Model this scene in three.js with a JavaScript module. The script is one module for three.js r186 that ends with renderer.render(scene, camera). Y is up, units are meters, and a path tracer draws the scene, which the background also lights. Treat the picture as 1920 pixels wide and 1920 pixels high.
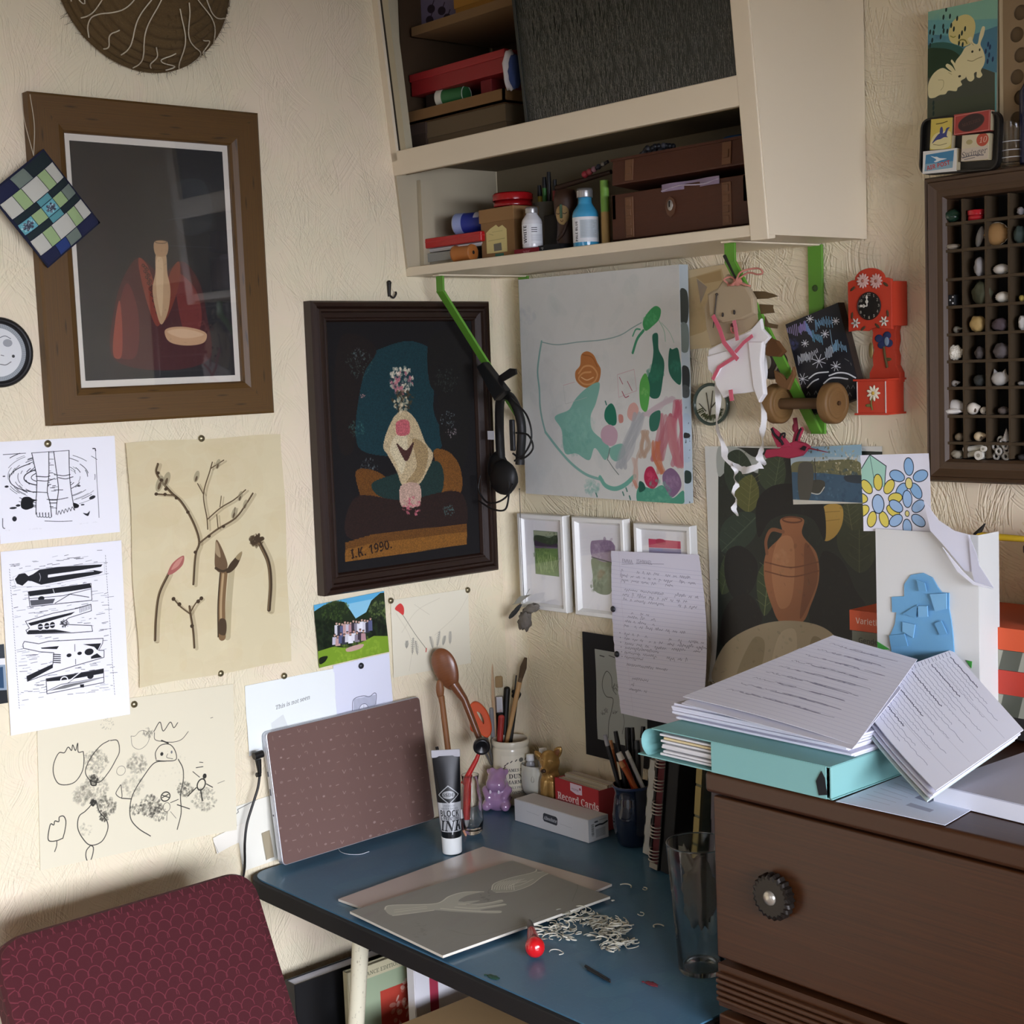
import * as THREE from 'three';
import { RoundedBoxGeometry } from 'three/addons/geometries/RoundedBoxGeometry.js';
import { mergeGeometries, mergeVertices, toCreasedNormals } from 'three/addons/utils/BufferGeometryUtils.js';
import { RectAreaLightUniformsLib } from 'three/addons/lights/RectAreaLightUniformsLib.js';
import { MarchingCubes } from 'three/addons/objects/MarchingCubes.js';
import { createNoise3D } from 'simplex-noise';

// ---------- camera, sky, window light, exposure ----------
const scene = new THREE.Scene();
scene.background = new THREE.Color(0.42, 0.46, 0.52);
const V = (x, y, z) => new THREE.Vector3(x, y, z);
const EYE = V(2.258, 1.636, 1.975), YAW = -0.85217, PITCH = -0.09993, ROLL = -0.03951, FPX = 2755.2;
const FW = V(Math.sin(YAW) * Math.cos(PITCH), Math.sin(PITCH), -Math.cos(YAW) * Math.cos(PITCH));
const r0 = FW.clone().cross(V(0, 1, 0)).normalize(), u0 = r0.clone().cross(FW);
const RT = r0.clone().multiplyScalar(Math.cos(ROLL)).addScaledVector(u0, Math.sin(ROLL));
const UP = u0.clone().multiplyScalar(Math.cos(ROLL)).addScaledVector(r0, -Math.sin(ROLL));
const camera = new THREE.PerspectiveCamera(2 * Math.atan(960 / FPX) * 180 / Math.PI, 1, 0.05, 60);
camera.position.copy(EYE);
camera.quaternion.setFromRotationMatrix(new THREE.Matrix4().makeBasis(RT, UP, FW.clone().negate()));
const renderer = new THREE.WebGLRenderer({ antialias: true });
renderer.toneMapping = THREE.LinearToneMapping;
renderer.toneMappingExposure = 1.12;
renderer.shadowMap.enabled = true;
RectAreaLightUniformsLib.init();
// daylight: the bright sky seen through the window in the right-hand side wall, and through the glazed door behind
const ROOM = { x: 3.75, z: 3.9, h: 2.62 };
function areaLight(name, w, h, hex, power, from, to) {
  const l = new THREE.RectAreaLight(hex, power, w, h);
  l.name = name; l.position.copy(from); l.lookAt(to); scene.add(l); return l;
}
areaLight('window_daylight', 5.2, 3.3, 0xecf0ff, 46, V(ROOM.x + 2.6, 2.95, 1.9), V(0, 2.05, 1.7));
areaLight('door_daylight', 2.0, 2.2, 0xecf0ff, 3.5, V(1.75, 2.5, ROOM.z + 1.4), V(1.3, 1.3, 0.3));

// ---------- helpers ----------
let seed = 7;
const rnd = () => { seed = (seed * 1664525 + 1013904223) >>> 0; return seed / 4294967296; };
const rr = (a, b) => a + (b - a) * rnd();
const noise3 = createNoise3D(rnd);
const usedNames = new Map();
const numbered = (n) => { const k = usedNames.get(n) || 0; usedNames.set(n, k + 1); return k ? n + '_' + String(k).padStart(3, '0') : n; };
const ray = (px, py) => FW.clone().multiplyScalar(FPX).addScaledVector(RT, px - 960).addScaledVector(UP, 960 - py).normalize();
const plane = (o, x, y) => { x = x.clone().normalize(); const n = x.clone().cross(y).normalize(); return { o, x, y: n.clone().cross(x), n }; };
const L = (d = 0) => plane(V(d, 0, 0), V(0, 0, -1), V(0, 1, 0));
const R = (d = 0) => plane(V(0, 0, d), V(1, 0, 0), V(0, 1, 0));
const H = (d) => plane(V(0, d, 0), V(1, 0, 0), V(0, 0, -1));
const at = (pl, px, py) => { const d = ray(px, py); return EYE.clone().addScaledVector(d, pl.o.clone().sub(EYE).dot(pl.n) / d.dot(pl.n)); };
const mpp = (p) => p.clone().sub(EYE).dot(FW) / FPX;
const tag = (o, label, category, group) => { o.userData.label = label; if (category) o.userData.category = category; if (group) o.userData.group = group; return o; };
function shade(o) { o.castShadow = o.receiveShadow = true; return o; }
function clean(g) {
  g = g.index ? g.toNonIndexed() : g.clone();
  for (const k of Object.keys(g.attributes)) if (!['position', 'normal', 'uv'].includes(k)) g.deleteAttribute(k);
  if (!g.attributes.normal) g.computeVertexNormals();
  if (!g.attributes.uv) g.setAttribute('uv', new THREE.BufferAttribute(new Float32Array(g.attributes.position.count * 2), 2));
  g.morphAttributes = {}; return g;
}
const join = (gs) => (Array.isArray(gs) ? (gs.length === 1 ? gs[0] : mergeGeometries(gs.map(clean))) : gs);
function obj(name, geos, mat, parent) {          // one named mesh
  const m = shade(new THREE.Mesh(join(geos), mat)); m.name = parent ? name : numbered(name);
  (parent || scene).add(m); return m;
}
function thing(name, label, category, p = V(0, 0, 0), turn = 0, group) {
  const g = new THREE.Group(); g.name = numbered(name); g.position.copy(p); g.rotation.y = turn; scene.add(g);
  return tag(g, label, category, group);
}
function struct(name, geos, mat, parent) { const m = obj(name, geos, mat, parent); if (!parent) m.userData.kind = 'structure'; return m; }
const mats = new Map();
function M(color, rough = 0.7, o = {}) {
  const k = [color, rough, JSON.stringify(o)].join();
  if (!mats.has(k)) {
    const phys = o.transmission || o.clearcoat || o.sheen;
    mats.set(k, new (phys ? THREE.MeshPhysicalMaterial : THREE.MeshStandardMaterial)({ color, roughness: rough, ...o }));
  }
  return mats.get(k);
}
const glassMat = (color = 0xffffff, rough = 0.03, t = 0) => M(color, rough, { transmission: 1, thickness: t, ior: 1.5 });
const move = (g, x = 0, y = 0, z = 0) => g.translate(x, y, z);
const turn = (g, x = 0, y = 0, z = 0) => g.rotateX(x).rotateY(y).rotateZ(z);
const box = (w, h, d, x = 0, y = 0, z = 0, r = 0) => move(r ? new RoundedBoxGeometry(w, h, d, 2, r) : new THREE.BoxGeometry(w, h, d), x, y, z);
const cyl = (r1, r2, h, n = 24, x = 0, y = 0, z = 0) => move(new THREE.CylinderGeometry(r1, r2, h, n), x, y, z);
const ball = (r, sx = 1, sy = 1, sz = 1, x = 0, y = 0, z = 0, n = 20) => move(new THREE.SphereGeometry(r, n, Math.ceil(n * 0.7)).scale(sx, sy, sz), x, y, z);
const lathe = (pts, n = 36) => new THREE.LatheGeometry(pts.map(([x, y]) => new THREE.Vector2(x, y)), n);
const spline = (pts, closed = false) => new THREE.CatmullRomCurve3(pts.map((p) => (p.isVector3 ? p : V(...p))), closed, 'centripetal');
const tube = (pts, r, seg = 0, n = 6, closed = false) => new THREE.TubeGeometry(spline(pts, closed), seg || pts.length * 5, r, n, closed);
function rod(a, b, r1, r2 = r1, n = 10) {        // straight tapered bar from a to b
  const d = b.clone().sub(a), g = new THREE.CylinderGeometry(r2, r1, d.length(), n);
  g.applyQuaternion(new THREE.Quaternion().setFromUnitVectors(V(0, 1, 0), d.clone().normalize()));
  return g.translate(...a.clone().add(b).multiplyScalar(0.5).toArray());
}
const shape = (pts) => new THREE.Shape(pts.map(([x, y]) => new THREE.Vector2(x, y)));
function roundRect(w, h, r) {
  const s = new THREE.Shape(), x = w / 2, y = h / 2;
  s.moveTo(-x + r, -y); s.lineTo(x - r, -y); s.quadraticCurveTo(x, -y, x, -y + r); s.lineTo(x, y - r); s.quadraticCurveTo(x, y, x - r, y);
  s.lineTo(-x + r, y); s.quadraticCurveTo(-x, y, -x, y - r); s.lineTo(-x, -y + r); s.quadraticCurveTo(-x, -y, -x + r, -y); return s;
}
const ext = (s, d, bevel = 0, seg = 8) => new THREE.ExtrudeGeometry(Array.isArray(s) ? shape(s) : s, { depth: d, bevelEnabled: bevel > 0, bevelSize: bevel, bevelThickness: bevel, bevelSegments: 2, curveSegments: seg });
// a sheet of paper or cloth: grid over w x h in the local xy plane, lifted by f(u, v) along z, with thickness t
function sheet(w, h, nx, ny, f = () => 0, t = 0.0006, edge = null) {
  const pos = [], uv = [], idx = [], side = (nx + 1) * (ny + 1);
  for (let k = 0; k < 2; k++) for (let j = 0; j <= ny; j++) for (let i = 0; i <= nx; i++) {
    const u = i / nx, v = j / ny, q = edge ? edge(u, v) : [0, 0];
    const z = f(u, v); const zz = Array.isArray(z) ? z : [0, 0, z];
    pos.push((u - 0.5) * w + q[0] + zz[0], (v - 0.5) * h + q[1] + zz[1], zz[2] - k * t); uv.push(u, v);
  }
  const q = (a, b, c, d) => idx.push(a, b, c, a, c, d);
  for (let j = 0; j < ny; j++) for (let i = 0; i < nx; i++) { const a = j * (nx + 1) + i, b = a + 1, c = b + nx + 1, d = c - 1; q(a, b, c, d); q(d + side, c + side, b + side, a + side); }
  for (let i = 0; i < nx; i++) { q(i + side, i + 1 + side, i + 1, i); const a = ny * (nx + 1) + i; q(a, a + 1, a + 1 + side, a + side); }
  for (let j = 0; j < ny; j++) { const a = j * (nx + 1), b = a + nx + 1; q(a, b, b + side, a + side); const c = a + nx, d = b + nx; q(c + side, d + side, d, c); }
  const g = new THREE.BufferGeometry();
  g.setAttribute('position', new THREE.Float32BufferAttribute(pos, 3)); g.setAttribute('uv', new THREE.Float32BufferAttribute(uv, 2)); g.setIndex(idx);
  return toCreasedNormals(g, 0.7);
}
// frame board with mitred ends: profile points [inward, proud], length along x, outer edge at y = 0, inward = -y
function mitre(len, prof) {
  const pos = [], n = prof.length, P = (i, s) => [s * (len / 2 - prof[i][0]), -prof[i][0], prof[i][1]];
  const tri = (a, b, c) => pos.push(...a, ...b, ...c);
  for (let i = 0; i < n; i++) { const j = (i + 1) % n; tri(P(i, -1), P(j, -1), P(j, 1)); tri(P(i, -1), P(j, 1), P(i, 1)); }
  for (let i = 1; i < n - 1; i++) { tri(P(0, -1), P(i + 1, -1), P(i, -1)); tri(P(0, 1), P(i, 1), P(i + 1, 1)); }
  const g = new THREE.BufferGeometry(); g.setAttribute('position', new THREE.Float32BufferAttribute(pos, 3)); g.computeVertexNormals();
  const uv = []; for (let i = 0; i < pos.length; i += 3) uv.push(pos[i] , pos[i + 1] + pos[i + 2]);
  g.setAttribute('uv', new THREE.Float32BufferAttribute(uv, 2)); return g;
}
function frameBoards(g, w, h, prof, mat, name = 'frame_board') {
  for (let k = 0; k < 4; k++) {
    const m = obj(name, mitre(k % 2 ? h : w, prof), mat, g);
    m.rotation.z = -k * Math.PI / 2;
    m.position.set(k === 1 ? w / 2 : k === 3 ? -w / 2 : 0, k === 0 ? h / 2 : k === 2 ? -h / 2 : 0, 0);
  }
}
// a flat thing measured on a real plane: its rectangle is the best fit to four measured corners
function pic(name, label, category, pl, c, lift = 0, group) {
  const q = c.map(([x, y]) => { const p = at(pl, x, y).sub(pl.o); return [p.dot(pl.x), p.dot(pl.y)]; });
  const cx = (q[0][0] + q[1][0] + q[2][0] + q[3][0]) / 4, cy = (q[0][1] + q[1][1] + q[2][1] + q[3][1]) / 4;
  const ex = [q[1][0] - q[0][0] + q[2][0] - q[3][0], q[1][1] - q[0][1] + q[2][1] - q[3][1]], ey = [q[0][0] - q[3][0] + q[1][0] - q[2][0], q[0][1] - q[3][1] + q[1][1] - q[2][1]];
  const w = Math.hypot(...ex) / 2, h = Math.hypot(...ey) / 2, a1 = Math.atan2(ex[1], ex[0]), a2 = Math.atan2(-ey[0], ey[1]);
  let da = a2 - a1; while (da > Math.PI) da -= 2 * Math.PI; while (da < -Math.PI) da += 2 * Math.PI;
  const a = a1 + da / 2;
  const g = thing(name, label, category, V(0, 0, 0), 0, group);
  const x = pl.x.clone().multiplyScalar(Math.cos(a)).addScaledVector(pl.y, Math.sin(a)), y = pl.n.clone().cross(x);
  g.position.copy(pl.o).addScaledVector(pl.x, cx).addScaledVector(pl.y, cy).addScaledVector(pl.n, lift);
  g.quaternion.setFromRotationMatrix(new THREE.Matrix4().makeBasis(x, y, pl.n));
  const P = (px, py) => { const p = at(pl, px, py).sub(pl.o), X = p.dot(pl.x) - cx, Y = p.dot(pl.y) - cy; return [X * Math.cos(a) + Y * Math.sin(a), -X * Math.sin(a) + Y * Math.cos(a)]; };
  const s = mpp(g.position);
  return { g, w, h, P, s, pl, art: (draw, o) => art(w, h, P, s, draw, o) };
}
// painting on a canvas that covers w x h metres; positions are measured points carried onto the thing by P
class Pen {
  constructor(w, h, P, s, ppm, bg) {
    this.c = document.createElement('canvas'); this.c.width = Math.max(16, Math.round(w * ppm)); this.c.height = Math.max(16, Math.round(h * ppm));
    this.x = this.c.getContext('2d'); this.w = w; this.h = h; this.Pm = P; this.k = ppm; this.s = s * ppm; this.z = [0, 0, 1];
    if (bg) { this.x.fillStyle = bg; this.x.fillRect(0, 0, this.c.width, this.c.height); }
    this.x.lineCap = this.x.lineJoin = 'round';
  }
  zoom(x0, y0, s) { this.z = [x0, y0, s]; return this; }
  p([x, y]) { const [a, b] = this.Pm(this.z[0] + x / this.z[2], this.z[1] + y / this.z[2]); return [(a + this.w / 2) * this.k, (this.h / 2 - b) * this.k]; }
  path(pts, close, curve) {
    const q = pts.map((t) => this.p(t)), x = this.x; x.beginPath();
    if (!curve) q.forEach((t, i) => (i ? x.lineTo(...t) : x.moveTo(...t)));
    else { const c = new THREE.CatmullRomCurve3(q.map((t) => V(t[0], t[1], 0)), close, 'centripetal').getPoints(q.length * 8); c.forEach((t, i) => (i ? x.lineTo(t.x, t.y) : x.moveTo(t.x, t.y))); }
    if (close) x.closePath(); return this;
  }
  fill(col, pts, curve = true) { this.path(pts, true, curve); this.x.fillStyle = col; this.x.fill(); return this; }
  line(col, w, pts, curve = true, close = false) { this.path(pts, close, curve); this.x.strokeStyle = col; this.x.lineWidth = w * this.s / this.z[2]; this.x.stroke(); return this; }
  dot(col, x, y, rx, ry = rx, rot = 0) { const [a, b] = this.p([x, y]), k = this.s / this.z[2]; this.x.fillStyle = col; this.x.beginPath(); this.x.ellipse(a, b, rx * k, ry * k, rot, 0, 7); this.x.fill(); return this; }
  ring(col, w, x, y, rx, ry = rx, rot = 0, a0 = 0, a1 = 7) { const [a, b] = this.p([x, y]), k = this.s / this.z[2]; this.x.strokeStyle = col; this.x.lineWidth = w * k; this.x.beginPath(); this.x.ellipse(a, b, rx * k, ry * k, rot, a0, a1); this.x.stroke(); return this; }
  text(str, x, y, size, col, font = 'sans-serif', rot = 0, align = 'left', wscale = 1) {
    const [a, b] = this.p([x, y]); this.x.save(); this.x.translate(a, b); this.x.rotate(rot); this.x.scale(wscale, 1); this.x.fillStyle = col; this.x.textAlign = align; this.x.textBaseline = 'middle';
    this.x.font = font.replace(/^((?:italic |bold )*)/, '$1' + size * this.s / this.z[2] + 'px '); this.x.fillText(str, 0, 0); this.x.restore(); return this;
  }
  blotch(col, x, y, r, n, size, alpha = 0.3) { for (let i = 0; i < n; i++) { const a = rnd() * 6.3, d = Math.sqrt(rnd()) * r; this.x.globalAlpha = alpha * rr(0.3, 1); this.dot(col, x + Math.cos(a) * d, y + Math.sin(a) * d, size * rr(0.4, 1.3), size * rr(0.3, 1), rnd() * 3); } this.x.globalAlpha = 1; return this; }
  writing(col, w, x, y, len, hgt, slope = 0) {   // a line of small handwriting
    let pts = [], t = 0, k = this.s; const flush = () => { if (pts.length > 2) this.line(col, w, pts, true); pts = []; };
    while (t < len) { if (rnd() < 0.14) { flush(); t += hgt * 0.8; } pts.push([x + t, y + slope * t + (pts.length % 2 ? -1 : 1) * hgt * rr(0.1, rnd() < 0.2 ? 1 : 0.5)]); t += hgt * rr(0.22, 0.45); } flush(); return this;
  }
  tex() { const t = new THREE.CanvasTexture(this.c); t.colorSpace = THREE.SRGBColorSpace; t.anisotropy = 8; return t; }
}
function art(w, h, P, s, draw, { ppm = 1800, bg = '#fff', rough = 0.8, ...rest } = {}) {
  const pen = new Pen(w, h, P, s, ppm, bg); draw(pen, pen.x);
  const phys = rest.clearcoat || rest.transmission || rest.sheen;
  return new (phys ? THREE.MeshPhysicalMaterial : THREE.MeshStandardMaterial)({ map: pen.tex(), roughness: rough, ...rest });
}
// art on a local rectangle: coordinates run 0..1 across and 0..1 down
const localArt = (w, h, draw, o) => art(w, h, (u, v) => [(u - 0.5) * w, (0.5 - v) * h], 1, draw, o);
const faced = (side, front) => [side, side, side, side, front, side];   // materials of a box whose +z face carries the art
// tiling textures
function tileTex(n, draw, srgb = true) {
  const c = document.createElement('canvas'); c.width = c.height = n; const x = c.getContext('2d'); draw(x, n);
  const t = new THREE.CanvasTexture(c); t.wrapS = t.wrapT = THREE.RepeatWrapping; if (srgb) t.colorSpace = THREE.SRGBColorSpace; t.anisotropy = 8; return t;
}
const rep = (t, x, y = x) => { const c = t.clone(); c.repeat.set(x, y); c.needsUpdate = true; return c; };
function wrapStroke(x, n, f) { for (const dx of [-n, 0, n]) for (const dy of [-n, 0, n]) { x.save(); x.translate(dx, dy); f(); x.restore(); } }
function woodTex(base, dark, light, knots = 0) {
  return tileTex(512, (x, n) => {
    x.fillStyle = base; x.fillRect(0, 0, n, n);
    for (let i = 0; i < 900; i++) {
      x.strokeStyle = rnd() < 0.55 ? dark : light; x.globalAlpha = rr(0.04, 0.22); x.lineWidth = rr(0.6, 2.4);
      const y = rnd() * n, l = rr(60, 420), x0 = rnd() * n, b = rr(-5, 5);
      for (const dx of [-n, 0]) for (const dy of [0, -n, n]) { x.beginPath(); x.moveTo(x0 + dx, y + dy); x.bezierCurveTo(x0 + dx + l * 0.3, y + dy + b, x0 + dx + l * 0.6, y + dy - b, x0 + dx + l, y + dy); x.stroke(); }
    }
    for (let i = 0; i < knots; i++) { const a = rr(30, n - 30), b = rr(20, n - 20); for (let k = 6; k > 0; k--) { x.globalAlpha = 0.16; x.fillStyle = dark; x.beginPath(); x.ellipse(a, b, k * 3.4, k * 2.2, 0, 0, 7); x.fill(); } }
    x.globalAlpha = 1;
  });
}
function lump(r, sx, sy, sz, amp = 0.15, freq = 1.5, det = 3, off = 0) {   // uneven pebble
  const g = new THREE.IcosahedronGeometry(1, det), p = g.attributes.position;
  for (let i = 0; i < p.count; i++) {
    const v = V(p.getX(i), p.getY(i), p.getZ(i)), k = 1 + amp * noise3(v.x * freq + off, v.y * freq, v.z * freq) + amp * 0.4 * noise3(v.x * freq * 2.7, v.y * freq * 2.7 + off, v.z * freq * 2.7);
    p.setXYZ(i, v.x * k * r * sx, v.y * k * r * sy, v.z * k * r * sz);
  }
  g.deleteAttribute('normal'); g.deleteAttribute('uv'); const m = mergeVertices(g, 1e-6); m.computeVertexNormals(); return m;
}
// smooth blobs joined into one surface (figurines): list of [a, b, ra, rb] capsules in local metres
function blend(caps, size, cells = 56, k = 0.006) {
  const mc = new MarchingCubes(cells, new THREE.MeshBasicMaterial(), false, false, 120000); mc.isolation = 0;
  const cen = V(0, size / 2, 0), half = size / 2 * 1.08, a = V(0, 0, 0), ba = V(0, 0, 0), p = V(0, 0, 0);
  for (let z = 0; z < cells; z++) for (let y = 0; y < cells; y++) for (let x = 0; x < cells; x++) {
    p.set((x - cells / 2) / (cells / 2) * half + cen.x, (y - cells / 2) / (cells / 2) * half + cen.y, (z - cells / 2) / (cells / 2) * half + cen.z);
    let d = 0, s = 0;
    for (const [A, B, ra, rb] of caps) {
      a.set(...A); ba.set(...B).sub(a); const l = ba.lengthSq(), t = l ? Math.min(1, Math.max(0, p.clone().sub(a).dot(ba) / l)) : 0;
      const q = p.clone().sub(a).addScaledVector(ba, -t).length() - (ra + (rb - ra) * t);
      s += Math.exp(-Math.max(-1, Math.min(1, q)) / k);
    }
    d = -k * Math.log(s + 1e-300);
    mc.setCell(x, y, z, -d);
  }
  mc.update();
  const n = mc.count, g = new THREE.BufferGeometry();
  g.setAttribute('position', new THREE.BufferAttribute(mc.positionArray.slice(0, n * 3), 3));
  const q = g.attributes.position; for (let i = 0; i < n; i++) q.setXYZ(i, q.getX(i) * half + cen.x, q.getY(i) * half + cen.y, q.getZ(i) * half + cen.z);
  const m = mergeVertices(g, 1e-6); m.computeVertexNormals(); return m;
}

// ---------- the room ----------
function plasterBump(n, count, dir) {
  return tileTex(n, (x) => {
    x.fillStyle = '#808080'; x.fillRect(0, 0, n, n); x.lineCap = 'round';
    for (let i = 0; i < count; i++) {
      const cx = rnd() * n, cy = rnd() * n, a = dir + rr(-0.9, 0.9), len = rr(0.05, 0.14) * n, bend = rr(-0.5, 0.5), m = 5 + Math.floor(rnd() * 9), gap = rr(0.004, 0.009) * n;
      wrapStroke(x, n, () => {
        const s0 = seed;
        for (let k = 0; k < m; k++) {
          const o = (k - m / 2) * gap + rr(-2, 2), t0 = rr(-0.6, -0.3), t1 = rr(0.3, 0.6), nx = -Math.sin(a), ny = Math.cos(a);
          x.strokeStyle = rnd() < 0.55 ? '#fff' : '#000'; x.globalAlpha = rr(0.1, 0.34); x.lineWidth = rr(0.0012, 0.0034) * n;
          x.beginPath(); x.moveTo(cx + nx * o + Math.cos(a) * t0 * len, cy + ny * o + Math.sin(a) * t0 * len);
          x.quadraticCurveTo(cx + nx * (o + bend * len * 0.4), cy + ny * (o + bend * len * 0.4), cx + nx * o + Math.cos(a) * t1 * len, cy + ny * o + Math.sin(a) * t1 * len); x.stroke();
        }
        seed = s0;
      });
      rnd(); 
    }
    x.globalAlpha = 1;
  }, false);
}
const plaster1 = plasterBump(1024, 420, 1.5), plaster2 = plasterBump(1024, 420, 1.1);
const wallTint = tileTex(256, (x, n) => { x.fillStyle = '#efdec3'; x.fillRect(0, 0, n, n); for (let i = 0; i < 500; i++) { x.globalAlpha = 0.025; x.fillStyle = rnd() < 0.5 ? '#fbe8d0' : '#e6d0b4'; const a = rnd() * n, b = rnd() * n, r = rr(6, 30); wrapStroke(x, n, () => { x.beginPath(); x.arc(a, b, r, 0, 7); x.fill(); }); } });
const wallMat = (bump, u, v, scale) => new THREE.MeshStandardMaterial({ map: rep(wallTint, u, v), roughness: 0.88, bumpMap: rep(bump, u, v), bumpScale: scale });
struct('wall_left', box(0.1, ROOM.h, ROOM.z + 0.1, -0.05, ROOM.h / 2, ROOM.z / 2 - 0.05), wallMat(plaster1, 5.4, 3.6, 0.003));
struct('wall_back', box(ROOM.x, ROOM.h, 0.1, ROOM.x / 2, ROOM.h / 2, -0.05), wallMat(plaster2, 5.4, 3.8, 0.0045));
{ // rounded plaster where the two walls meet
  const s = [[0, 0]]; for (let i = 0; i <= 8; i++) { const a = Math.PI / 2 * (i / 8); s.push([0.032 * (1 - Math.sin(a)), -0.032 * (1 - Math.cos(a))]); }
  struct('trim_1', turn(ext(s, ROOM.h), -Math.PI / 2, 0, 0), wallMat(plaster1, 1.4, 1.4, 0.002));
}
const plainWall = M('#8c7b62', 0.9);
{ // window wall on the right with its opening, and the wall behind with a glazed door
  const zs = [0.75, 3.15], ys = [0.45, 1.88], w = ROOM.z, hole = (a, b, c, d, flip) => { const p = new THREE.Path(); p.moveTo(a, b); p.lineTo(c, b); p.lineTo(c, d); p.lineTo(a, d); p.closePath(); return p; };
  const s = shape([[0, 0], [w, 0], [w, ROOM.h], [0, ROOM.h]]); s.holes.push(hole(zs[0], ys[0], zs[1], ys[1]));
  struct('wall_right', move(turn(ext(s, 0.2), 0, -Math.PI / 2, 0), ROOM.x + 0.2, 0, 0), plainWall);
  const fm = M('#f2efe8', 0.5), bar = 0.05, W = zs[1] - zs[0], Hh = ys[1] - ys[0], zc = (zs[0] + zs[1]) / 2, yc = (ys[0] + ys[1]) / 2;
  const win = new THREE.Group(); win.name = 'window_1'; win.userData.kind = 'structure'; win.position.set(ROOM.x + 0.1, yc, zc); scene.add(win);
  obj('window_frame', [box(0.06, bar, W, 0, Hh / 2 - bar / 2), box(0.06, bar, W, 0, -Hh / 2 + bar / 2), box(0.06, Hh, bar, 0, 0, W / 2 - bar / 2), box(0.06, Hh, bar, 0, 0, -W / 2 + bar / 2), box(0.05, Hh, 0.04)], fm, win);
  for (const k of [-1, 1]) obj('window_pane', box(0.004, Hh - 0.1, W / 2 - 0.07, 0, 0, k * (W / 4 - 0.005)), glassMat(), win);
  obj('window_sill', box(0.2, 0.03, W + 0.1, -0.12, -Hh / 2 - 0.015, 0), fm, win);
  const s2 = shape([[0, 0], [ROOM.x, 0], [ROOM.x, ROOM.h], [0, ROOM.h]]); s2.holes.push(hole(1.1, 0.12, 2.4, 2.05));
  struct('wall_front', move(ext(s2, 0.15), 0, 0, ROOM.z), plainWall);
  const dr = new THREE.Group(); dr.name = 'door_1'; dr.userData.kind = 'structure'; dr.position.set(1.75, 1.085, ROOM.z + 0.07); scene.add(dr);
  obj('door_frame', [box(1.3, 0.08, 0.06, 0, 0.925), box(1.3, 0.16, 0.06, 0, -0.885), box(0.08, 1.93, 0.06, -0.61), box(0.08, 1.93, 0.06, 0.61), box(0.06, 1.93, 0.06)], fm, dr);
  for (const k of [-1, 1]) obj('door_pane', box(0.54, 1.7, 0.004, k * 0.3, 0.02), glassMat(), dr);
}
struct('ceiling', box(ROOM.x + 0.2, 0.1, ROOM.z + 0.2, ROOM.x / 2, ROOM.h + 0.05, ROOM.z / 2), M('#a89a80', 0.9));
struct('floor', box(ROOM.x + 0.2, 0.1, ROOM.z + 0.2, ROOM.x / 2, -0.05, ROOM.z / 2), M('#5d4632', 0.9));
struct('baseboard_left', box(0.018, 0.12, ROOM.z, 0.009, 0.06, ROOM.z / 2), M('#f0ece2', 0.5));
struct('baseboard_back', box(ROOM.x, 0.12, 0.018, ROOM.x / 2, 0.06, 0.009), M('#f0ece2', 0.5));

// ---------- corner desk ----------
const DESK = 0.75;
const deskTop = (() => { // blue laminate with a fine linen grain, worn in places
  return tileTex(1024, (x, n) => {
    x.fillStyle = '#3d6680'; x.fillRect(0, 0, n, n);
    for (let i = 0; i < 9000; i++) { const v = rnd() < 0.5; x.strokeStyle = rnd() < 0.5 ? '#38596d' : '#5d8498'; x.globalAlpha = rr(0.08, 0.3); x.lineWidth = rr(0.5, 1.6); const a = rnd() * n, b = rnd() * n, l = rr(5, 26); x.beginPath(); x.moveTo(a, b); x.lineTo(a + (v ? l : rr(-2, 2)), b + (v ? rr(-2, 2) : l)); x.stroke(); }
    for (let i = 0; i < 70; i++) { x.globalAlpha = rr(0.04, 0.1); x.fillStyle = rnd() < 0.5 ? '#6f9a9f' : '#35596f'; x.beginPath(); x.ellipse(rnd() * n, rnd() * n, rr(20, 120), rr(10, 60), rnd() * 3, 0, 7); x.fill(); }
    x.globalAlpha = 1;
  });
})();
{
  const d = thing('corner_desk', 'blue laminate desk with black edging and cream tubular legs in the corner', 'desk', V(0.5, 0, 0.345));
  const W = 0.985, D = 0.665, top = move(turn(ext(roundRect(W - 0.012, D - 0.012, 0.05), 0.004), -Math.PI / 2), 0, DESK - 0.004, 0);
  const uv = top.attributes.uv; for (let i = 0; i < uv.count; i++) uv.setXY(i, uv.getX(i) * 1.6, uv.getY(i) * 1.6);
  obj('desk_top', top, new THREE.MeshPhysicalMaterial({ map: deskTop, roughness: 0.5, clearcoat: 0.35, clearcoatRoughness: 0.12 }), d);
  obj('edging', move(turn(ext(roundRect(W, D, 0.055), 0.026, 0.002), -Math.PI / 2), 0, DESK - 0.0305, 0), M('#0b0908', 0.75), d);
  const leg = tileTex(128, (x, n) => { x.fillStyle = '#d8d2b8'; x.fillRect(0, 0, n, n); for (let i = 0; i < 60; i++) { x.globalAlpha = rr(0.1, 0.5); x.fillStyle = '#6d6754'; x.beginPath(); x.ellipse(rnd() * n, rnd() * n, rr(0.4, 2.2), rr(0.4, 3), 0, 0, 7); x.fill(); } x.globalAlpha = 1; });
  const lm = new THREE.MeshStandardMaterial({ map: rep(leg, 1, 6), roughness: 0.45 });
  for (const [x0, z0, x1, z1] of [[-0.24, 0.255, -0.30, 0.30], [0.36, 0.255, 0.42, 0.30], [-0.36, -0.25, -0.42, -0.29], [0.36, -0.25, 0.42, -0.29]]) {
    const g = obj('leg', rod(V(x0, DESK - 0.03, z0), V(x1, 0.015, z1), 0.0145, 0.0125, 16), lm, d);
    obj('foot_cap', cyl(0.016, 0.018, 0.03, 16, x1, 0.015, z1), M('#2a2724', 0.7), g);
  }
}
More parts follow.
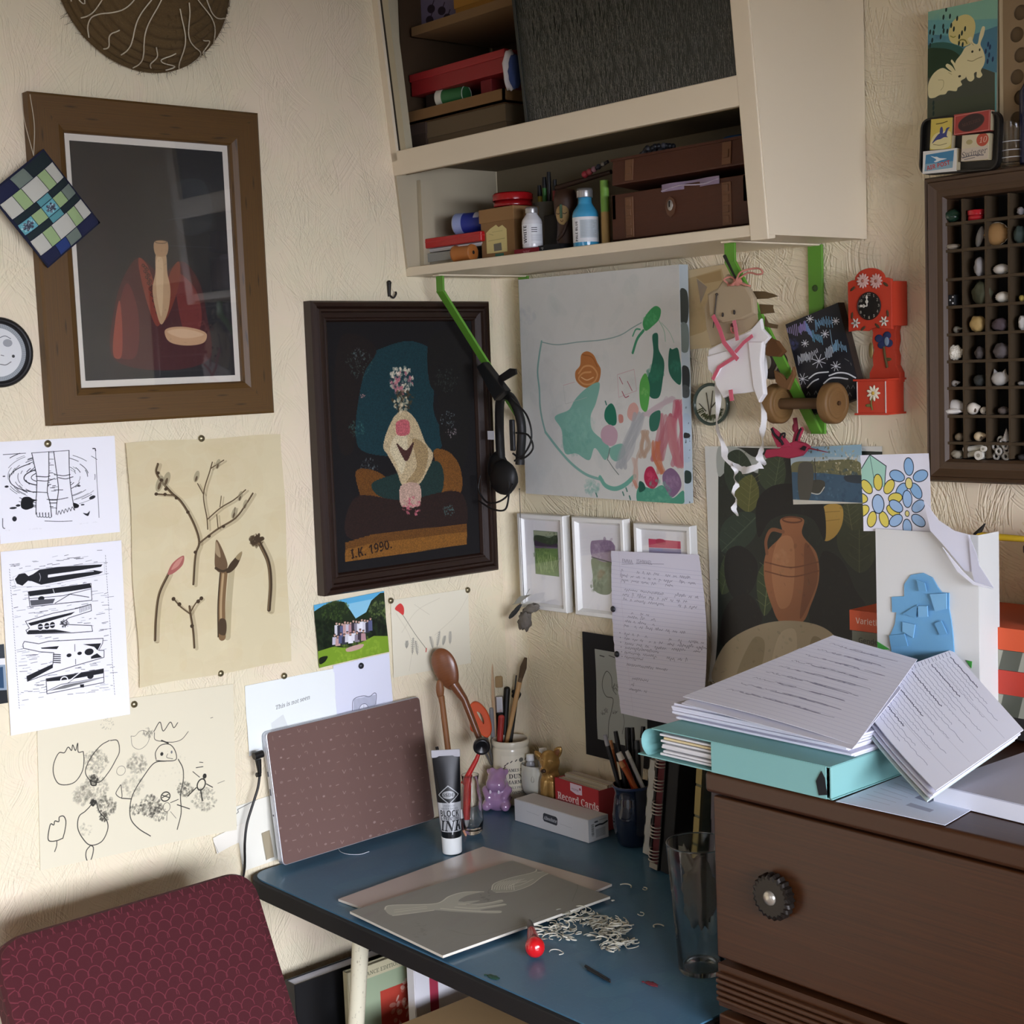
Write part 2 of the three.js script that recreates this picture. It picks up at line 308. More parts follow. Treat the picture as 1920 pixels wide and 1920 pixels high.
// ---------- chest of drawers ----------
{
  const wood = woodTex('#3b1d07', '#1a0a02', '#532c0e', 0);
  const wm = (u, v, r = 0.42) => new THREE.MeshPhysicalMaterial({ map: rep(wood, u, v), roughness: r, clearcoat: 0.12, clearcoatRoughness: 0.4, bumpMap: rep(wood, u, v), bumpScale: 0.0006 });
  const W = 0.92, D = 0.47, zf = 0.56, x0 = 1.012, c = thing('chest_of_drawers', 'dark oak chest of drawers with carved rails right of the desk', 'chest of drawers', V(x0 + W / 2, 0, zf - D / 2));
  const bodyM = wm(2, 1.4), f = D / 2;
  obj('carcass', [box(0.02, 1.03, D - 0.03, -W / 2 + 0.01, 0.555, -0.015), box(0.02, 1.03, D - 0.03, W / 2 - 0.01, 0.555, -0.015), box(W, 1.03, 0.012, 0, 0.555, -f + 0.006), box(W - 0.02, 0.02, D - 0.04, 0, 0.1, -0.01), box(W - 0.02, 0.012, D - 0.04, 0, 1.066, -0.01)], bodyM, c);
  obj('top', box(W + 0.012, 0.028, D + 0.012, 0, 1.086, 0, 0.006), wm(2.4, 1.1), c);
  for (const [x, z] of [[-1, 1], [1, 1], [-1, -1], [1, -1]]) obj('leg', cyl(0.022, 0.016, 0.09, 4, x * (W / 2 - 0.04), 0.045, z * (f - 0.05)), bodyM, c);
  const yTop = 1.07, hD = 0.222, rail = 0.062;
  for (let k = 0; k < 3; k++) {
    const y1 = yTop - k * (hD + rail + 0.012), yc = y1 - hD / 2;
    const dr = obj('drawer', [box(W - 0.006, hD - 0.004, 0.02, 0, yc, f - 0.01, 0.003), box(W - 0.08, hD - 0.05, D - 0.09, 0, yc, -0.02)], wm(2.3, 0.55, 0.4), c);
    for (const s of [-1, 1]) {   // fluted knob with a pale metal boss
      const kx = s < 0 ? -W / 2 + 0.108 : W / 2 - 0.108, ky = yc + 0.002, fl = new THREE.Shape(), N = 22;
      for (let i = 0; i <= N * 4; i++) { const a = i / (N * 4) * Math.PI * 2, r = 0.0235 + 0.0014 * Math.cos(a * N); i ? fl.lineTo(r * Math.cos(a), r * Math.sin(a)) : fl.moveTo(r, 0); }
      const kn = new THREE.Group(); kn.name = 'knob'; kn.position.set(kx, ky, f); dr.add(kn);
      obj('rosette', [move(ext(fl, 0.008, 0.004), 0, 0, 0.006), turn(cyl(0.012, 0.016, 0.016, 20), Math.PI / 2).translate(0, 0, 0.006)], M('#241f1b', 0.3, { metalness: 0.5 }), kn);
      obj('boss', ball(0.0095, 1, 1, 0.6, 0, 0, 0.018), M('#b9b3a6', 0.3, { metalness: 0.75 }), kn);
    }
    const ry = y1 - hD - 0.006 - rail / 2 + 0.03;                  // reeded rail below each drawer with a carved scroll panel in its middle
    const reeds = []; for (let i = 0; i < 5; i++) reeds.push(box(W - 0.006, 0.0062, 0.008, 0, ry - 0.03 + 0.016 - i * 0.0082, f + 0.001, 0.0025));
    const g = obj('rail', [box(W - 0.004, rail - 0.004, 0.018, 0, ry - 0.03, f - 0.012), ...reeds], wm(2.3, 0.2), c);
    const panel = [box(0.3, 0.05, 0.01, 0, ry - 0.03, f + 0.003, 0.002)], pm = wm(1, 0.3);
    for (let i = -2; i < 2; i++) { const sc = [], cx = i * 0.072 + 0.036; for (let t = 0; t <= 26; t++) { const a = t * 0.42, r = 0.019 - t * 0.00062; sc.push([cx + Math.cos(a) * r * (i % 2 ? 1 : -1), ry - 0.03 + Math.sin(a) * r, f + 0.008]); } panel.push(tube(sc, 0.0032, 60, 6)); panel.push(tube([[cx - 0.036, ry - 0.012, f + 0.008], [cx, ry - 0.05, f + 0.009], [cx + 0.036, ry - 0.035, f + 0.008]], 0.0032, 20, 6)); }
    obj('carved_panel', panel, pm, g);
  }
}

// ---------- left wall: pictures, prints and pins ----------
const LW = L(0);
const paperMat = M('#f1f1f6', 0.9), creamPaper = M('#ece3c8', 0.9);
// a sheet of paper on a wall with its print
function paper(name, label, cat, pl, corners, lift, draw, o = {}) {
  const p = pic(name, label, cat, pl, corners, lift, o.group);
  const m = p.art(draw, { ppm: o.ppm || 1900, bg: o.bg || '#f1f1f6', rough: o.rough ?? 0.9 });
  const f = o.curl || ((u, v) => 0.0012 + 0.0022 * (Math.pow(Math.abs(u - 0.5) * 2, 4) * (v < 0.5 ? 1 - v : 0.3)) + 0.0008 * noise3(u * 2.2, v * 2.2, corners[0][0]));
  const s = o.part ? p.g : null;
  const me = obj(o.mesh || 'sheet', sheet(p.w, p.h, o.nx || 14, o.ny || 14, f, o.t || 0.0005, o.edge), m, p.g);
  p.mesh = me; return p;
}
function pin(px, py, label, pl = LW, out = 0.004, dark = false) {
  const p = at(pl, px, py), t = thing('drawing_pin', label, 'drawing pin', p); t.quaternion.setFromUnitVectors(V(0, 1, 0), pl.n);
  obj('head', lathe([[0, 0.0078], [0.0035, 0.0072], [0.0055, 0.0052], [0.006, 0.0034], [0.0052, 0.0026], [0, 0.0026]], 20), M(dark ? '#2b2d33' : '#8d8468', 0.35, { metalness: dark ? 0.2 : 0.85 }), t);
  obj('spike', cyl(0.0007, 0.0003, 0.006, 6, 0, 0.0008, 0), M('#9a9a98', 0.4, { metalness: 0.8 }), t); return t;
}
{ // coir basket liner hung on the wall: coiled dome with stitching
  const c = at(LW, 262, -42), t = thing('coir_basket', 'brown coiled coir basket with white stitching hung above the framed picture', 'basket', c); t.quaternion.setFromUnitVectors(V(0, 1, 0), V(1, 0, 0));
  const RB = 0.15, HB = 0.105, prof = [], rad = (k) => { const a = k * Math.PI / 2; return [RB * Math.cos(a), HB * Math.sin(a)]; };
  for (let i = 0; i <= 96; i++) { const k = i / 96, [a, b] = rad(k), bump = 0.0045 * Math.abs(Math.sin(k * Math.PI * 11)); prof.push([Math.max(0, a + bump * Math.cos(k * 1.57)), b + bump * Math.sin(k * 1.57) + 0.003]); }
  const coir = tileTex(256, (x, n) => { x.fillStyle = '#5d4a2c'; x.fillRect(0, 0, n, n); for (let i = 0; i < 2600; i++) { x.globalAlpha = 0.5; x.strokeStyle = ['#3c2d17', '#7c6640', '#55421f', '#8a7450'][i % 4]; x.lineWidth = 1; const a = rnd() * n, b = rnd() * n; x.beginPath(); x.moveTo(a, b); x.lineTo(a + rr(-12, 12), b + rr(-5, 5)); x.stroke(); } });
  const cm = new THREE.MeshStandardMaterial({ map: rep(coir, 8, 5), bumpMap: rep(coir, 8, 5), bumpScale: 0.003, roughness: 1 });
  obj('coil', [lathe(prof, 64), cyl(RB, RB, 0.006, 64, 0, 0.003, 0)], cm, t);
  const th = M('#cfc6b0', 0.8);
  for (let i = 0; i < 34; i++) {
    const a = i / 34 * Math.PI * 2, k0 = rr(0.04, 0.18), k1 = i % 3 === 0 ? rr(0.3, 0.4) : rr(0.62, 0.86), pts = [], w = rr(-0.12, 0.12);
    for (let j = 0; j <= 9; j++) { const k = k0 + (k1 - k0) * j / 9, [r, y] = rad(k), q = a + w * Math.sin(j * 0.8) + 0.25 * k; pts.push([(r + 0.005) * Math.cos(q), y + 0.0085 * Math.sin(k * 1.57) + 0.003, (r + 0.005) * Math.sin(q)]); }
    obj('stitch', tube(pts, 0.0011, 30, 5), th, t);
  }
  const fz = []; for (let i = 0; i < 620; i++) { const k = Math.pow(rnd(), 2) * 0.9, a = rnd() * 6.283, [r, y] = rad(k), o = V(r * Math.cos(a), y + 0.004, r * Math.sin(a)), d = V(Math.cos(a) + rr(-0.9, 0.9), rr(-0.2, 0.9), Math.sin(a) + rr(-0.9, 0.9)).normalize().multiplyScalar(rr(0.006, 0.02)); fz.push(rod(o, o.clone().add(d), 0.00035, 0.0002, 3)); }
  obj('fibres', fz, M('#5a4729', 1), t).userData.kind = 'stuff';
}
{ // large wooden frame; the print inside is a plain still life in the same colours
  const p = pic('framed_print', 'large knotty brown wooden frame holding a dark print of red cloth', 'framed picture', LW, [[42, 176], [473, 215], [500, 772], [83, 801]], 0.001);
  const wood = woodTex('#5c4019', '#281806', '#74541f', 12), fm = new THREE.MeshStandardMaterial({ map: rep(wood, 3, 14), roughness: 0.5, bumpMap: rep(wood, 3, 14), bumpScale: 0.0006 });
  const bw = 0.058;
  frameBoards(p.g, p.w, p.h, [[0, 0], [0, 0.02], [0.004, 0.0235], [bw - 0.012, 0.0235], [bw - 0.003, 0.02], [bw, 0.016], [bw, 0]], fm);
  const iw = p.w - 2 * bw, ih = p.h - 2 * bw;
  obj('mat_board', box(iw + 0.006, ih + 0.006, 0.006, 0, 0, 0.006), M('#ded8cc', 0.8), p.g);
  const m = p.art((a) => {
    a.zoom(0, 0, 1); const x = a.x;
    a.fill('#1d1f22', [[250, 250], [330, 255], [440, 300], [440, 500], [380, 520], [300, 420], [255, 320]]); a.fill('#2a2e31', [[330, 300], [420, 290], [440, 400], [360, 420]]); a.fill('#14151a', [[110, 260], [230, 260], [240, 470], [150, 560], [120, 480]]);
    a.line('#3a3d42', 2, [[320, 385], [430, 370]]); a.line('#33363b', 2, [[318, 450], [440, 455]]);
    // red cloth heaped round a tall pale jug
    a.fill('#43161a', [[165, 740], [170, 600], [200, 520], [238, 480], [300, 520], [360, 490], [405, 540], [425, 620], [432, 735]]);
    a.fill('#5d1f20', [[175, 730], [180, 610], [205, 545], [235, 620], [225, 735]]); a.fill('#6b2623', [[345, 520], [395, 560], [412, 640], [380, 700], [350, 620]]); a.fill('#8c3a2c', [[166, 735], [170, 640], [182, 590], [190, 660], [184, 738]]);
    a.fill('#7b3020', [[238, 480], [262, 500], [300, 640], [288, 655], [250, 560]]); a.fill('#74301f', [[350, 490], [352, 540], [310, 640], [302, 600], [330, 510]]);
    for (let i = 0; i < 26; i++) a.ring('#2c100c', 2, 250 + i * 1.6 + (i % 3) * 4, 500 + i * 5, 3.5, 3);
    a.fill('#b69670', [[288, 470], [312, 470], [318, 520], [326, 560], [318, 620], [300, 650], [284, 610], [276, 560], [284, 520]]); a.fill('#c8ab84', [[290, 480], [302, 480], [306, 560], [300, 630], [290, 590], [286, 540]]);
    a.fill('#a98762', [[282, 440], [318, 440], [316, 474], [286, 474]]); a.ring('#5f4630', 2, 300, 440, 18, 4);
    a.fill('#c09a74', [[310, 665], [360, 655], [425, 672], [420, 692], [360, 702], [318, 690]]); a.fill('#d0ae8a', [[316, 668], [360, 660], [418, 674], [360, 684]]);
    for (let i = 0; i < 500; i++) { x.globalAlpha = 0.06; a.dot(rnd() < 0.5 ? '#000' : '#8a7a6a', rr(105, 450), rr(250, 740), rr(1, 6), rr(1, 3), rnd() * 3); } x.globalAlpha = 1;
  }, { bg: '#191a1e', rough: 0.5 });
  obj('print', box(iw - 0.022, ih - 0.022, 0.0015, 0, 0, 0.0098), faced(M('#222', 0.7), m), p.g);
  obj('glass_pane', box(iw + 0.004, ih + 0.004, 0.002, 0, 0, 0.0135), glassMat(0xffffff, 0.02), p.g);
}
{ // patchwork sachet hanging by a thread
  const p = pic('patchwork_sachet', 'small blue green and white patchwork cushion hanging over the frame corner', 'cushion', LW, [[-33, 366], [63, 290], [169, 419], [72, 504]], 0.034);
  const puff = (u, v) => 0.013 * Math.pow(Math.max(0, Math.sin(u * Math.PI) * Math.sin(v * Math.PI)), 0.55);
  const rows = [[0, 0.15, [0.34, 0.6, 1], ['n', 'y', 'k']], [0.15, 0.36, [0.2, 0.36, 0.66, 0.82, 1], ['w', 'g', 'w', 'g', 'w']], [0.36, 0.44, [0.4, 0.62, 1], ['k', 't', 'k']], [0.44, 0.58, [0.22, 0.4, 0.62, 0.8, 1], ['f', 'g', 'f', 'g', 'y']], [0.58, 0.66, [0.4, 0.62, 1], ['k', 't', 'k']], [0.66, 0.86, [0.2, 0.36, 0.66, 0.82, 1], ['w', 'g', 'w', 'g', 'w']], [0.86, 1, [0.24, 0.44, 0.66, 1], ['n', 'b', 'y', 'n']]];
  const C = { n: '#1f2547', k: '#1b2a2e', w: '#d2d2c6', g: '#a9c48c', y: '#7d8b80', b: '#2c4483', t: '#5d9da3', f: '#64a5ae' };
  const weave = tileTex(128, (x, n) => { x.fillStyle = '#888'; x.fillRect(0, 0, n, n); for (let i = 0; i < n; i += 3) { x.fillStyle = i % 2 ? '#a0a0a0' : '#707070'; x.fillRect(i, 0, 1.4, n); x.fillRect(0, i, n, 1.4); } }, false);
  for (const [v0, v1, us, cs] of rows) { let u0 = 0; us.forEach((u1, i) => {
    const k = cs[i], a = u0, w = u1 - u0, h = v1 - v0, gx = 0.0011;
    const mat = k === 'f' ? localArt(w * p.w, h * p.h, (q) => { for (let j = 0; j < 6; j++) { const b = j * 1.05; q.line('#3a3f4e', 0.0045, [[0.5, 0.5], [0.5 + 0.3 * Math.cos(b), 0.5 + 0.3 * Math.sin(b)]], false); } q.blotch('#bfe0e4', 0.5, 0.5, 0.45, 60, 0.0012, 0.6); }, { bg: C.f, ppm: 4000, rough: 0.9 }) : new THREE.MeshStandardMaterial({ color: C[k], roughness: 0.92, bumpMap: rep(weave, 6, 6), bumpScale: 0.0006 });
    obj('patch', move(sheet(w * p.w - gx, h * p.h - gx, 8, 6, (u, v) => puff(a + u * w, 1 - (v0 + (1 - v) * h)) + 0.0012 * Math.min(1, 14 * Math.min(u, 1 - u, v, 1 - v)), 0.0008), (a + w / 2 - 0.5) * p.w, (0.5 - v0 - h / 2) * p.h, 0.001), mat, p.g); u0 = u1; }); }
  obj('backing', sheet(p.w + 0.004, p.h + 0.004, 12, 12, (u, v) => puff(u, v) * 0.98, 0.002), M('#151a33', 0.95), p.g);
  obj('back', sheet(p.w + 0.004, p.h + 0.004, 10, 10, (u, v) => -puff(u, v) * 0.5, 0.001), M('#151a33', 0.95), p.g);
  const top = at(L(0.026), 63, 292), nail = at(L(0.025), 66, 178), l = (v) => p.g.worldToLocal(v.clone()); p.g.updateMatrixWorld();
  obj('thread', [tube([l(top), l(V(0.0275, (top.y + nail.y) / 2 + 0.01, top.z + 0.012)), l(V(0.026, nail.y, top.z + 0.012))], 0.0008, 20, 5), tube([l(top), l(V(0.0275, (top.y + nail.y) / 2, top.z - 0.004)), l(V(0.026, nail.y, top.z - 0.001))], 0.0008, 20, 5)], M('#b9ad98', 0.9), p.g);
}
{ // round plaque cut by the left edge
  const t = thing('wall_plaque', 'round white plaque with a black rim at the left edge of the wall', 'plaque', at(LW, -7, 661)); t.quaternion.setFromUnitVectors(V(0, 0, 1), V(1, 0, 0));
  const r = 0.0545, s = 2 * r;
  obj('rim', turn(lathe([[r - 0.01, 0], [r, 0], [r, 0.012], [r - 0.004, 0.016], [r - 0.009, 0.014], [r - 0.01, 0.006], [r - 0.01, 0]], 56), Math.PI / 2), M('#111113', 0.5), t);
  const m = localArt(s, s, (a) => { a.ring('#9aa0a3', 0.007, 0.5, 0.5, r * 0.76); for (let i = 0; i < 90; i++) { const b = i * 0.0698; a.line('#7d8286', 0.0006, [[0.5 + 0.35 * Math.cos(b), 0.5 + 0.35 * Math.sin(b)], [0.5 + 0.42 * Math.cos(b), 0.5 + 0.42 * Math.sin(b)]], false); } a.line('#6c7175', 0.0012, [[0.52, 0.3], [0.62, 0.27], [0.7, 0.31]]).dot('#9b9ea2', 0.65, 0.37, 0.0075, 0.006).dot('#35373a', 0.72, 0.56, 0.0024).line('#777', 0.0012, [[0.54, 0.54], [0.58, 0.55]]).line('#777', 0.0014, [[0.52, 0.67], [0.6, 0.68], [0.68, 0.64]]); }, { bg: '#dadcdc', ppm: 4000, rough: 0.4 });
  const d = new THREE.CircleGeometry(r - 0.008, 48); const uv = d.attributes.uv, q = d.attributes.position; for (let i = 0; i < uv.count; i++) uv.setXY(i, q.getX(i) / s + 0.5, q.getY(i) / s + 0.5);
  obj('face', move(d, 0, 0, 0.007), m, t); obj('back', turn(cyl(r - 0.002, r - 0.002, 0.006, 40), Math.PI / 2).translate(0, 0, 0.003), M('#cfd0d0', 0.6), t);
}
paper('linocut_print', 'white linocut print of two bare feet standing in rippling water', 'print', LW, [[-12, 830], [213, 816], [223, 997], [-2, 1020]], 0.001, (a) => {
  a.zoom(0, 800, 6.4); const K = '#23252b', W = '#f1f1f6', x = a.x;
  for (let k = 0; k < 46; k++) { const r = 60 + k * 15, n = 2 + Math.floor(rnd() * 3); for (let i = 0; i < n; i++) { const b = rnd() * 6.28, l = rr(0.15, 0.6), pts = []; for (let j = 0; j <= 5; j++) { const q = b + l * j / 5; pts.push([610 + Math.cos(q) * r * 1.0, 600 + Math.sin(q) * r * 0.52]); } if (pts.every(([u, v]) => u > 15 && u < 1170 && v > 290 && v < 1190)) a.line(K, rr(3, 8), pts); } }
  for (const [r, ry, w] of [[340, 110, 12], [520, 190, 9], [250, 70, 8]]) a.ring(K, w, 610, 595, r, ry, 0, 1.7, 4.2);
  a.fill(W, [[372, 315], [578, 300], [575, 600], [560, 790], [610, 1080], [430, 1060], [430, 760], [432, 590], [405, 450]], false); a.fill(W, [[638, 298], [822, 285], [830, 575], [845, 760], [890, 1000], [670, 1060], [690, 760], [668, 560]], false);
  for (const q of [[[372, 315], [400, 440], [432, 590], [432, 760], [425, 900], [425, 1050]], [[578, 300], [577, 590], [562, 700], [560, 790], [595, 930], [610, 1080]], [[638, 298], [660, 470], [680, 620], [692, 760], [672, 930], [668, 1050]], [[822, 285], [826, 560], [836, 690], [862, 860], [890, 1000]]]) a.line(K, 9, q);
  for (const q of [[[372, 315], [578, 300]], [[580, 300], [638, 296]], [[638, 298], [822, 285]]]) a.line(K, 6, q, false);
  a.line(K, 9, [[425, 595], [560, 600], [590, 590]]).line(K, 8, [[668, 578], [760, 588], [835, 572]]).line(K, 7, [[400, 780], [560, 790]]).line(K, 7, [[555, 872], [690, 872], [808, 850]]).line(K, 7, [[640, 758], [745, 757]]).line(K, 8, [[440, 645], [560, 650], [650, 620]]).line(K, 8, [[690, 610], [780, 625], [870, 600]]);
  for (let i = 0; i < 5; i++) { a.line('#3b3d44', 7, [[432 + i * 36, 1030], [440 + i * 36, 1078 + i * 3], [466 + i * 36, 1080], [464 + i * 36, 1036]]); a.line('#3b3d44', 7, [[684 + i * 40, 1056 - i * 12], [700 + i * 40, 1010 - i * 12], [722 + i * 40, 1050 - i * 13]]); }
  a.fill('#0f1014', [[245, 900], [270, 850], [340, 842], [392, 870], [440, 880], [390, 905], [396, 960], [350, 985], [300, 995], [250, 970]]).fill('#0f1014', [[872, 915], [940, 940], [935, 965], [885, 975]]).dot(K, 150, 975, 45, 12).dot(K, 1100, 848, 42, 20, -0.3).dot(K, 70, 718, 24, 13).dot(K, 940, 710, 22, 9).dot(K, 165, 1105, 28, 30).dot(K, 38, 595, 16, 7).fill(K, [[990, 1035], [1040, 1040], [1070, 1010], [1050, 1070]]).dot(K, 985, 935, 24, 9).dot(K, 210, 945, 28, 14);
  a.line(K, 8, [[20, 1100], [25, 1210], [45, 1220]]).line(K, 12, [[1105, 262], [1132, 264], [1138, 290]]).line(K, 5, [[1140, 300], [1160, 700], [1180, 1090]]); a.line(K, 6, [[530, 1130], [700, 1135], [860, 1130]]).line(K, 6, [[30, 335], [300, 318]]);
  x.globalAlpha = 0.4; a.writing('#666', 1, 50 / 1, 1240, 80, 16).writing('#666', 1, 320, 1230, 180, 16, -0.05).writing('#666', 1, 950, 1165, 210, 14, -0.1); x.globalAlpha = 1;
}, { ppm: 2600 });
paper('linocut_print', 'white linocut print of five clothes pegs above the monoprint', 'print', LW, [[4, 1035], [223, 1012], [243, 1337], [13, 1380]], 0.0025, (a) => {
  a.zoom(0, 1020, 5.335); const K = '#1b1c21', W = '#f1f1f6';
  for (let i = 0; i < 340; i++) { const v = rr(110, 1530), u = 70 + v * 0.07 + rr(0, 950), l = rr(15, 90); a.line(K, rr(1, 4), [[u, v - (u - 100) * 0.13 + 60], [u + l, v - (u + l - 100) * 0.13 + 60 + rr(-6, 6)]], false); }
  for (let v = 120; v < 1500; v += 26) { a.line(K, 3, [[75 + v * 0.07, v + 130], [80 + v * 0.07, v + 142]], false); a.line(K, 3, [[1035 + v * 0.066, v - 10], [1037 + v * 0.066, v + 5]], false); }
  const o = (f, q, w = 6) => { a.fill(f, q, false); a.line(K, w, q, false, true); };
  o(W, [[120, 330], [260, 270], [360, 250], [1030, 180], [1040, 300], [420, 420], [150, 430]], 1);
  a.fill(K, [[140, 350], [180, 300], [240, 290], [275, 320], [320, 300], [385, 255], [560, 230], [760, 215], [1015, 202], [1000, 225], [700, 275], [470, 305], [470, 335], [700, 300], [930, 260], [1020, 275], [980, 298], [700, 350], [400, 405], [310, 370], [270, 365], [215, 415], [160, 395]], false).line(W, 7, [[470, 322], [925, 270]], false).line('#b8b8bd', 6, [[383, 290], [395, 330], [385, 370]]);
  o(W, [[272, 475], [900, 392], [910, 560], [290, 625]]); a.fill(K, [[272, 475], [890, 395], [905, 435], [700, 470], [285, 520]], false).dot(K, 402, 542, 32, 22).line(K, 5, [[285, 545], [620, 515], [905, 445]], false).line(K, 6, [[540, 590], [690, 500], [880, 530]], false).fill('#55565c', [[290, 560], [540, 545], [520, 590], [300, 615]], false).line('#ccc', 8, [[520, 450], [535, 492]], false);
  o(W, [[245, 770], [520, 690], [765, 640], [900, 600], [905, 665], [680, 735], [590, 800], [905, 812], [915, 870], [720, 885], [270, 898], [250, 860], [285, 840]]); a.fill(K, [[270, 790], [480, 735], [740, 675], [700, 705], [480, 770], [300, 815]], false).fill(K, [[255, 895], [280, 860], [540, 852], [700, 880]], false); for (const [u, v] of [[395, 825], [460, 818], [515, 808]]) { a.dot(W, u, v, 34, 38); a.dot(K, u, v, 26, 30); a.dot(W, u, v, 30, 5); } for (let i = 0; i < 9; i++) a.line(K, 4, [[785 + i * 14, 625 - i * 3], [790 + i * 14, 685 - i * 5]], false); a.blotch(K, 635, 795, 42, 40, 9, 0.8);
  o(W, [[220, 1000], [235, 972], [380, 995], [480, 970], [1020, 940], [1015, 990], [975, 1060], [1030, 1060], [1030, 1130], [720, 1220], [430, 1310], [265, 1370], [258, 1320], [520, 1200], [530, 1085], [390, 1075], [225, 1040]]); a.fill(K, [[400, 1035], [580, 1018], [560, 1048], [410, 1045]], false).fill(K, [[258, 1320], [520, 1200], [520, 1235], [270, 1368]], false).fill(K, [[820, 1000], [1000, 990], [965, 1060], [930, 1025]], false).fill(K, [[900, 1120], [960, 1090], [1010, 1130], [900, 1145]], false); for (const [u, v, r] of [[680, 1110, 26], [785, 1090, 24], [880, 1075, 48]]) { a.ring(W, 12, u, v, r * 1.2, r); a.dot(K, u, v, r, r * 0.7); } for (let i = 0; i < 5; i++) a.line(K, 9, [[525, 1100 + i * 20], [595, 1105 + i * 20]]); a.line(K, 5, [[737, 1000], [738, 1070]]).line(K, 5, [[745, 1150], [746, 1200]]);
  o(W, [[452, 1345], [1025, 1245], [1030, 1380], [460, 1495]]); a.fill(K, [[455, 1348], [1025, 1248], [1022, 1290], [780, 1335], [590, 1362], [458, 1372]], false).ring(W, 12, 632, 1355, 36, 30).line(W, 12, [[655, 1385], [800, 1275]], false).line(K, 4, [[665, 1390], [812, 1282]], false).dot(K, 895, 1318, 34, 28).line(K, 5, [[455, 1470], [600, 1400], [1025, 1330]], false).fill(K, [[790, 1402], [830, 1398], [830, 1430], [795, 1432]], false).fill('#777', [[480, 1465], [640, 1405], [1000, 1340], [640, 1440]], false);
  a.x.globalAlpha = 0.4; a.writing('#666', 1.2, 970, 1465, 160, 16, -0.15).writing('#666', 1.2, 510, 1545, 70, 18).writing('#666', 1.2, 195, 1605, 45, 16); a.x.globalAlpha = 1;
}, { ppm: 2600 });
paper('photograph', 'sliver of a dark blue photo tucked behind the peg print', 'photograph', LW, [[-60, 1217], [7, 1207], [12, 1316], [-55, 1330]], 0.0008, (a) => { a.zoom(0, 0, 1).fill('#3a4045', [[-80, 1190], [30, 1190], [30, 1232], [-80, 1240]], false).fill('#8fa0b0', [[-80, 1250], [30, 1245], [30, 1295], [-80, 1300]], false).fill('#23272b', [[-80, 1300], [30, 1292], [30, 1340], [-80, 1340]], false).fill('#2d4a68', [[-10, 1252], [4, 1250], [6, 1290], [-8, 1290]], false); }, { bg: '#e8e8ec' });
paper('botanical_print', 'yellowed paper with a painting of bare twigs and buds', 'print', LW, [[233, 832], [525, 813], [541, 1240], [259, 1288]], 0.001, (a) => {
  const x = a.x; a.zoom(0, 0, 1); for (let i = 0; i < 160; i++) { x.globalAlpha = 0.03; a.dot(rnd() < 0.6 ? '#a58a4e' : '#fff6da', rr(230, 540), rr(810, 1290), rr(8, 50), rr(8, 40)); } x.globalAlpha = 1;
  a.zoom(0, 640, 3); const B = '#5e4d36', D = '#43331f', G = '#8c8266';
  const twig = (w, q) => { a.line('rgba(90,75,45,0.22)', w * 1.7, q.map(([u, v]) => [u + 14, v + 6])); a.line(D, w, q); a.line('rgba(170,145,105,0.5)', w * 0.35, q.map(([u, v]) => [u - w * 0.2, v])); };
  twig(13, [[1085, 1365], [1098, 1190], [1115, 1135], [1090, 1040], [1010, 900], [950, 845], [870, 735], [880, 690]]); twig(10, [[1115, 1135], [1210, 1060], [1320, 990], [1380, 910], [1415, 855]]); twig(8, [[965, 865], [870, 858]]); twig(7, [[1162, 1055], [1158, 1000], [1138, 860], [1175, 730], [1190, 680]]); twig(7, [[1160, 1000], [1235, 935], [1310, 890], [1375, 835]]); twig(6, [[1138, 860], [1105, 800]]); twig(6, [[1220, 1050], [1212, 975]]); twig(6, [[1305, 990], [1315, 935]]); twig(5, [[1230, 930], [1238, 870]]); twig(6, [[1180, 715], [1255, 668]]);
  for (const [u, v, r] of [[1100, 760, 16], [1345, 870, 14], [1310, 965, 16], [1372, 915, 13], [1222, 690, 14], [890, 800, 22], [930, 775, 20]]) { x.globalAlpha = 0.6; a.dot(G, u, v, r, r * 2.1, 0.4); x.globalAlpha = 1; a.dot(B, u - 2, v + 12, r * 0.4, r, 0.4); }
  for (const [u, v] of [[880, 740], [900, 780], [925, 830], [985, 880], [1050, 960], [1095, 1185], [1170, 1095], [1250, 1040], [870, 858], [920, 860]]) a.dot(D, u, v, 11, 9);
  twig(15, [[862, 1678], [868, 1560], [890, 1420], [945, 1305]]); a.fill('#a9645a', [[940, 1310], [965, 1250], [1030, 1205], [1025, 1255], [960, 1310]]).fill('#c7897a', [[960, 1285], [985, 1240], [1025, 1212], [1000, 1262]]);
  twig(13, [[1086, 1720], [1080, 1620], [1068, 1540], [1062, 1490]]); twig(8, [[1062, 1530], [1010, 1490], [975, 1450]]); twig(8, [[1068, 1520], [1100, 1470], [1130, 1445]]); for (const [u, v] of [[972, 1448], [1005, 1478], [1130, 1445], [1112, 1462], [1075, 1600]]) a.dot(D, u, v, 12, 11);
  a.line('rgba(90,75,45,0.25)', 40, [[1275, 1660], [1285, 1480], [1300, 1280]]); a.line('#7d6140', 46, [[1245, 1660], [1245, 1480], [1258, 1290]], true).line('#b59a70', 14, [[1240, 1620], [1240, 1480], [1252, 1310]]).line(D, 8, [[1222, 1660], [1224, 1480], [1236, 1300]]).fill('#6b543a', [[1210, 1280], [1205, 1180], [1212, 1115], [1255, 1190], [1275, 1270], [1240, 1300]]).fill('#a58f6d', [[1212, 1125], [1230, 1170], [1235, 1215], [1208, 1190]]).fill(D, [[1270, 1300], [1290, 1250], [1355, 1185], [1330, 1260], [1290, 1300]]).fill('#9c8862', [[1320, 1215], [1355, 1180], [1340, 1230]]).line(D, 14, [[1210, 1275], [1250, 1292], [1300, 1268]]).fill('#4b3a26', [[1225, 1640], [1235, 1560], [1265, 1565], [1262, 1650]]);
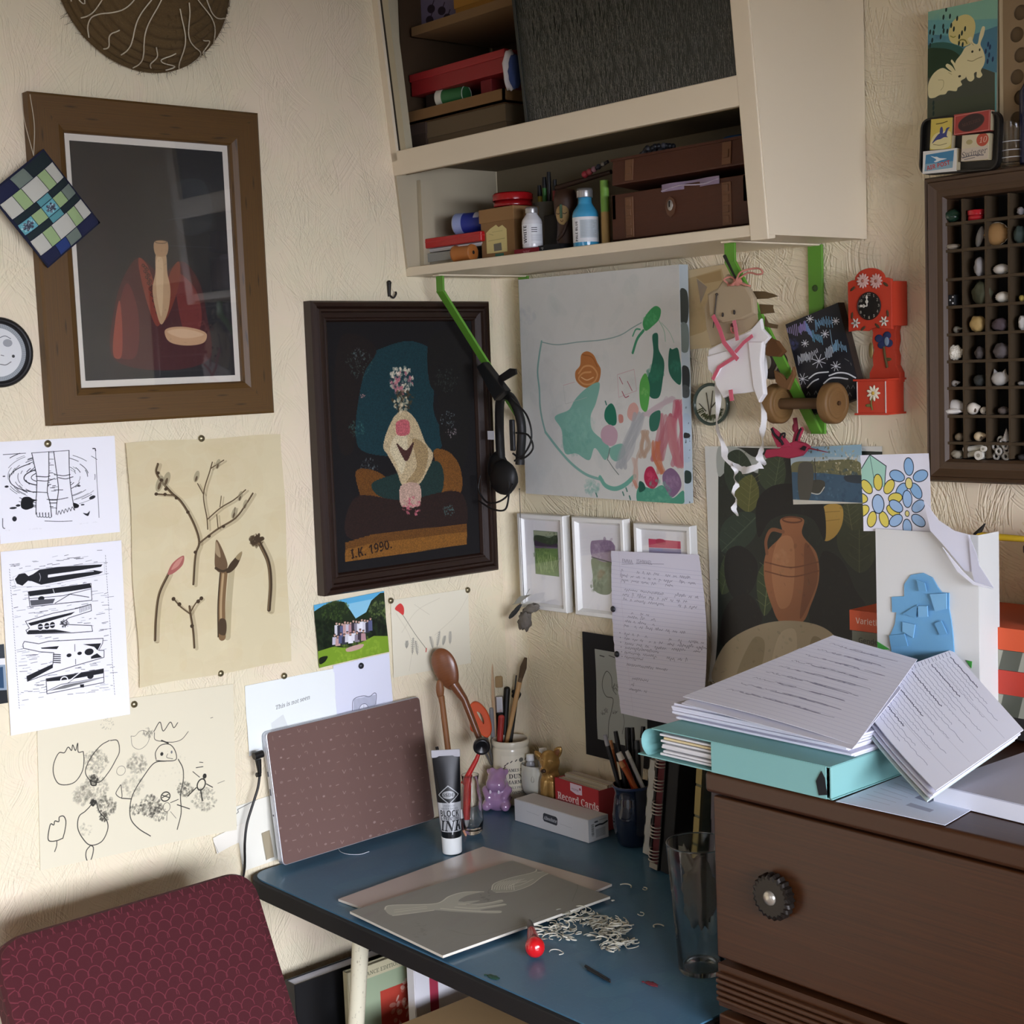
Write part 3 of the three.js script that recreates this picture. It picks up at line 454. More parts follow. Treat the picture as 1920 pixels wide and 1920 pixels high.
  twig(24, [[1508, 1508], [1515, 1360], [1500, 1240], [1450, 1130]]); a.blotch(D, 1435, 1115, 34, 46, 14, 1); x.globalAlpha = 0.4; a.line('#6a5a3a', 3, [[1500, 1525], [1530, 1523]]).line('#6a5a3a', 3, [[860, 1692], [885, 1690]]); x.globalAlpha = 1;
}, { bg: '#d9cca6', ppm: 2400, curl: (u, v) => 0.002 + 0.004 * Math.pow(Math.abs(u - 0.5) * 2, 3) + 0.0015 * Math.sin(v * 9 + u * 3), edge: (u, v) => [0.0016 * Math.sin(v * 11) * (u === 0 || u === 1 ? 1 : 0), 0.0012 * Math.sin(u * 9) * (v === 0 || v === 1 ? 1 : 0)], nx: 18, ny: 26 });
paper('monoprint', 'cream paper with smudgy black child-like drawing of a crowned figure', 'drawing', LW, [[68, 1322], [434, 1292], [441, 1546], [74, 1640]], 0.001, (a) => {
  a.zoom(60, 1290, 4.8); const K = '#2f2d26', x = a.x;
  for (const [u, v, r, n, s, al] of [[570, 660, 110, 190, 14, 0.16], [560, 900, 120, 170, 16, 0.16], [660, 1060, 90, 160, 13, 0.3], [940, 680, 90, 130, 16, 0.15], [1060, 1060, 100, 170, 14, 0.36], [920, 1090, 50, 70, 10, 0.32], [1130, 1120, 80, 90, 12, 0.3], [1370, 910, 70, 110, 13, 0.3], [1540, 1000, 110, 130, 15, 0.2], [450, 960, 90, 120, 18, 0.12], [900, 880, 100, 130, 16, 0.1], [1040, 400, 45, 50, 11, 0.22], [670, 320, 60, 40, 8, 0.16], [1240, 720, 170, 40, 10, 0.06], [480, 1270, 60, 40, 12, 0.12], [550, 820, 40, 70, 12, 0.5], [640, 1160, 40, 70, 10, 0.5]]) a.blotch(K, u, v, r, n, s, al);
  const l = (q, w = 7) => a.line(K, w, q);
  l([[455, 570], [462, 640], [445, 750], [370, 850], [240, 862], [190, 780], [190, 680], [240, 580], [285, 580], [320, 530], [350, 560], [360, 510], [385, 560], [405, 495], [412, 575], [450, 570]]); l([[690, 470], [620, 510], [540, 600], [490, 690], [475, 760], [520, 830], [600, 845], [680, 760], [745, 650], [780, 570], [760, 470], [700, 470]]); l([[520, 830], [530, 870], [570, 870], [570, 840]], 12);
  l([[1095, 400], [1100, 460], [1180, 480], [1260, 485], [1340, 460], [1400, 390]], 5); l([[1090, 390], [1145, 305], [1175, 385], [1240, 305], [1270, 355], [1305, 310]], 7); l([[1160, 470], [1220, 495]], 11); l([[1110, 640], [1105, 580], [1150, 515], [1230, 505], [1280, 560], [1290, 640], [1200, 655], [1110, 650]], 7); a.dot(K, 1162, 592, 15, 17).dot('#777', 1250, 575, 9, 14); l([[1215, 590], [1205, 620], [1260, 635]], 4); l([[1200, 655], [1100, 670], [1000, 790], [900, 960], [875, 1080], [885, 1180], [950, 1260], [1060, 1330]], 8); l([[1310, 640], [1350, 720], [1355, 820], [1330, 960], [1335, 1120], [1300, 1270]], 8); l([[800, 990], [890, 996]], 8); l([[1300, 1048], [1410, 1085]], 8); l([[885, 430], [900, 520], [960, 550], [1030, 500], [1050, 420], [1000, 380], [960, 390], [920, 430], [885, 430]], 2.5); a.ring(K, 2.5, 795, 742, 42, 42); l([[790, 870], [750, 950], [800, 985], [795, 870]], 6);
  a.ring(K, 10, 1195, 975, 45, 42); l([[1160, 960], [1230, 985]], 8); l([[1165, 985], [1220, 955]], 8); a.ring(K, 4, 1205, 1070, 35, 42); l([[1210, 1110], [1205, 1190]], 4); l([[1240, 1110], [1290, 1170]], 3); l([[1240, 1030], [1310, 1000]], 6);
  a.dot(K, 1545, 790, 20, 24); a.ring(K, 12, 1515, 865, 40, 52, 0.4); l([[1470, 895], [1395, 970]], 10); l([[1560, 860], [1615, 890]], 8); l([[1500, 800], [1440, 750]], 6); l([[1510, 920], [1525, 1010]], 12); l([[1470, 715], [1530, 705]], 7); l([[1500, 665], [1530, 668]], 6); l([[1660, 855], [1720, 830]], 3);
  l([[270, 1350], [215, 1372], [145, 1370], [148, 1270], [165, 1220], [190, 1230], [200, 1195], [235, 1200], [240, 1160], [275, 1150], [298, 1190], [290, 1280], [272, 1350]], 8); l([[218, 1372], [215, 1420], [198, 1470]], 7); l([[470, 1110], [420, 1150], [405, 1250], [450, 1350], [520, 1412], [620, 1380], [675, 1270], [670, 1200], [600, 1110], [560, 1010], [510, 1070], [470, 1110]], 8); a.blotch(K, 545, 1030, 28, 50, 10, 0.9); l([[520, 1412], [545, 1430], [530, 1530], [505, 1570], [480, 1520], [485, 1460], [520, 1415]], 8); l([[1600, 268], [1620, 262]], 4);
}, { bg: '#e3dbc0', ppm: 2200, curl: (u, v) => 0.0015 + 0.006 * Math.pow(u, 8) * (1 - v) });
paper('note_card', 'white card with one short handwritten line left of the blue arch drawing', 'card', LW, [[457, 1283], [622, 1256], [634, 1380], [465, 1414]], 0.0012, (a) => { a.zoom(440, 1090, 4.174).text('This is not seen', 312, 990, 44, '#5a5d5e', 'italic serif', -0.09); a.fill('#dfe3e0', [[280, 1110], [375, 1040], [415, 1140], [285, 1160]], false); }, { bg: '#f0f5f2' });
paper('drawing', 'pale blue paper with a small pencil arch drawing behind the laptop', 'drawing', LW, [[623, 1248], [726, 1224], [737, 1330], [630, 1352]], 0.0008, (a) => { a.zoom(440, 1090, 4.174); const K = '#5c6070'; a.line(K, 5, [[915, 1010], [925, 925], [1000, 895], [1050, 900], [1090, 872], [1103, 880], [1100, 960]]); for (let i = 0; i < 38; i++) { const u = 925 + i * 4.6; a.line('#81859a', 2.5, [[u, 1005 - i], [u + 3, 920 - i * 0.9]], false); } a.dot('#e8e9f4', 1005, 1000, 44, 44).ring(K, 4, 1005, 1000, 44, 44, 0, 3.1, 6.4); a.line(K, 2, [[1005, 960], [1005, 1000]]); }, { bg: '#e2e4f3', ppm: 2800 });
paper('photograph', 'colour photo of a group of people on a sunny lawn', 'photograph', LW, [[586.6, 1134], [718, 1108], [726, 1220.6], [595.7, 1253]], 0.0022, (a) => {
  a.zoom(440, 1090, 4.174); const x = a.x; a.fill('#8ecbe6', [[600, 150], [1200, 40], [1200, 320], [600, 360]], false); a.fill('#5fb2dc', [[600, 150], [1200, 40], [1200, 110], [610, 230]], false);
  a.fill('#22301c', [[605, 240], [680, 190], [770, 150], [850, 160], [900, 230], [940, 290], [1020, 240], [1060, 150], [1130, 90], [1200, 80], [1200, 480], [600, 560]], false); a.blotch('#4d6330', 780, 230, 110, 120, 12, 0.5); a.blotch('#6d7f45', 1120, 230, 80, 110, 12, 0.6); a.blotch('#101910', 700, 400, 120, 120, 20, 0.6); a.blotch('#0f1410', 1110, 360, 90, 80, 18, 0.6);
  a.fill('#7da02f', [[640, 545], [760, 510], [900, 520], [1080, 425], [1200, 425], [1200, 560], [640, 690]], false); a.blotch('#a0bf42', 950, 560, 190, 160, 18, 0.35); a.fill('#1d2416', [[650, 600], [720, 585], [700, 625], [655, 645]]);
  const cs = ['#d9d7de', '#8f8793', '#c9c4d2', '#3a3a48', '#e8e6ee', '#b98f93', '#5c6285', '#efeff5', '#403640', '#c7a29b'];
  for (let i = 0; i < 13; i++) { const u = 790 + i * 22, v = 325 - i * 3 + (i % 3) * 6; a.fill(cs[(i * 3) % 10], [[u - 16, v + 18], [u + 14, v + 14], [u + 17, v + 95], [u - 15, v + 98]], false); a.dot('#caa292', u, v + 3, 9, 12); a.line('#2d2620', 7, [[u - 7, v - 5], [u + 6, v - 7]]); }
  for (let i = 0; i < 10; i++) { const u = 775 + i * 25, v = 420 - i * 5 + (i % 2) * 14; a.fill(cs[(i * 7 + 2) % 10], [[u - 18, v + 16], [u + 15, v + 14], [u + 20, v + 72], [u - 20, v + 76]], false); a.dot('#c99c8a', u, v, 9, 12); a.line('#2d2620', 7, [[u - 7, v - 7], [u + 6, v - 8]]); }
  a.fill('#c9a59a', [[860, 530], [1000, 490], [990, 515], [870, 548]]);
}, { bg: '#8ecbe6', ppm: 3000, rough: 0.3 });
paper('drawing', 'translucent tracing paper with a red flower and pencil fern marks', 'drawing', LW, [[730, 1126], [877, 1103], [879, 1243], [737, 1270]], 0.001, (a) => {
  a.zoom(440, 1090, 4.174); const K = '#77766a', x = a.x; x.globalAlpha = 0.35; for (const q of [[[1300, 400], [1420, 230], [1600, 130]], [[1260, 250], [1380, 480], [1360, 700]], [[1560, 420], [1740, 250], [1820, 110]], [[1400, 180], [1520, 260]]]) a.line('#b9b39a', 5, q); x.globalAlpha = 1;
  a.line('#8b8875', 5, [[1310, 262], [1400, 400], [1495, 530]]).fill('#d4403c', [[1248, 213], [1290, 172], [1318, 205], [1314, 262], [1280, 240]]).line('#c0473c', 9, [[1494, 525], [1492, 550]]);
  for (const [u, v, l, b] of [[1340, 525, 60, 0.05], [1385, 570, 130, 0.06], [1425, 575, 110, -0.12], [1545, 525, 95, -0.22], [1578, 510, 120, 0.16], [1625, 500, 75, 0.18], [1680, 490, 100, 0]]) { a.line(K, 4, [[u, v], [u + l * b, v - l]]); for (let i = 1; i < 9; i++) { const q = v - l * i / 9, w = 14 * (1 - Math.abs(i / 9 - 0.5)); a.line('#8f8d82', 4, [[u + (v - q) * b - w, q - 6], [u + (v - q) * b, q], [u + (v - q) * b + w, q - 8]]); } }
}, { bg: '#e6dfc8', ppm: 2600 });
paper('paper_scrap', 'large white paper scrap pinned low beside the laptop cable', 'paper', LW, [[440, 1517], [518, 1482], [522, 1610], [452, 1634]], 0.0008, (a) => { a.zoom(390, 1380, 6.856).line('#6b6a60', 9, [[322, 1018], [380, 975], [370, 940], [600, 825], [760, 740]], false); }, { bg: '#ece9da' });
paper('paper_scrap', 'narrow white paper scrap below the monoprint corner', 'paper', LW, [[393, 1569], [456, 1545], [460, 1572], [407, 1598]], 0.0022, (a) => { a.zoom(390, 1380, 6.856).line('#8a887a', 5, [[28, 1295], [115, 1490]], false); }, { bg: '#efeadb' });
paper('masking_tape', 'strip of brown parcel tape on the wall beside the laptop', 'tape', LW, [[488, 1562], [505, 1555], [509, 1606], [497, 1612]], 0.0028, () => {}, { bg: '#a5987d', rough: 0.5 });
pin(88, 832, 'brass pin holding the feet linocut print');
pin(376, 822, 'brass pin at the top of the twig print', LW, 0, false);
pin(412, 1262, 'brass pin at the bottom of the twig print');
pin(250, 1320, 'brass pin at the top of the monoprint');
pin(531, 1267, 'brass pin at the top of the white note card');
pin(675, 1248, 'dark pin below the group photo', LW, 0, true);
pin(731, 1126, 'brass pin at the upper left corner of the tracing paper');
pin(875, 1106, 'brass pin at the upper right corner of the tracing paper');
{ // dark moulded frame with a needlepoint; the stitched picture is a plain jug of flowers in the same colours
  const p = pic('framed_needlepoint', 'dark brown moulded frame holding a needlepoint picture dated 1990', 'framed picture', LW, [[568.5, 567], [906.5, 565], [916, 1064], [595, 1120]], 0.001);
  const wood = woodTex('#26150d', '#0d0604', '#3a2114', 0), fm = new THREE.MeshStandardMaterial({ map: rep(wood, 3, 14), roughness: 0.38 });
  const bw = 0.038;
  frameBoards(p.g, p.w, p.h, [[0, 0], [0, 0.022], [0.003, 0.026], [0.01, 0.027], [0.012, 0.023], [0.015, 0.026], [0.019, 0.026], [0.021, 0.021], [0.03, 0.018], [0.032, 0.02], [0.035, 0.019], [bw, 0.013], [bw, 0]], fm);
  const iw = p.w - 2 * bw + 0.002, ih = p.h - 2 * bw + 0.002;
  const m = p.art((a, x) => {
    a.zoom(560, 550, 3.311); const T = '#12363d';
    a.fill(T, [[330, 330], [480, 240], [700, 200], [860, 300], [850, 700], [930, 900], [880, 980], [300, 980], [260, 850]]);
    a.fill('#1b1310', [[150, 160], [330, 170], [420, 260], [330, 420], [270, 700], [230, 1000], [150, 1000]]); a.fill('#15120f', [[830, 170], [1060, 150], [1070, 1100], [960, 1050], [900, 900], [880, 600], [820, 500]]);
    a.blotch('#4d6e66', 290, 360, 110, 120, 7, 0.5).blotch('#6f7f83', 290, 290, 50, 40, 6, 0.7).blotch('#3f6f66', 270, 830, 60, 90, 7, 0.5).blotch('#7c8d93', 960, 760, 60, 50, 6, 0.8).blotch('#45584f', 940, 480, 90, 100, 7, 0.5).blotch('#b6a9ad', 980, 850, 40, 34, 6, 0.8).blotch('#7d8b8d', 360, 1110, 70, 70, 8, 0.6).blotch('#c58a86', 312, 590, 16, 14, 6, 0.9);
    a.fill('#6d4315', [[265, 1130], [470, 1160], [560, 1330], [340, 1480], [300, 1330]]).fill('#7a4d1c', [[850, 980], [960, 990], [1045, 1100], [1050, 1280], [900, 1280], [870, 1100]]).fill('#1c3430', [[380, 1230], [560, 1150], [880, 1060], [920, 1130], [900, 1290], [620, 1340], [420, 1300]]).fill('#2a1913', [[250, 1330], [620, 1340], [1060, 1290], [1080, 1540], [190, 1600]]);
    a.fill('#8a5a1f', [[180, 1650], [380, 1590], [1095, 1500], [1095, 1650], [180, 1790]], false).fill('#6d4416', [[180, 1650], [380, 1590], [1095, 1500], [1095, 1560], [400, 1650], [180, 1700]], false);
    // cream jug with pink and white blossom
    a.fill('#c9b48c', [[540, 760], [600, 700], [650, 700], [720, 770], [790, 930], [845, 1010], [800, 1130], [730, 1230], [620, 1240], [570, 1130], [500, 1010], [470, 960]]).fill('#a68d63', [[690, 900], [800, 960], [790, 1110], [730, 1210], [640, 1220], [720, 1100]]).fill('#dccda8', [[560, 880], [640, 860], [650, 1010], [610, 1150], [560, 1060], [520, 980]]).fill('#4a2a25', [[570, 930], [640, 980], [700, 920], [690, 970], [645, 1060], [600, 1000]]).fill('#c4646a', [[570, 780], [660, 770], [665, 860], [575, 868]]);
    a.blotch('#d9cdb4', 610, 470, 95, 80, 15, 0.9).blotch('#b9707a', 610, 500, 85, 50, 14, 0.9).blotch('#4e3a22', 615, 620, 80, 70, 14, 0.8).blotch('#d8c9a6', 610, 650, 60, 40, 14, 0.9).blotch('#e4d7c0', 560, 420, 40, 20, 10, 0.9);
    a.fill('#c8a794', [[600, 1240], [740, 1225], [745, 1370], [700, 1390], [640, 1390], [605, 1380]]).blotch('#c86c78', 680, 1385, 70, 40, 13, 0.9).blotch('#55807f', 960, 1410, 45, 36, 8, 0.7);
    a.text('I.K. 1990.', 222, 1735, 92, '#2a1608', 'bold sans-serif', -0.1, 'left', 0.95);
    // stitch grid
    const W = a.c.width, Hh = a.c.height, st = 4, d = x.getImageData(0, 0, W, Hh), q = d.data;
    for (let v = 0; v < Hh; v += st) for (let u = 0; u < W; u += st) { const s0 = (Math.min(Hh - 1, v + 2) * W + Math.min(W - 1, u + 2)) * 4, k = 0.9 + 0.2 * rnd(); for (let j = 0; j < st; j++) for (let i = 0; i < st; i++) if (v + j < Hh && u + i < W) { const t = ((v + j) * W + u + i) * 4, e = (i === 0 || j === 0) ? 0.78 : 1; for (let c = 0; c < 3; c++) q[t + c] = q[s0 + c] * k * e; } }
    x.putImageData(d, 0, 0);
  }, { bg: '#131011', ppm: 2000, rough: 1 });
  obj('needlepoint', box(iw, ih, 0.004, 0, 0, 0.0095), faced(M('#222', 0.9), m), p.g);
  obj('backing_board', box(p.w - 0.02, p.h - 0.02, 0.006, 0, 0, 0.0035), M('#3a2a1c', 0.9), p.g);
}
{ const p = at(LW, 729, 556), t = thing('picture_hook', 'small black hook on the wall above the dark needlepoint frame', 'hook', p);
  obj('shank', [rod(V(0.001, 0.0, 0), V(0.004, 0.024, 0.001), 0.003, 0.0042, 10), ball(0.0046, 1, 1, 1, 0.0042, 0.0255, 0.001)], M('#1d1510', 0.5), t);
  obj('hook_bend', tube([[0.003, 0.002, 0], [0.009, -0.003, -0.004], [0.011, 0.004, -0.009], [0.008, 0.008, -0.011]], 0.0018, 16, 6), M('#1d1510', 0.5), t); }

// ---------- corner wall cabinet and what stands in it ----------
const SHELF = 1.828, CW = 0.874, LEAN = Math.atan(0.1);
const slanted = (g) => g.rotateX(LEAN).translate(0, 1.811, 0.245);   // built in the plane of the sloping front
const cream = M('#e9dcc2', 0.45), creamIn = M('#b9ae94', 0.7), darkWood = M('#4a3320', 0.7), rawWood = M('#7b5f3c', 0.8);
{
  const c = thing('wall_cabinet', 'cream painted corner wall cabinet with sloping front and sliding ribbed glass', 'cabinet', V(0, 0, 0));
  const Z = (y) => 0.245 + 0.1 * (y - 1.811), TOP = 2.6;
  obj('bottom_shelf', box(CW, 0.017, 0.243, CW / 2, 1.8195, 0.1235, 0.002), cream, c);
  const side = (t) => turn(ext([[0.002, 1.8105], [0.2435, 1.8105], [Z(TOP) - 0.001, TOP], [0.002, TOP]], t), 0, -Math.PI / 2, 0);
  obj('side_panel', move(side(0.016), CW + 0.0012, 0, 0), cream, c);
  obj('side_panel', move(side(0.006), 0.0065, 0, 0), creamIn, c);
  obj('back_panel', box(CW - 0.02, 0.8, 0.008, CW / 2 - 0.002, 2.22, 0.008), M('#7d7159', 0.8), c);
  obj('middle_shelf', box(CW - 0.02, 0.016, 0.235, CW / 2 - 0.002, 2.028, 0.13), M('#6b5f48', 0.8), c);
  obj('rail', slanted(box(CW, 0.044, 0.018, CW / 2, 0.2105, -0.009, 0.002)), cream, c);
  obj('stile', slanted(box(0.034, 0.82, 0.018, CW - 0.017, 0.403, -0.0085, 0.002)), cream, c);
  obj('stile', slanted(box(0.017, 0.59, 0.018, 0.009, 0.51, -0.009)), cream, c);
  obj('track', slanted(box(0.007, 0.56, 0.014, 0.021, 0.51, -0.013)), M('#2c271e', 0.8), c);
  obj('stile', slanted(box(0.017, 0.56, 0.016, 0.0335, 0.51, -0.0125)), M('#b9b196', 0.6), c);
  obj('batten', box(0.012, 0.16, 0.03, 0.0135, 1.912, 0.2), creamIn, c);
  obj('inner_shelf', box(0.4, 0.016, 0.2, 0.225, at(R(0.22), 840, 36).y - 0.004, 0.125), rawWood, c);
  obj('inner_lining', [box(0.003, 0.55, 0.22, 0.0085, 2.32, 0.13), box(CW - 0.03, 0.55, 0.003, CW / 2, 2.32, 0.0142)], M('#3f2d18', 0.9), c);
  const reed = tileTex(256, (x, n) => { x.fillStyle = '#808080'; x.fillRect(0, 0, n, n); for (let i = 0; i < 520; i++) { x.strokeStyle = rnd() < 0.5 ? '#fff' : '#000'; x.globalAlpha = rr(0.15, 0.5); x.lineWidth = rr(1, 3); const a = rnd() * n, b = rnd() * n; wrapStroke(x, n, () => { x.beginPath(); x.moveTo(a, b); x.bezierCurveTo(a + 4, b + 14, a - 5, b + 26, a + 2, b + 42); x.stroke(); }); } }, false);
  obj('glass_door', slanted(box(0.468, 0.56, 0.004, 0.61, 0.51, -0.012)), new THREE.MeshPhysicalMaterial({ color: '#6f7a70', transmission: 0.93, thickness: 0, roughness: 0.22, bumpMap: rep(reed, 9, 6), bumpScale: 0.0015 }), c);
  obj('door_edge', slanted(box(0.006, 0.56, 0.006, 0.373, 0.51, -0.012)), M('#2f332f', 0.4), c);
  obj('front_lip', slanted(box(CW - 0.04, 0.005, 0.004, CW / 2, 0.19, -0.016)), M('#6a5c40', 0.8), c);
}
// a box-shaped thing whose front face is measured on the plane z
function shelfBox(name, label, cat, z, bl, tr, depth, mat, o = {}) {
  const a = at(R(z), ...bl), b = at(R(z), ...tr), w = b.x - a.x, y0 = o.y0 ?? a.y, h = b.y - y0, t = thing(name, label, cat, V((a.x + b.x) / 2, y0, z - depth / 2), o.turn || 0, o.group);
  if (!o.bare) obj(o.body || 'body', box(w, h, depth, 0, h / 2, 0, o.r ?? 0.0015), mat, t);
  return { t, w, h, d: depth };
}
{ // upper compartment
  const kraft = M('#7a5a34', 0.9);
  let b = shelfBox('shallow_box', 'brown cardboard tray carrying a can in the upper cabinet compartment', 'box', 0.235, [750, 238], [943, 150], 0.19, kraft, { bare: true });
  const H0 = b.h * 0.62; obj('wall', [box(b.w, H0, 0.004, 0, H0 / 2, b.d / 2 - 0.002), box(b.w, H0, 0.004, 0, H0 / 2, -b.d / 2 + 0.002), box(0.004, H0, b.d, b.w / 2 - 0.002, H0 / 2, 0), box(0.004, H0, b.d, -b.w / 2 + 0.002, H0 / 2, 0)], kraft, b.t); obj('base', box(b.w, 0.004, b.d, 0, 0.002, 0), kraft, b.t);
  const ty = b.t.position.y, tx = b.t.position.x;
  let q = shelfBox('cardboard_box', 'grey-brown cardboard box supporting the tray in the upper cabinet compartment', 'box', 0.22, [800, 290], [948, 215], 0.17, M('#62513a', 0.9), { y0: 2.0365 });
  q.t.scale.y = (ty - 2.0365) / q.h; obj('lid', box(q.w + 0.004, 0.02, q.d + 0.004, 0, q.h - 0.01, 0, 0.001), M('#6b5a41', 0.9), q.t);
  q = shelfBox('dark_box', 'small dark brown box at the lower left of the upper compartment', 'box', 0.225, [762, 292], [798, 245], 0.12, M('#3b2c1f', 0.9), { y0: 2.0365 }); q.t.scale.y = (ty - 2.0365) / q.h; obj('lid', box(q.w + 0.003, 0.014, q.d + 0.003, 0, q.h - 0.007, 0), M('#44342a', 0.9), q.t);
  q = shelfBox('red_box', 'flat dark red lidded box on top in the upper cabinet compartment', 'box', 0.225, [770, 143], [945, 92], 0.15, M('#8e1c20', 0.5), { y0: ty + H0 + 0.03 });
  obj('lid', box(q.w + 0.005, 0.014, q.d + 0.005, 0, q.h - 0.006, 0, 0.002), M('#9a2226', 0.5), q.t);
  const ry = q.t.position.y; for (const [dx, l] of [[-0.085, 'left'], [0.075, 'right']]) { const s = thing('support_block', l === 'left' ? 'dark block under the left end of the flat red box' : 'red block under the right end of the flat red box', 'block', V(tx + dx, ty + 0.004, 0.165)); obj('body', box(0.03, ry - ty - 0.004, 0.09, 0, (ry - ty - 0.004) / 2, 0, 0.002), M(l === 'left' ? '#2b2019' : '#7a1a1e', 0.7), s); }
  { const r = 0.0155, p = at(R(0.215), 823, 154), t = thing('paint_can', 'small green can with a white lid lying in the cardboard tray', 'can', V(p.x, ty + 0.004 + H0 * 0.62, 0.21)); const g = turn(cyl(r, r, 0.05, 28), 0, 0, Math.PI / 2); t.rotation.y = 0.25;
    obj('body', move(g, 0.032, 0, 0), M('#2f6a3a', 0.5), t); obj('lid', [move(turn(cyl(r + 0.001, r + 0.001, 0.014, 28), 0, 0, Math.PI / 2), 0.002, 0, 0), ball(r * 0.96, 0.3, 1, 1, -0.005, 0, 0)], M('#c9c4b4', 0.6), t); obj('rim', move(turn(new THREE.TorusGeometry(r, 0.0008, 8, 28), 0, Math.PI / 2, 0), 0.057, 0, 0), M('#b9c9bb', 0.4), t); t.position.y = ty + 0.004 + r + 0.02; }
  { const p = at(R(0.23), 957, 182), t = thing('cloth_bundle', 'white and blue rolled cloth standing beside the glass door', 'cloth', V(p.x, ty + H0, 0.225)); obj('white_cloth', move(lump(1, 0.011, 0.035, 0.014, 0.12, 1.6, 3, 3), -0.004, 0.03, 0), M('#d6d5da', 0.95), t); obj('blue_cloth', move(lump(1, 0.008, 0.03, 0.013, 0.12, 1.6, 3, 8), 0.007, 0.026, -0.001), M('#3b4f85', 0.95), t); }
  const sy = at(R(0.22), 840, 36).y + 0.0045;
  { const p = at(R(0.2), 752, 55), t = thing('brush', 'black bristle brush standing at the left of the top cabinet shelf', 'brush', V(p.x, sy, 0.19)); const bs = []; for (let i = 0; i < 130; i++) { const a = rnd() * 6.3, r = Math.sqrt(rnd()) * 0.017; bs.push(rod(V(r * Math.cos(a) * 0.6, 0.012, r * Math.sin(a) * 0.6), V(r * Math.cos(a) * 1.5, 0.1 + rr(-0.01, 0.01), r * Math.sin(a) * 1.5), 0.0007, 0.0004, 4)); } obj('bristles', bs, M('#121113', 0.8), t).userData.kind = 'stuff'; obj('ferrule', cyl(0.016, 0.018, 0.02, 20, 0, 0.01, 0), M('#1d1a18', 0.5), t); }
  { const b2 = shelfBox('notebook', 'lilac notebook with dark leaf print on the top cabinet shelf', 'notebook', 0.19, [783, 47], [853, -30], 0.02, M('#6f6478', 0.8), { y0: sy, bare: true }); const m = localArt(b2.w, b2.h, (a) => { for (const [u, v] of [[0.3, 0.75], [0.62, 0.6], [0.35, 0.45], [0.75, 0.85]]) a.dot('#2b1c28', u, v, b2.w * 0.1, b2.h * 0.12, 0.2).line('#2b1c28', b2.w * 0.02, [[u, v], [u + 0.08, v - 0.2]]); }, { bg: '#756a80' }); obj('cover', box(b2.w, b2.h, 0.012, 0, b2.h / 2, 0.002), faced(M('#756a80', 0.8), m), b2.t); obj('pages', box(b2.w - 0.004, b2.h - 0.006, 0.006, 0, b2.h / 2, -0.006), M('#d6d0c0', 0.9), b2.t); }
  { const b2 = shelfBox('yellow_box', 'mustard yellow box on the top cabinet shelf', 'box', 0.2, [854, 29], [930, -30], 0.08, M('#a3722a', 0.8), { y0: sy }); obj('lid', box(b2.w + 0.003, 0.02, b2.d + 0.003, 0, b2.h - 0.01, 0), M('#ad7c30', 0.8), b2.t); }
}
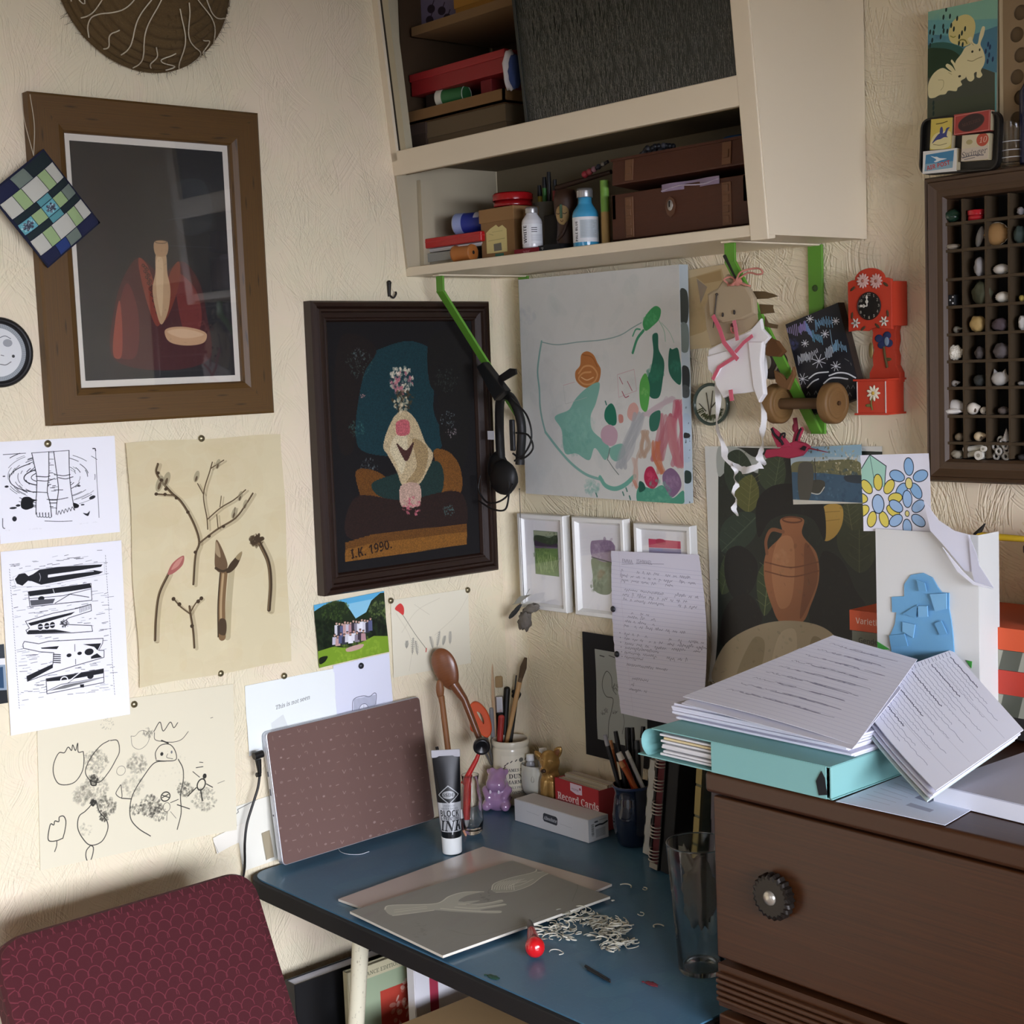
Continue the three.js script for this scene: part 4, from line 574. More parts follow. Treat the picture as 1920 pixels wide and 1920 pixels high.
{ // open lower compartment, left to right
  const z0 = 0.195;
  let b = shelfBox('flat_box', 'flat grey card box lying at the bottom left of the open compartment', 'box', 0.2, [776, 507], [862, 486], 0.1, M('#b3ac9a', 0.8), { y0: SHELF }); obj('lid', box(b.w + 0.003, 0.006, b.d + 0.003, 0, b.h - 0.002, 0), M('#a8a18f', 0.8), b.t);
  const t1 = SHELF + b.h + 0.0012;
  { const q = shelfBox('clear_tray', 'clear plastic tray of paint tubes under the flat red tin', 'tray', 0.205, [754, 478], [868, 455], 0.12, null, { y0: t1, bare: true }); const gm = M('#cfd3d2', 0.2, { transmission: 0.55, thickness: 0 }); obj('tray_wall', [box(q.w, 0.016, 0.002, 0, 0.008, q.d / 2), box(q.w, 0.016, 0.002, 0, 0.008, -q.d / 2), box(0.002, 0.016, q.d, q.w / 2, 0.008, 0), box(0.002, 0.016, q.d, -q.w / 2, 0.008, 0), box(q.w, 0.0015, q.d, 0, 0.0008, 0)], gm, q.t);
    const tubes = [[-0.035, 0.03, '#c9c5bf'], [-0.005, 0.034, '#b9b3b3'], [0.026, 0.03, '#d0d1d6']]; tubes.forEach(([dx, dz, c], i) => { const t = thing('paint_tube', ['pale grey paint tube at the left of the clear tray', 'pinkish grey paint tube in the middle of the clear tray', 'silver paint tube with ribbed cap at the right of the clear tray'][i], 'paint tube', V(q.t.position.x + dx, t1 + 0.0095, q.t.position.z + dz), 0.2 * i - 0.15); obj('body', ball(0.008, 2.2, 1, 1, 0.01, 0, 0), M(c, 0.35, { metalness: 0.3 }), t); obj('cap', move(turn(cyl(0.0062, 0.0062, 0.011, 18), 0, 0, Math.PI / 2), -0.012, 0, 0), M('#d8d8dc', 0.4), t); }); 
    const t2 = t1 + 0.0255;
    const w = shelfBox('plastic_saucer', 'white plastic lid with a silver edge under the red tin', 'lid', 0.2, [795, 460], [903, 440], 0.1, M('#c9c9cc', 0.35, { metalness: 0.2 }), { y0: t1 + 0.0185 }); w.t.scale.y = 0.0065 / w.h; obj('edge', box(w.w + 0.002, w.h * 0.4, w.d + 0.002, 0, w.h * 0.75, 0), M('#dcdde0', 0.3), w.t);
    const r = shelfBox('flat_tin', 'flat glossy red tin on top of the left pile', 'tin', 0.21, [754, 440], [900, 418], 0.11, M('#b0191e', 0.25), { y0: t2, r: 0.004 }); r.t.scale.y = 0.019 / r.h; obj('rim', box(r.w + 0.002, r.h * 0.12, r.d + 0.002, 0, r.h * 0.62, 0, 0.002), M('#c8343a', 0.2), r.t);
    const t3 = t2 + 0.0195;
    { const p = at(R(0.2), 845, 390), t = thing('tape_roll', 'fat blue tube with a white end cap lying on the red tin', 'tube', V(p.x, t3 + 0.0205, 0.185), 0.35); const X = (g) => turn(g, 0, 0, Math.PI / 2); obj('body', move(X(cyl(0.0195, 0.0195, 0.075, 32)), 0.055, 0, 0), M('#1f2f86', 0.45), t); obj('end_cap', move(X(cyl(0.0202, 0.0202, 0.018, 32)), 0.009, 0, 0), M('#8f9cc6', 0.4), t); obj('face', [move(X(cyl(0.0185, 0.0185, 0.003, 32)), -0.001, 0, 0), move(X(cyl(0.004, 0.004, 0.005, 16)), -0.002, 0, 0)], M('#b9b9bd', 0.5), t); obj('label', move(turn(new THREE.CylinderGeometry(0.0199, 0.0199, 0.012, 20, 1, true, 0.4, 0.9), 0, 0, Math.PI / 2), 0.05, 0, 0), M('#c8c8d8', 0.6), t); }
    for (const [px, py, l, h] of [[793, 412, 'dark brown bottle cap behind the red tin at far left', 0.02], [815, 392, 'second dark bottle cap beside the blue tube', 0.035]]) { const p = at(R(0.13), px, py), t = thing('small_bottle', l, 'bottle', V(p.x, SHELF, 0.125)); const hh = p.y + 0.006 - SHELF; obj('body', lathe([[0, 0], [0.011, 0], [0.011, hh - 0.03], [0.006, hh - 0.02], [0.006, hh - 0.014], [0, hh - 0.014]], 20), M('#4a3520', 0.3), t); obj('cap', cyl(0.009, 0.0095, 0.016, 20, 0, hh - 0.008, 0), M('#241812', 0.5), t); }
  }
  { const p = at(R(0.22), 872, 483), t = thing('wooden_reel', 'small wooden reel lying on the cabinet shelf edge', 'reel', V(p.x, SHELF + 0.0155, 0.222), 0.22); const X = (g) => turn(g, 0, 0, Math.PI / 2); obj('barrel', X(lathe([[0.003, -0.022], [0.0145, -0.022], [0.0155, -0.018], [0.0135, -0.012], [0.0132, 0.012], [0.0155, 0.018], [0.0145, 0.022], [0.003, 0.022]], 28)), M('#a8672f', 0.5), t); obj('bore', X(cyl(0.0034, 0.0034, 0.0446, 14)), M('#1d120a', 0.9), t); }
  { const q = shelfBox('card_box', 'tall brown card box with a torn yellow label', 'box', 0.2, [904, 496], [962, 385], 0.075, M('#8a6840', 0.85), { y0: SHELF, turn: 0.0 }); obj('lid', box(q.w + 0.004, q.h * 0.27, q.d + 0.004, 0, q.h * 0.87, 0, 0.001), M('#936f45', 0.85), q.t);
    const m = localArt(q.w * 0.62, q.h * 0.55, (a) => { a.line('#8e8257', 0.0006, [[0.1, 0.55], [0.9, 0.52]], false).line('#a99c68', 0.0006, [[0.3, 0.25], [0.8, 0.24]], false).line('#8e8257', 0.0006, [[0.15, 0.3], [0.35, 0.36]], false).fill('#6e6b60', [[0.35, 0.68], [0.72, 0.66], [0.74, 0.93], [0.36, 0.94]], false); }, { bg: '#d8c98a' }); const s = shape([[-0.5, -0.5], [0.5, -0.5], [0.5, 0.3], [0.3, 0.46], [0.12, 0.4], [0, 0.5], [-0.3, 0.38], [-0.5, 0.25]].map(([u, v]) => [u * q.w * 0.62, v * q.h * 0.55])), g = new THREE.ShapeGeometry(s); const uv = g.attributes.uv, pp = g.attributes.position; for (let i = 0; i < uv.count; i++) uv.setXY(i, pp.getX(i) / (q.w * 0.62) + 0.5, pp.getY(i) / (q.h * 0.55) + 0.5); obj('label', move(g, -0.002, q.h * 0.4, q.d / 2 + 0.0006), m, q.t); obj('sticker', box(q.w * 0.25, q.h * 0.07, 0.0006, 0.004, q.h * 0.07, q.d / 2 + 0.0003), M('#2b6a5c', 0.6), q.t);
    const top = SHELF + q.h + 0.002; const p = at(R(0.17), 955, 382), t = thing('round_tin', 'round glossy dark red tin standing on the brown card box', 'tin', V(p.x + 0.004, top, 0.165)); obj('base', lathe([[0, 0], [0.034, 0], [0.036, 0.002], [0.036, 0.012], [0, 0.012]], 48), M('#8f1418', 0.22), t); obj('lid', lathe([[0.0365, 0.0115], [0.0372, 0.012], [0.0372, 0.022], [0.034, 0.025], [0, 0.0255]], 48), M('#a3161b', 0.2), t); }
  { // two little cartons under the white bottle
    let q = shelfBox('small_carton', 'small red carton with white script under the white paint bottle', 'carton', 0.215, [965, 488], [1009, 463], 0.05, null, { y0: SHELF, bare: true }); let m = localArt(q.w, q.h, (a) => a.text('"Perfecto"', 0.5, 0.52, q.h * 0.5, '#d7a9ad', 'italic serif', -0.05, 'center', 0.75), { bg: '#7d1020', ppm: 6000 }); obj('body', box(q.w, q.h, q.d, 0, q.h / 2, 0), faced(M('#7d1020', 0.6), m), q.t); obj('end_flap', box(0.0006, q.h * 0.9, q.d * 0.9, q.w / 2 + 0.0003, q.h / 2, 0), M('#6b0d1b', 0.6), q.t);
    const hy = SHELF + q.h; q = shelfBox('small_carton', 'small black carton marked P beside the red carton', 'carton', 0.213, [1010, 484], [1049, 456], 0.05, null, { y0: SHELF, bare: true }); m = localArt(q.w, q.h, (a) => a.text('"P', 0.12, 0.5, q.h * 0.55, '#c9c9cb', 'sans-serif'), { bg: '#101013', ppm: 6000 }); obj('body', box(q.w, q.h, q.d, 0, q.h / 2, 0), faced(M('#101013', 0.5), m), q.t); obj('end_flap', box(0.0006, q.h * 0.9, q.d * 0.9, q.w / 2 + 0.0003, q.h / 2, 0), M('#1b1b1f', 0.6), q.t);
    bottle('white paint bottle with silver cap and the word WHITE on its label', 0.203, 999, 462, 388, 19.5, '#d9d9dc', 'WHITE', hy, 0.72);
    bottle('pale blue paint bottle with silver cap and label PALE BLUE', 0.2, 1100, 476, 353, 25, '#3f9bc6', 'PALE BLUE', SHELF, 0.64);
  }
  function bottle(label, z, px, pyb, pyt, rpx, col, word, y0, bodyK) {
    const p = at(R(z), px, pyb), top = at(R(z), px, pyt), h = top.y - y0, r = rpx * mpp(p), t = thing('paint_bottle', label, 'bottle', V(p.x, y0, z));
    const bh = h * bodyK; obj('body', lathe([[0, 0], [r * 0.92, 0], [r, 0.003], [r, bh * 0.86], [r * 0.93, bh * 0.96], [r * 0.62, bh * 1.12], [r * 0.52, bh * 1.18], [r * 0.52, h * 0.86], [0, h * 0.86]], 40), M(col, 0.18, { clearcoat: 0.8, clearcoatRoughness: 0.1 }), t);
    obj('cap', lathe([[0, h * 0.845], [r * 0.6, h * 0.845], [r * 0.62, h * 0.86], [r * 0.6, h * 0.872], [r * 0.62, h * 0.885], [r * 0.6, h * 0.9], [r * 0.62, h * 0.95], [r * 0.58, h], [0, h]], 32), M('#c3c3c4', 0.28, { metalness: 0.75 }), t);
    const lh = bh * 0.66, a0 = -1.15, al = 2.5, yaw = Math.atan2(EYE.x - p.x, EYE.z - z), g = new THREE.CylinderGeometry(r + 0.0004, r + 0.0004, lh, 30, 1, true, yaw - 1.3, al), lw = r * al;
    const m = localArt(lw, lh, (a) => { a.x.save(); a.text(word, 0.22, 0.97, lh * 0.9 / (word.length * 0.62), '#15161a', 'bold sans-serif', -Math.PI / 2, 'left'); a.x.restore(); if (word === 'WHITE') { for (let i = 0; i < 3; i++) a.line('#3a3b40', 0.0014, [[0.5, 0.2 + i * 0.1], [0.7, 0.2 + i * 0.1]], false); for (let i = 0; i < 6; i++) a.line('#9a9aa0', 0.0005, [[0.48, 0.55 + i * 0.06], [0.92, 0.55 + i * 0.06]], false); } else { a.x.fillStyle = '#b9c3c9'; a.x.fillRect(a.c.width * 0.34, a.c.height * 0.12, a.c.width * 0.6, a.c.height * 0.72); for (let i = 0; i < 20; i++) a.line('#8b959c', 0.0004, [[0.37, 0.15 + i * 0.033], [0.37 + rr(0.35, 0.52), 0.15 + i * 0.033]], false); } }, { bg: '#dbdde0', ppm: 7000, rough: 0.45 });
    obj('label', move(g, 0, bh * 0.47, 0), m, t); return t;
  }
  { const q = shelfBox('black_box', 'tall narrow black box behind the white paint bottle', 'box', 0.165, [1022, 482], [1050, 400], 0.03, M('#141416', 0.5), { y0: SHELF }); obj('edge', box(0.0015, q.h, 0.001, q.w / 2 - 0.001, q.h / 2, q.d / 2 + 0.0004), M('#55575c', 0.5), q.t); }
  { // pens in a grey holder behind
    const p = at(R(0.12), 1022, 380), t = thing('pen_pot', 'grey pot of pens at the back of the open compartment', 'pot', V(p.x, SHELF, 0.115)), h = p.y - SHELF; obj('pot', lathe([[0, 0], [0.026, 0], [0.026, h], [0.0235, h], [0.0235, 0.004], [0, 0.004]], 28), M('#5d5b50', 0.6), t);
    [['green felt pen with a black cap in the grey pot', '#3c7d35', -0.004, 338], ['black felt pen standing in the grey pot', '#111114', 0.005, 330], ['yellow pen with a dark tip in the grey pot', '#b9a02c', -0.014, 352], ['red pencil leaning in the grey pot', '#8c2222', 0.016, 346]].forEach(([l, c, dx, py]) => { const e = at(R(0.115), 1022, py).y, s = thing('pen', l, 'pen', V(p.x + dx, SHELF + 0.006, 0.115)); obj('barrel', rod(V(0, 0, 0), V(dx * 0.35, e - SHELF - 0.02, 0), 0.0042, 0.0042, 12), M(c, 0.4), s); obj('cap', rod(V(dx * 0.35, e - SHELF - 0.02, 0), V(dx * 0.4, e - SHELF, 0), 0.0048, 0.0036, 12), M(c === '#111114' ? '#1d1d21' : '#16181a', 0.4), s); });
  }
  { // carved figure
    const p = at(R(0.185), 1060, 480), t = thing('carved_figure', 'dark carved wooden figure with a pale mask face between the bottles', 'figurine', V(p.x, SHELF, 0.18), 0.45), k = mpp(p), h = at(R(0.185), 1058, 352).y - SHELF, fy = at(R(0.185), 1060, 402).y - SHELF;
    obj('post', [lathe([[0, 0], [0.0165, 0], [0.0175, 0.02], [0.0155, 0.045], [0.0165, 0.07], [0.02, fy], [0.021, h - 0.02], [0.017, h - 0.004], [0, h]], 24), tube([[-0.012, 0.02, 0.013], [0, 0.03, 0.019], [0.008, 0.05, 0.0155]], 0.003, 14, 6)], M('#3e271a', 0.55), t);
    obj('mask', ball(1, 0.0125, 0.0185, 0.008, 0, fy, 0.0155), M('#a58a5b', 0.6), t); obj('nose', box(0.0045, 0.024, 0.004, 0, fy + 0.004, 0.024, 0.0015), M('#3c5a40', 0.6), t);
    for (const s of [-1, 1]) obj('eye', tube([[s * 0.003, fy + 0.001, 0.0235], [s * 0.006, fy - 0.0005, 0.0225], [s * 0.0095, fy + 0.002, 0.0205]], 0.0006, 8, 5), M('#2e2018', 0.7), t); obj('mouth', move(new THREE.TorusGeometry(0.0019, 0.0006, 6, 14), 0, fy - 0.0115, 0.0215), M('#5a4028', 0.7), t);
  }
  { const p = at(R(0.195), 1137, 466), e = at(R(0.195), 1135, 338), t = thing('wooden_stick', 'bamboo stick half green standing beside the wooden casket', 'stick', V(p.x, SHELF, 0.195)), h = e.y - SHELF; obj('bare_wood', cyl(0.0072, 0.0078, h * 0.52, 16, 0, h * 0.26, 0), M('#a08049', 0.7), t); obj('green_end', cyl(0.0073, 0.0074, h * 0.48, 16, 0, h * 0.76, 0), M('#6f9a3c', 0.6), t); }
  { const a = at(R(0.13), 1040, 352), b = at(R(0.13), 1142, 322), t = thing('incense_holder', 'long dark wooden strip lying slanted behind the bottles', 'holder', V(a.x, a.y, 0.125)); const d = b.clone().sub(a); obj('strip', rod(V(0, 0, 0), V(d.x, d.y, 0), 0.005, 0.004, 8), M('#3a251a', 0.6), t); obj('leg', box(0.006, a.y - SHELF, 0.006, 0.004, -(a.y - SHELF) / 2, 0), M('#2c1c14', 0.6), t); const c = thing('beaded_wand', 'rod decorated with red and pink beads above the bottles', 'ornament', V(a.x, a.y, 0.125)); c.position.copy(at(R(0.128), 1098, 327)); const e = at(R(0.128), 1140, 303).sub(c.position); obj('rod', rod(V(0, 0, 0), V(e.x, e.y, 0), 0.0035, 0.003, 8), M('#1d1b20', 0.5), c); ['#b93b44', '#c2575a', '#b98a96', '#3b3f4d', '#8f887c'].forEach((q, i) => obj('bead', ball(0.0065 - i * 0.0006, 1, 1, 1, e.x * i / 5, e.y * i / 5, 0.001), M(q, 0.5), c)); }
  { // casket with its lid ajar
    const a = at(R(0.215), 1150, 466), b = at(R(0.215), 1405, 340), w = b.x - a.x - 0.004, y1 = at(R(0.215), 1263, 348).y, h = y1 - SHELF, D = 0.17, t = thing('wooden_casket', 'dark red-brown wooden casket with metal keyhole and lid propped ajar', 'casket', V((a.x + b.x) / 2 - 0.002, SHELF, 0.215 - D / 2));
    const wd = woodTex('#4a2312', '#220d06', '#5c3018', 0), wm = new THREE.MeshStandardMaterial({ map: rep(wd, 3, 3), roughness: 0.5 });
    obj('case', [box(w, h, 0.008, 0, h / 2, D / 2 - 0.004, 0.001), box(w, h, 0.008, 0, h / 2, -D / 2 + 0.004), box(0.008, h, D, -w / 2 + 0.004, h / 2, 0), box(0.008, h, D, w / 2 - 0.004, h / 2, 0), box(w, 0.006, D, 0, 0.003, 0)], wm, t);
    const lid = obj('lid', [box(w, 0.042, D, 0, 0.021, D / 2, 0.002), box(w + 0.004, 0.004, D + 0.004, 0, 0.041, D / 2)], wm, t); lid.position.set(0, h + 0.001, -D / 2); lid.rotation.x = -0.085;
    const bm = M('#6d4a31', 0.5), fz = D / 2 + 0.0006;
    for (const s of [-1, 1]) { obj('strap', [box(0.018, h * 0.82, 0.0022, s * w * 0.36, h * 0.5, fz, 0.0006), ...[0.2, 0.4, 0.6, 0.8].map((k) => box(0.01, 0.011, 0.003, s * w * 0.36, h * k, fz + 0.0012, 0.0006))], bm, t); obj('lid_strap', [box(0.018, 0.034, 0.0022, s * w * 0.36, 0.021, D + 0.0006, 0.0006), box(0.01, 0.012, 0.003, s * w * 0.36, 0.02, D + 0.002)], bm, lid); }
    obj('escutcheon', ext([[0, 0.016], [0.008, 0.011], [0.011, 0], [0.007, -0.012], [0, -0.017], [-0.007, -0.012], [-0.011, 0], [-0.008, 0.011]], 0.002).translate(-0.012, h - 0.032, fz), M('#5b3a26', 0.5), t); obj('lock_plate', ball(1, 0.006, 0.0085, 0.0015, -0.012, h - 0.03, fz + 0.002), M('#aaa6a0', 0.35, { metalness: 0.6 }), t); obj('keyhole', box(0.0022, 0.009, 0.001, -0.012, h - 0.028, fz + 0.0036), M('#0b0a09', 0.9), t);
    const top = SHELF + h + 0.046;
    const c = thing('lilac_cloth', 'lilac cloth edge poking out under the casket lid', 'cloth', V(t.position.x + 0.03, SHELF + h - 0.002, 0.213)); obj('fold', sheet(0.12, 0.012, 16, 3, (u, v) => 0.003 * Math.sin(u * 9) + 0.003, 0.001), M('#8f7f95', 0.95), c); obj('hem', tube([[-0.06, -0.004, 0.004], [-0.02, 0.0, 0.006], [0.03, -0.003, 0.006], [0.06, 0.002, 0.004]], 0.0012, 16, 5), M('#b5a8ba', 0.9), c);
    const g = thing('bead_necklace', 'heap of dark bead strands lying on the casket lid', 'necklace', V(at(R(0.19), 1212, 280).x, top + 0.009, 0.16)); const bb = M('#26272b', 0.3), b2 = M('#4d4c52', 0.4); for (let k = 0; k < 3; k++) for (let i = 0; i < 26; i++) { const q = i / 26 * 6.283, r = 0.03 - k * 0.006; obj('bead', ball(0.0048, 1, 1, 1, r * 1.5 * Math.cos(q) + rr(-0.003, 0.003), k * 0.008 + rr(-0.001, 0.002), r * Math.sin(q), 8), rnd() < 0.25 ? b2 : bb, g); }
    const e = thing('blue_pouch', 'flat bright blue pouch lying on the right of the casket lid', 'pouch', V(at(R(0.19), 1350, 255).x, top + 0.014, 0.15)); obj('pouch', lump(1, 0.04, 0.008, 0.03, 0.1, 1.2, 3, 20), M('#1f5f9a', 0.6), e); obj('flap', move(lump(1, 0.03, 0.004, 0.025, 0.1, 1.2, 3, 24), 0.006, 0.007, 0), M('#1a4f86', 0.6), e);
  }
}
// ---------- green shelf brackets ----------
function bracket(x, label) {
  const g = M('#5f9a30', 0.5), t = thing('shelf_bracket', label, 'bracket', V(x, 1.5, 0)), top = 0.3105, w = 0.021;
  obj('shelf_arm', box(w, 0.003, 0.225, 0, top - 0.0015, 0.1135, 0.001), cream, t);
  const v = obj('wall_arm', box(0.028, top - 0.004, 0.005, 0, top / 2 + 0.001, 0.004, 0.001), g, t);
  for (const k of [0.12, 0.24]) obj('screw', [ball(0.0055, 1, 1, 0.35, 0, k, 0.007, 14), box(0.008, 0.0012, 0.0006, 0, k, 0.0088)], M('#3c5524', 0.5), v);
  const prof = (s) => [[0.212, top - 0.006], [0.212, top - 0.028], [0.02, 0.012], [0.007, 0.004]];
  obj('brace', [box(w, 0.03, 0.004, 0, top - 0.018, 0.216, 0.001), (() => { const a = V(0, top - 0.03, 0.217), b = V(0, 0.006, 0.009), d = b.clone().sub(a), q = box(w, d.length(), 0.005, 0, 0, 0, 0.001); q.applyQuaternion(new THREE.Quaternion().setFromUnitVectors(V(0, -1, 0), d.clone().normalize())); return q.translate(...a.add(b).multiplyScalar(0.5).toArray()); })()], g, t);
  return t;
}
bracket(0.067, 'bright green metal bracket at the cabinet left end holding headphones');
bracket(0.777, 'bright green metal bracket at the cabinet right end carrying paper decorations');

// ---------- back wall on the right ----------
const RW = R(0);
{ // child's painting on a stretched canvas
  const Zf = 0.034, p = pic('painted_canvas', 'large white canvas with a green pink and orange painting under the cabinet', 'painting', R(Zf), [[973, 525], [1274, 495], [1282.5, 942.5], [985, 927.5]]);
  const m = p.art((a, x) => {
    a.zoom(960, 480, 4); for (let i = 0; i < 260; i++) { x.globalAlpha = 0.05; a.dot(['#aab2b4', '#f2f2ee', '#c3c6c4', '#9fa9ae'][i % 4], rr(50, 1300), rr(60, 1860), rr(30, 120), rr(20, 60), rnd() * 3); } x.globalAlpha = 1;
    a.blotch('#a9b1b8', 110, 450, 70, 30, 30, 0.12); const G = '#7fb5a6', D = '#1f6653';
    a.line('#8aa39f', 8, [[220, 645], [330, 665], [500, 645], [700, 625], [820, 590], [900, 540], [970, 500]]).line('#86ada6', 18, [[222, 640], [205, 740], [192, 870], [205, 1000], [210, 1120], [225, 1220], [250, 1320]]).line('#84b3a8', 22, [[250, 1320], [350, 1450], [450, 1560], [560, 1640], [680, 1680]]).line('#6fae9d', 34, [[660, 1660], [700, 1720], [770, 1745], [840, 1720], [920, 1650]]);
    a.fill('#b9763f', [[520, 740], [560, 715], [610, 740], [640, 800], [665, 850], [650, 940], [600, 985], [530, 980], [480, 930], [475, 870], [510, 820]]); a.line('#d49a63', 14, [[500, 880], [540, 830], [600, 830], [640, 890], [610, 950], [540, 960], [500, 920], [530, 880], [590, 870]]).line('#9c5d2c', 8, [[530, 740], [600, 760], [640, 830]]).line('#e2b585', 9, [[520, 910], [560, 930], [610, 910]]);
    a.fill(G, [[560, 990], [655, 950], [630, 1100], [590, 1200], [600, 1300], [680, 1380], [730, 1440], [700, 1530], [620, 1440], [580, 1530], [480, 1480], [400, 1480], [370, 1300], [320, 1210], [430, 1150], [470, 1080]]); a.blotch('#8fc4b5', 500, 1260, 120, 90, 24, 0.25).blotch('#6ba596', 480, 1380, 110, 80, 22, 0.25); a.fill(G, [[730, 1450], [830, 1410], [850, 1480], [780, 1540], [740, 1510]]); a.blotch(G, 600, 1730, 60, 60, 18, 0.3); a.line('#5d6b66', 6, [[720, 1530], [760, 1590], [800, 1640]]).line('#6f7c78', 8, [[735, 1440], [715, 1530]]);
    a.fill('#3f9a5c', [[1080, 375], [1115, 400], [1105, 470], [1060, 520], [1000, 560], [980, 500], [1030, 410]]).blotch('#58b173', 1040, 470, 50, 40, 14, 0.4); a.line('#3f8f6a', 22, [[985, 560], [940, 620], [905, 725]]).line('#4e9b78', 12, [[905, 600], [930, 550], [960, 550]]).line('#8fb8a2', 6, [[1100, 480], [1140, 560], [1150, 640]]).line('#8fb8a2', 4, [[1120, 500], [1180, 570], [1215, 650]]);
    a.fill(D, [[1055, 590], [1090, 580], [1100, 700], [1140, 790], [1130, 930], [1100, 1060], [1040, 1060], [1005, 960], [1040, 850], [1060, 720]]).blotch('#2c7d62', 1075, 880, 60, 70, 22, 0.35); a.fill('#57aa4f', [[965, 930], [1000, 880], [1030, 960], [1030, 1060], [1005, 1170], [970, 1140], [955, 1020]]).blotch('#7cc26b', 990, 1020, 28, 26, 14, 0.4); a.fill(D, [[1185, 690], [1200, 700], [1240, 690], [1258, 760], [1270, 900], [1260, 965], [1210, 930], [1175, 860]]).blotch('#2f7f68', 1225, 830, 38, 40, 16, 0.4);
    a.fill('#20745c', [[745, 1105], [775, 1150], [780, 1260], [740, 1270], [695, 1220], [700, 1150]]); a.fill('#c2a3b0', [[680, 1290], [740, 1265], [790, 1320], [780, 1400], [740, 1425], [680, 1390], [665, 1340]]); a.fill('#c98a80', [[800, 1190], [830, 1195], [832, 1245], [805, 1250]]).fill('#d3a59b', [[880, 1120], [920, 1100], [950, 1150], [910, 1240], [865, 1200]]);
    a.line('#c89aa0', 3, [[790, 890], [915, 850], [935, 1010], [800, 1060], [790, 890]], false).line('#9a3347', 5, [[805, 910], [830, 960]]).line('#9a3347', 5, [[865, 940], [900, 1010]]).line('#9a3347', 6, [[825, 1015], [850, 1060], [875, 1050]]).line('#d0a0a6', 3, [[385, 970], [470, 945]], false).line('#b9bcb8', 3, [[385, 970], [400, 1110], [560, 1060]], false);
    const stroke = (c, w, q) => { for (let i = 0; i < 7; i++) { x.globalAlpha = 0.5; a.line(c, w * 0.35, q.map(([u, v]) => [u + rr(-w, w) * 0.4, v + rr(-6, 6)])); } x.globalAlpha = 1; };
    stroke('#a7abae', 110, [[960, 1190], [920, 1320], [850, 1480], [820, 1580]]); stroke('#c3b3b8', 90, [[1190, 1070], [1080, 1130], [1030, 1190]]); stroke('#b0636f', 110, [[1150, 1200], [1130, 1350], [1090, 1520]]); stroke('#b8566a', 120, [[1260, 1100], [1230, 1300], [1250, 1560]]); stroke('#c17f84', 70, [[1190, 1220], [1200, 1400], [1270, 1580]]); stroke('#c4714f', 80, [[1080, 1400], [1090, 1500], [1110, 1620]]); stroke('#b59882', 90, [[1000, 1320], [1000, 1420], [970, 1500]]); stroke('#cbaea0', 50, [[920, 1520], [930, 1640], [920, 1720]]); stroke('#c98a76', 30, [[915, 1680], [935, 1740]]);
    a.fill('#b5244f', [[1010, 1590], [1050, 1580], [1085, 1640], [1100, 1690], [1060, 1745], [1010, 1720], [990, 1660]]).blotch('#cf4c6f', 1040, 1650, 34, 26, 14, 0.5); a.fill('#86688a', [[1130, 1640], [1190, 1590], [1250, 1640], [1270, 1720], [1230, 1790], [1190, 1810], [1140, 1730]]).blotch('#a284a2', 1200, 1690, 50, 40, 16, 0.45); a.fill('#4f9c83', [[950, 1730], [1060, 1745], [1130, 1720], [1200, 1815], [1285, 1760], [1290, 1850], [940, 1840]]).blotch('#6fb69a', 1090, 1790, 110, 70, 20, 0.4); a.fill('#17584a', [[955, 1690], [985, 1700], [1000, 1745], [955, 1770]]).fill('#2f6f5c', [[1035, 1200], [1110, 1160], [1090, 1300], [1040, 1310]]);
    for (const [u, v] of [[880, 1800], [830, 1770], [855, 1740], [630, 1780], [700, 1090]]) a.line('#3f7a6c', 12, [[u, v], [u + 8, v + 24]]);
  }, { bg: '#d5d6d2', ppm: 2000, rough: 0.65 });
  const D = 0.022; obj('front', box(p.w, p.h, 0.002, 0, 0, -0.001), faced(M('#cdd2d4', 0.8), m), p.g);
  const sideArt = localArt(D, p.h, (a) => { for (const [v, l, c] of [[0.1, 0.14, '#3a3f38'], [0.24, 0.12, '#6f7a74'], [0.42, 0.1, '#2b302f'], [0.5, 0.05, '#4e524f'], [0.62, 0.2, '#a9b8c4'], [0.86, 0.05, '#20332c'], [0.7, 0.02, '#222']]) a.fill(c, [[0.1, v], [0.8, v + 0.01], [0.75, v + l], [0.05, v + l]]); a.blotch('#222b28', 0.5, 0.75, 0.3, 14, 0.002, 0.8); }, { bg: '#b3bfc4' });
  obj('canvas_edge', [box(p.w - 0.003, 0.0015, D, 0, p.h / 2 - 0.0008, -D / 2 - 0.002), box(p.w - 0.003, 0.0015, D, 0, -p.h / 2 + 0.0008, -D / 2 - 0.002), box(0.0015, p.h, D, -p.w / 2 + 0.0008, 0, -D / 2 - 0.002)], M('#c3c6c4', 0.85), p.g);
  obj('painted_edge', move(turn(new THREE.PlaneGeometry(D, p.h), 0, Math.PI / 2, 0), p.w / 2 + 0.0003, 0, -D / 2 - 0.001), sideArt, p.g);
  obj('stretcher', [box(p.w - 0.02, 0.03, 0.014, 0, p.h / 2 - 0.02, -0.015), box(p.w - 0.02, 0.03, 0.014, 0, -p.h / 2 + 0.02, -0.015)], M('#b79a6a', 0.8), p.g);
}
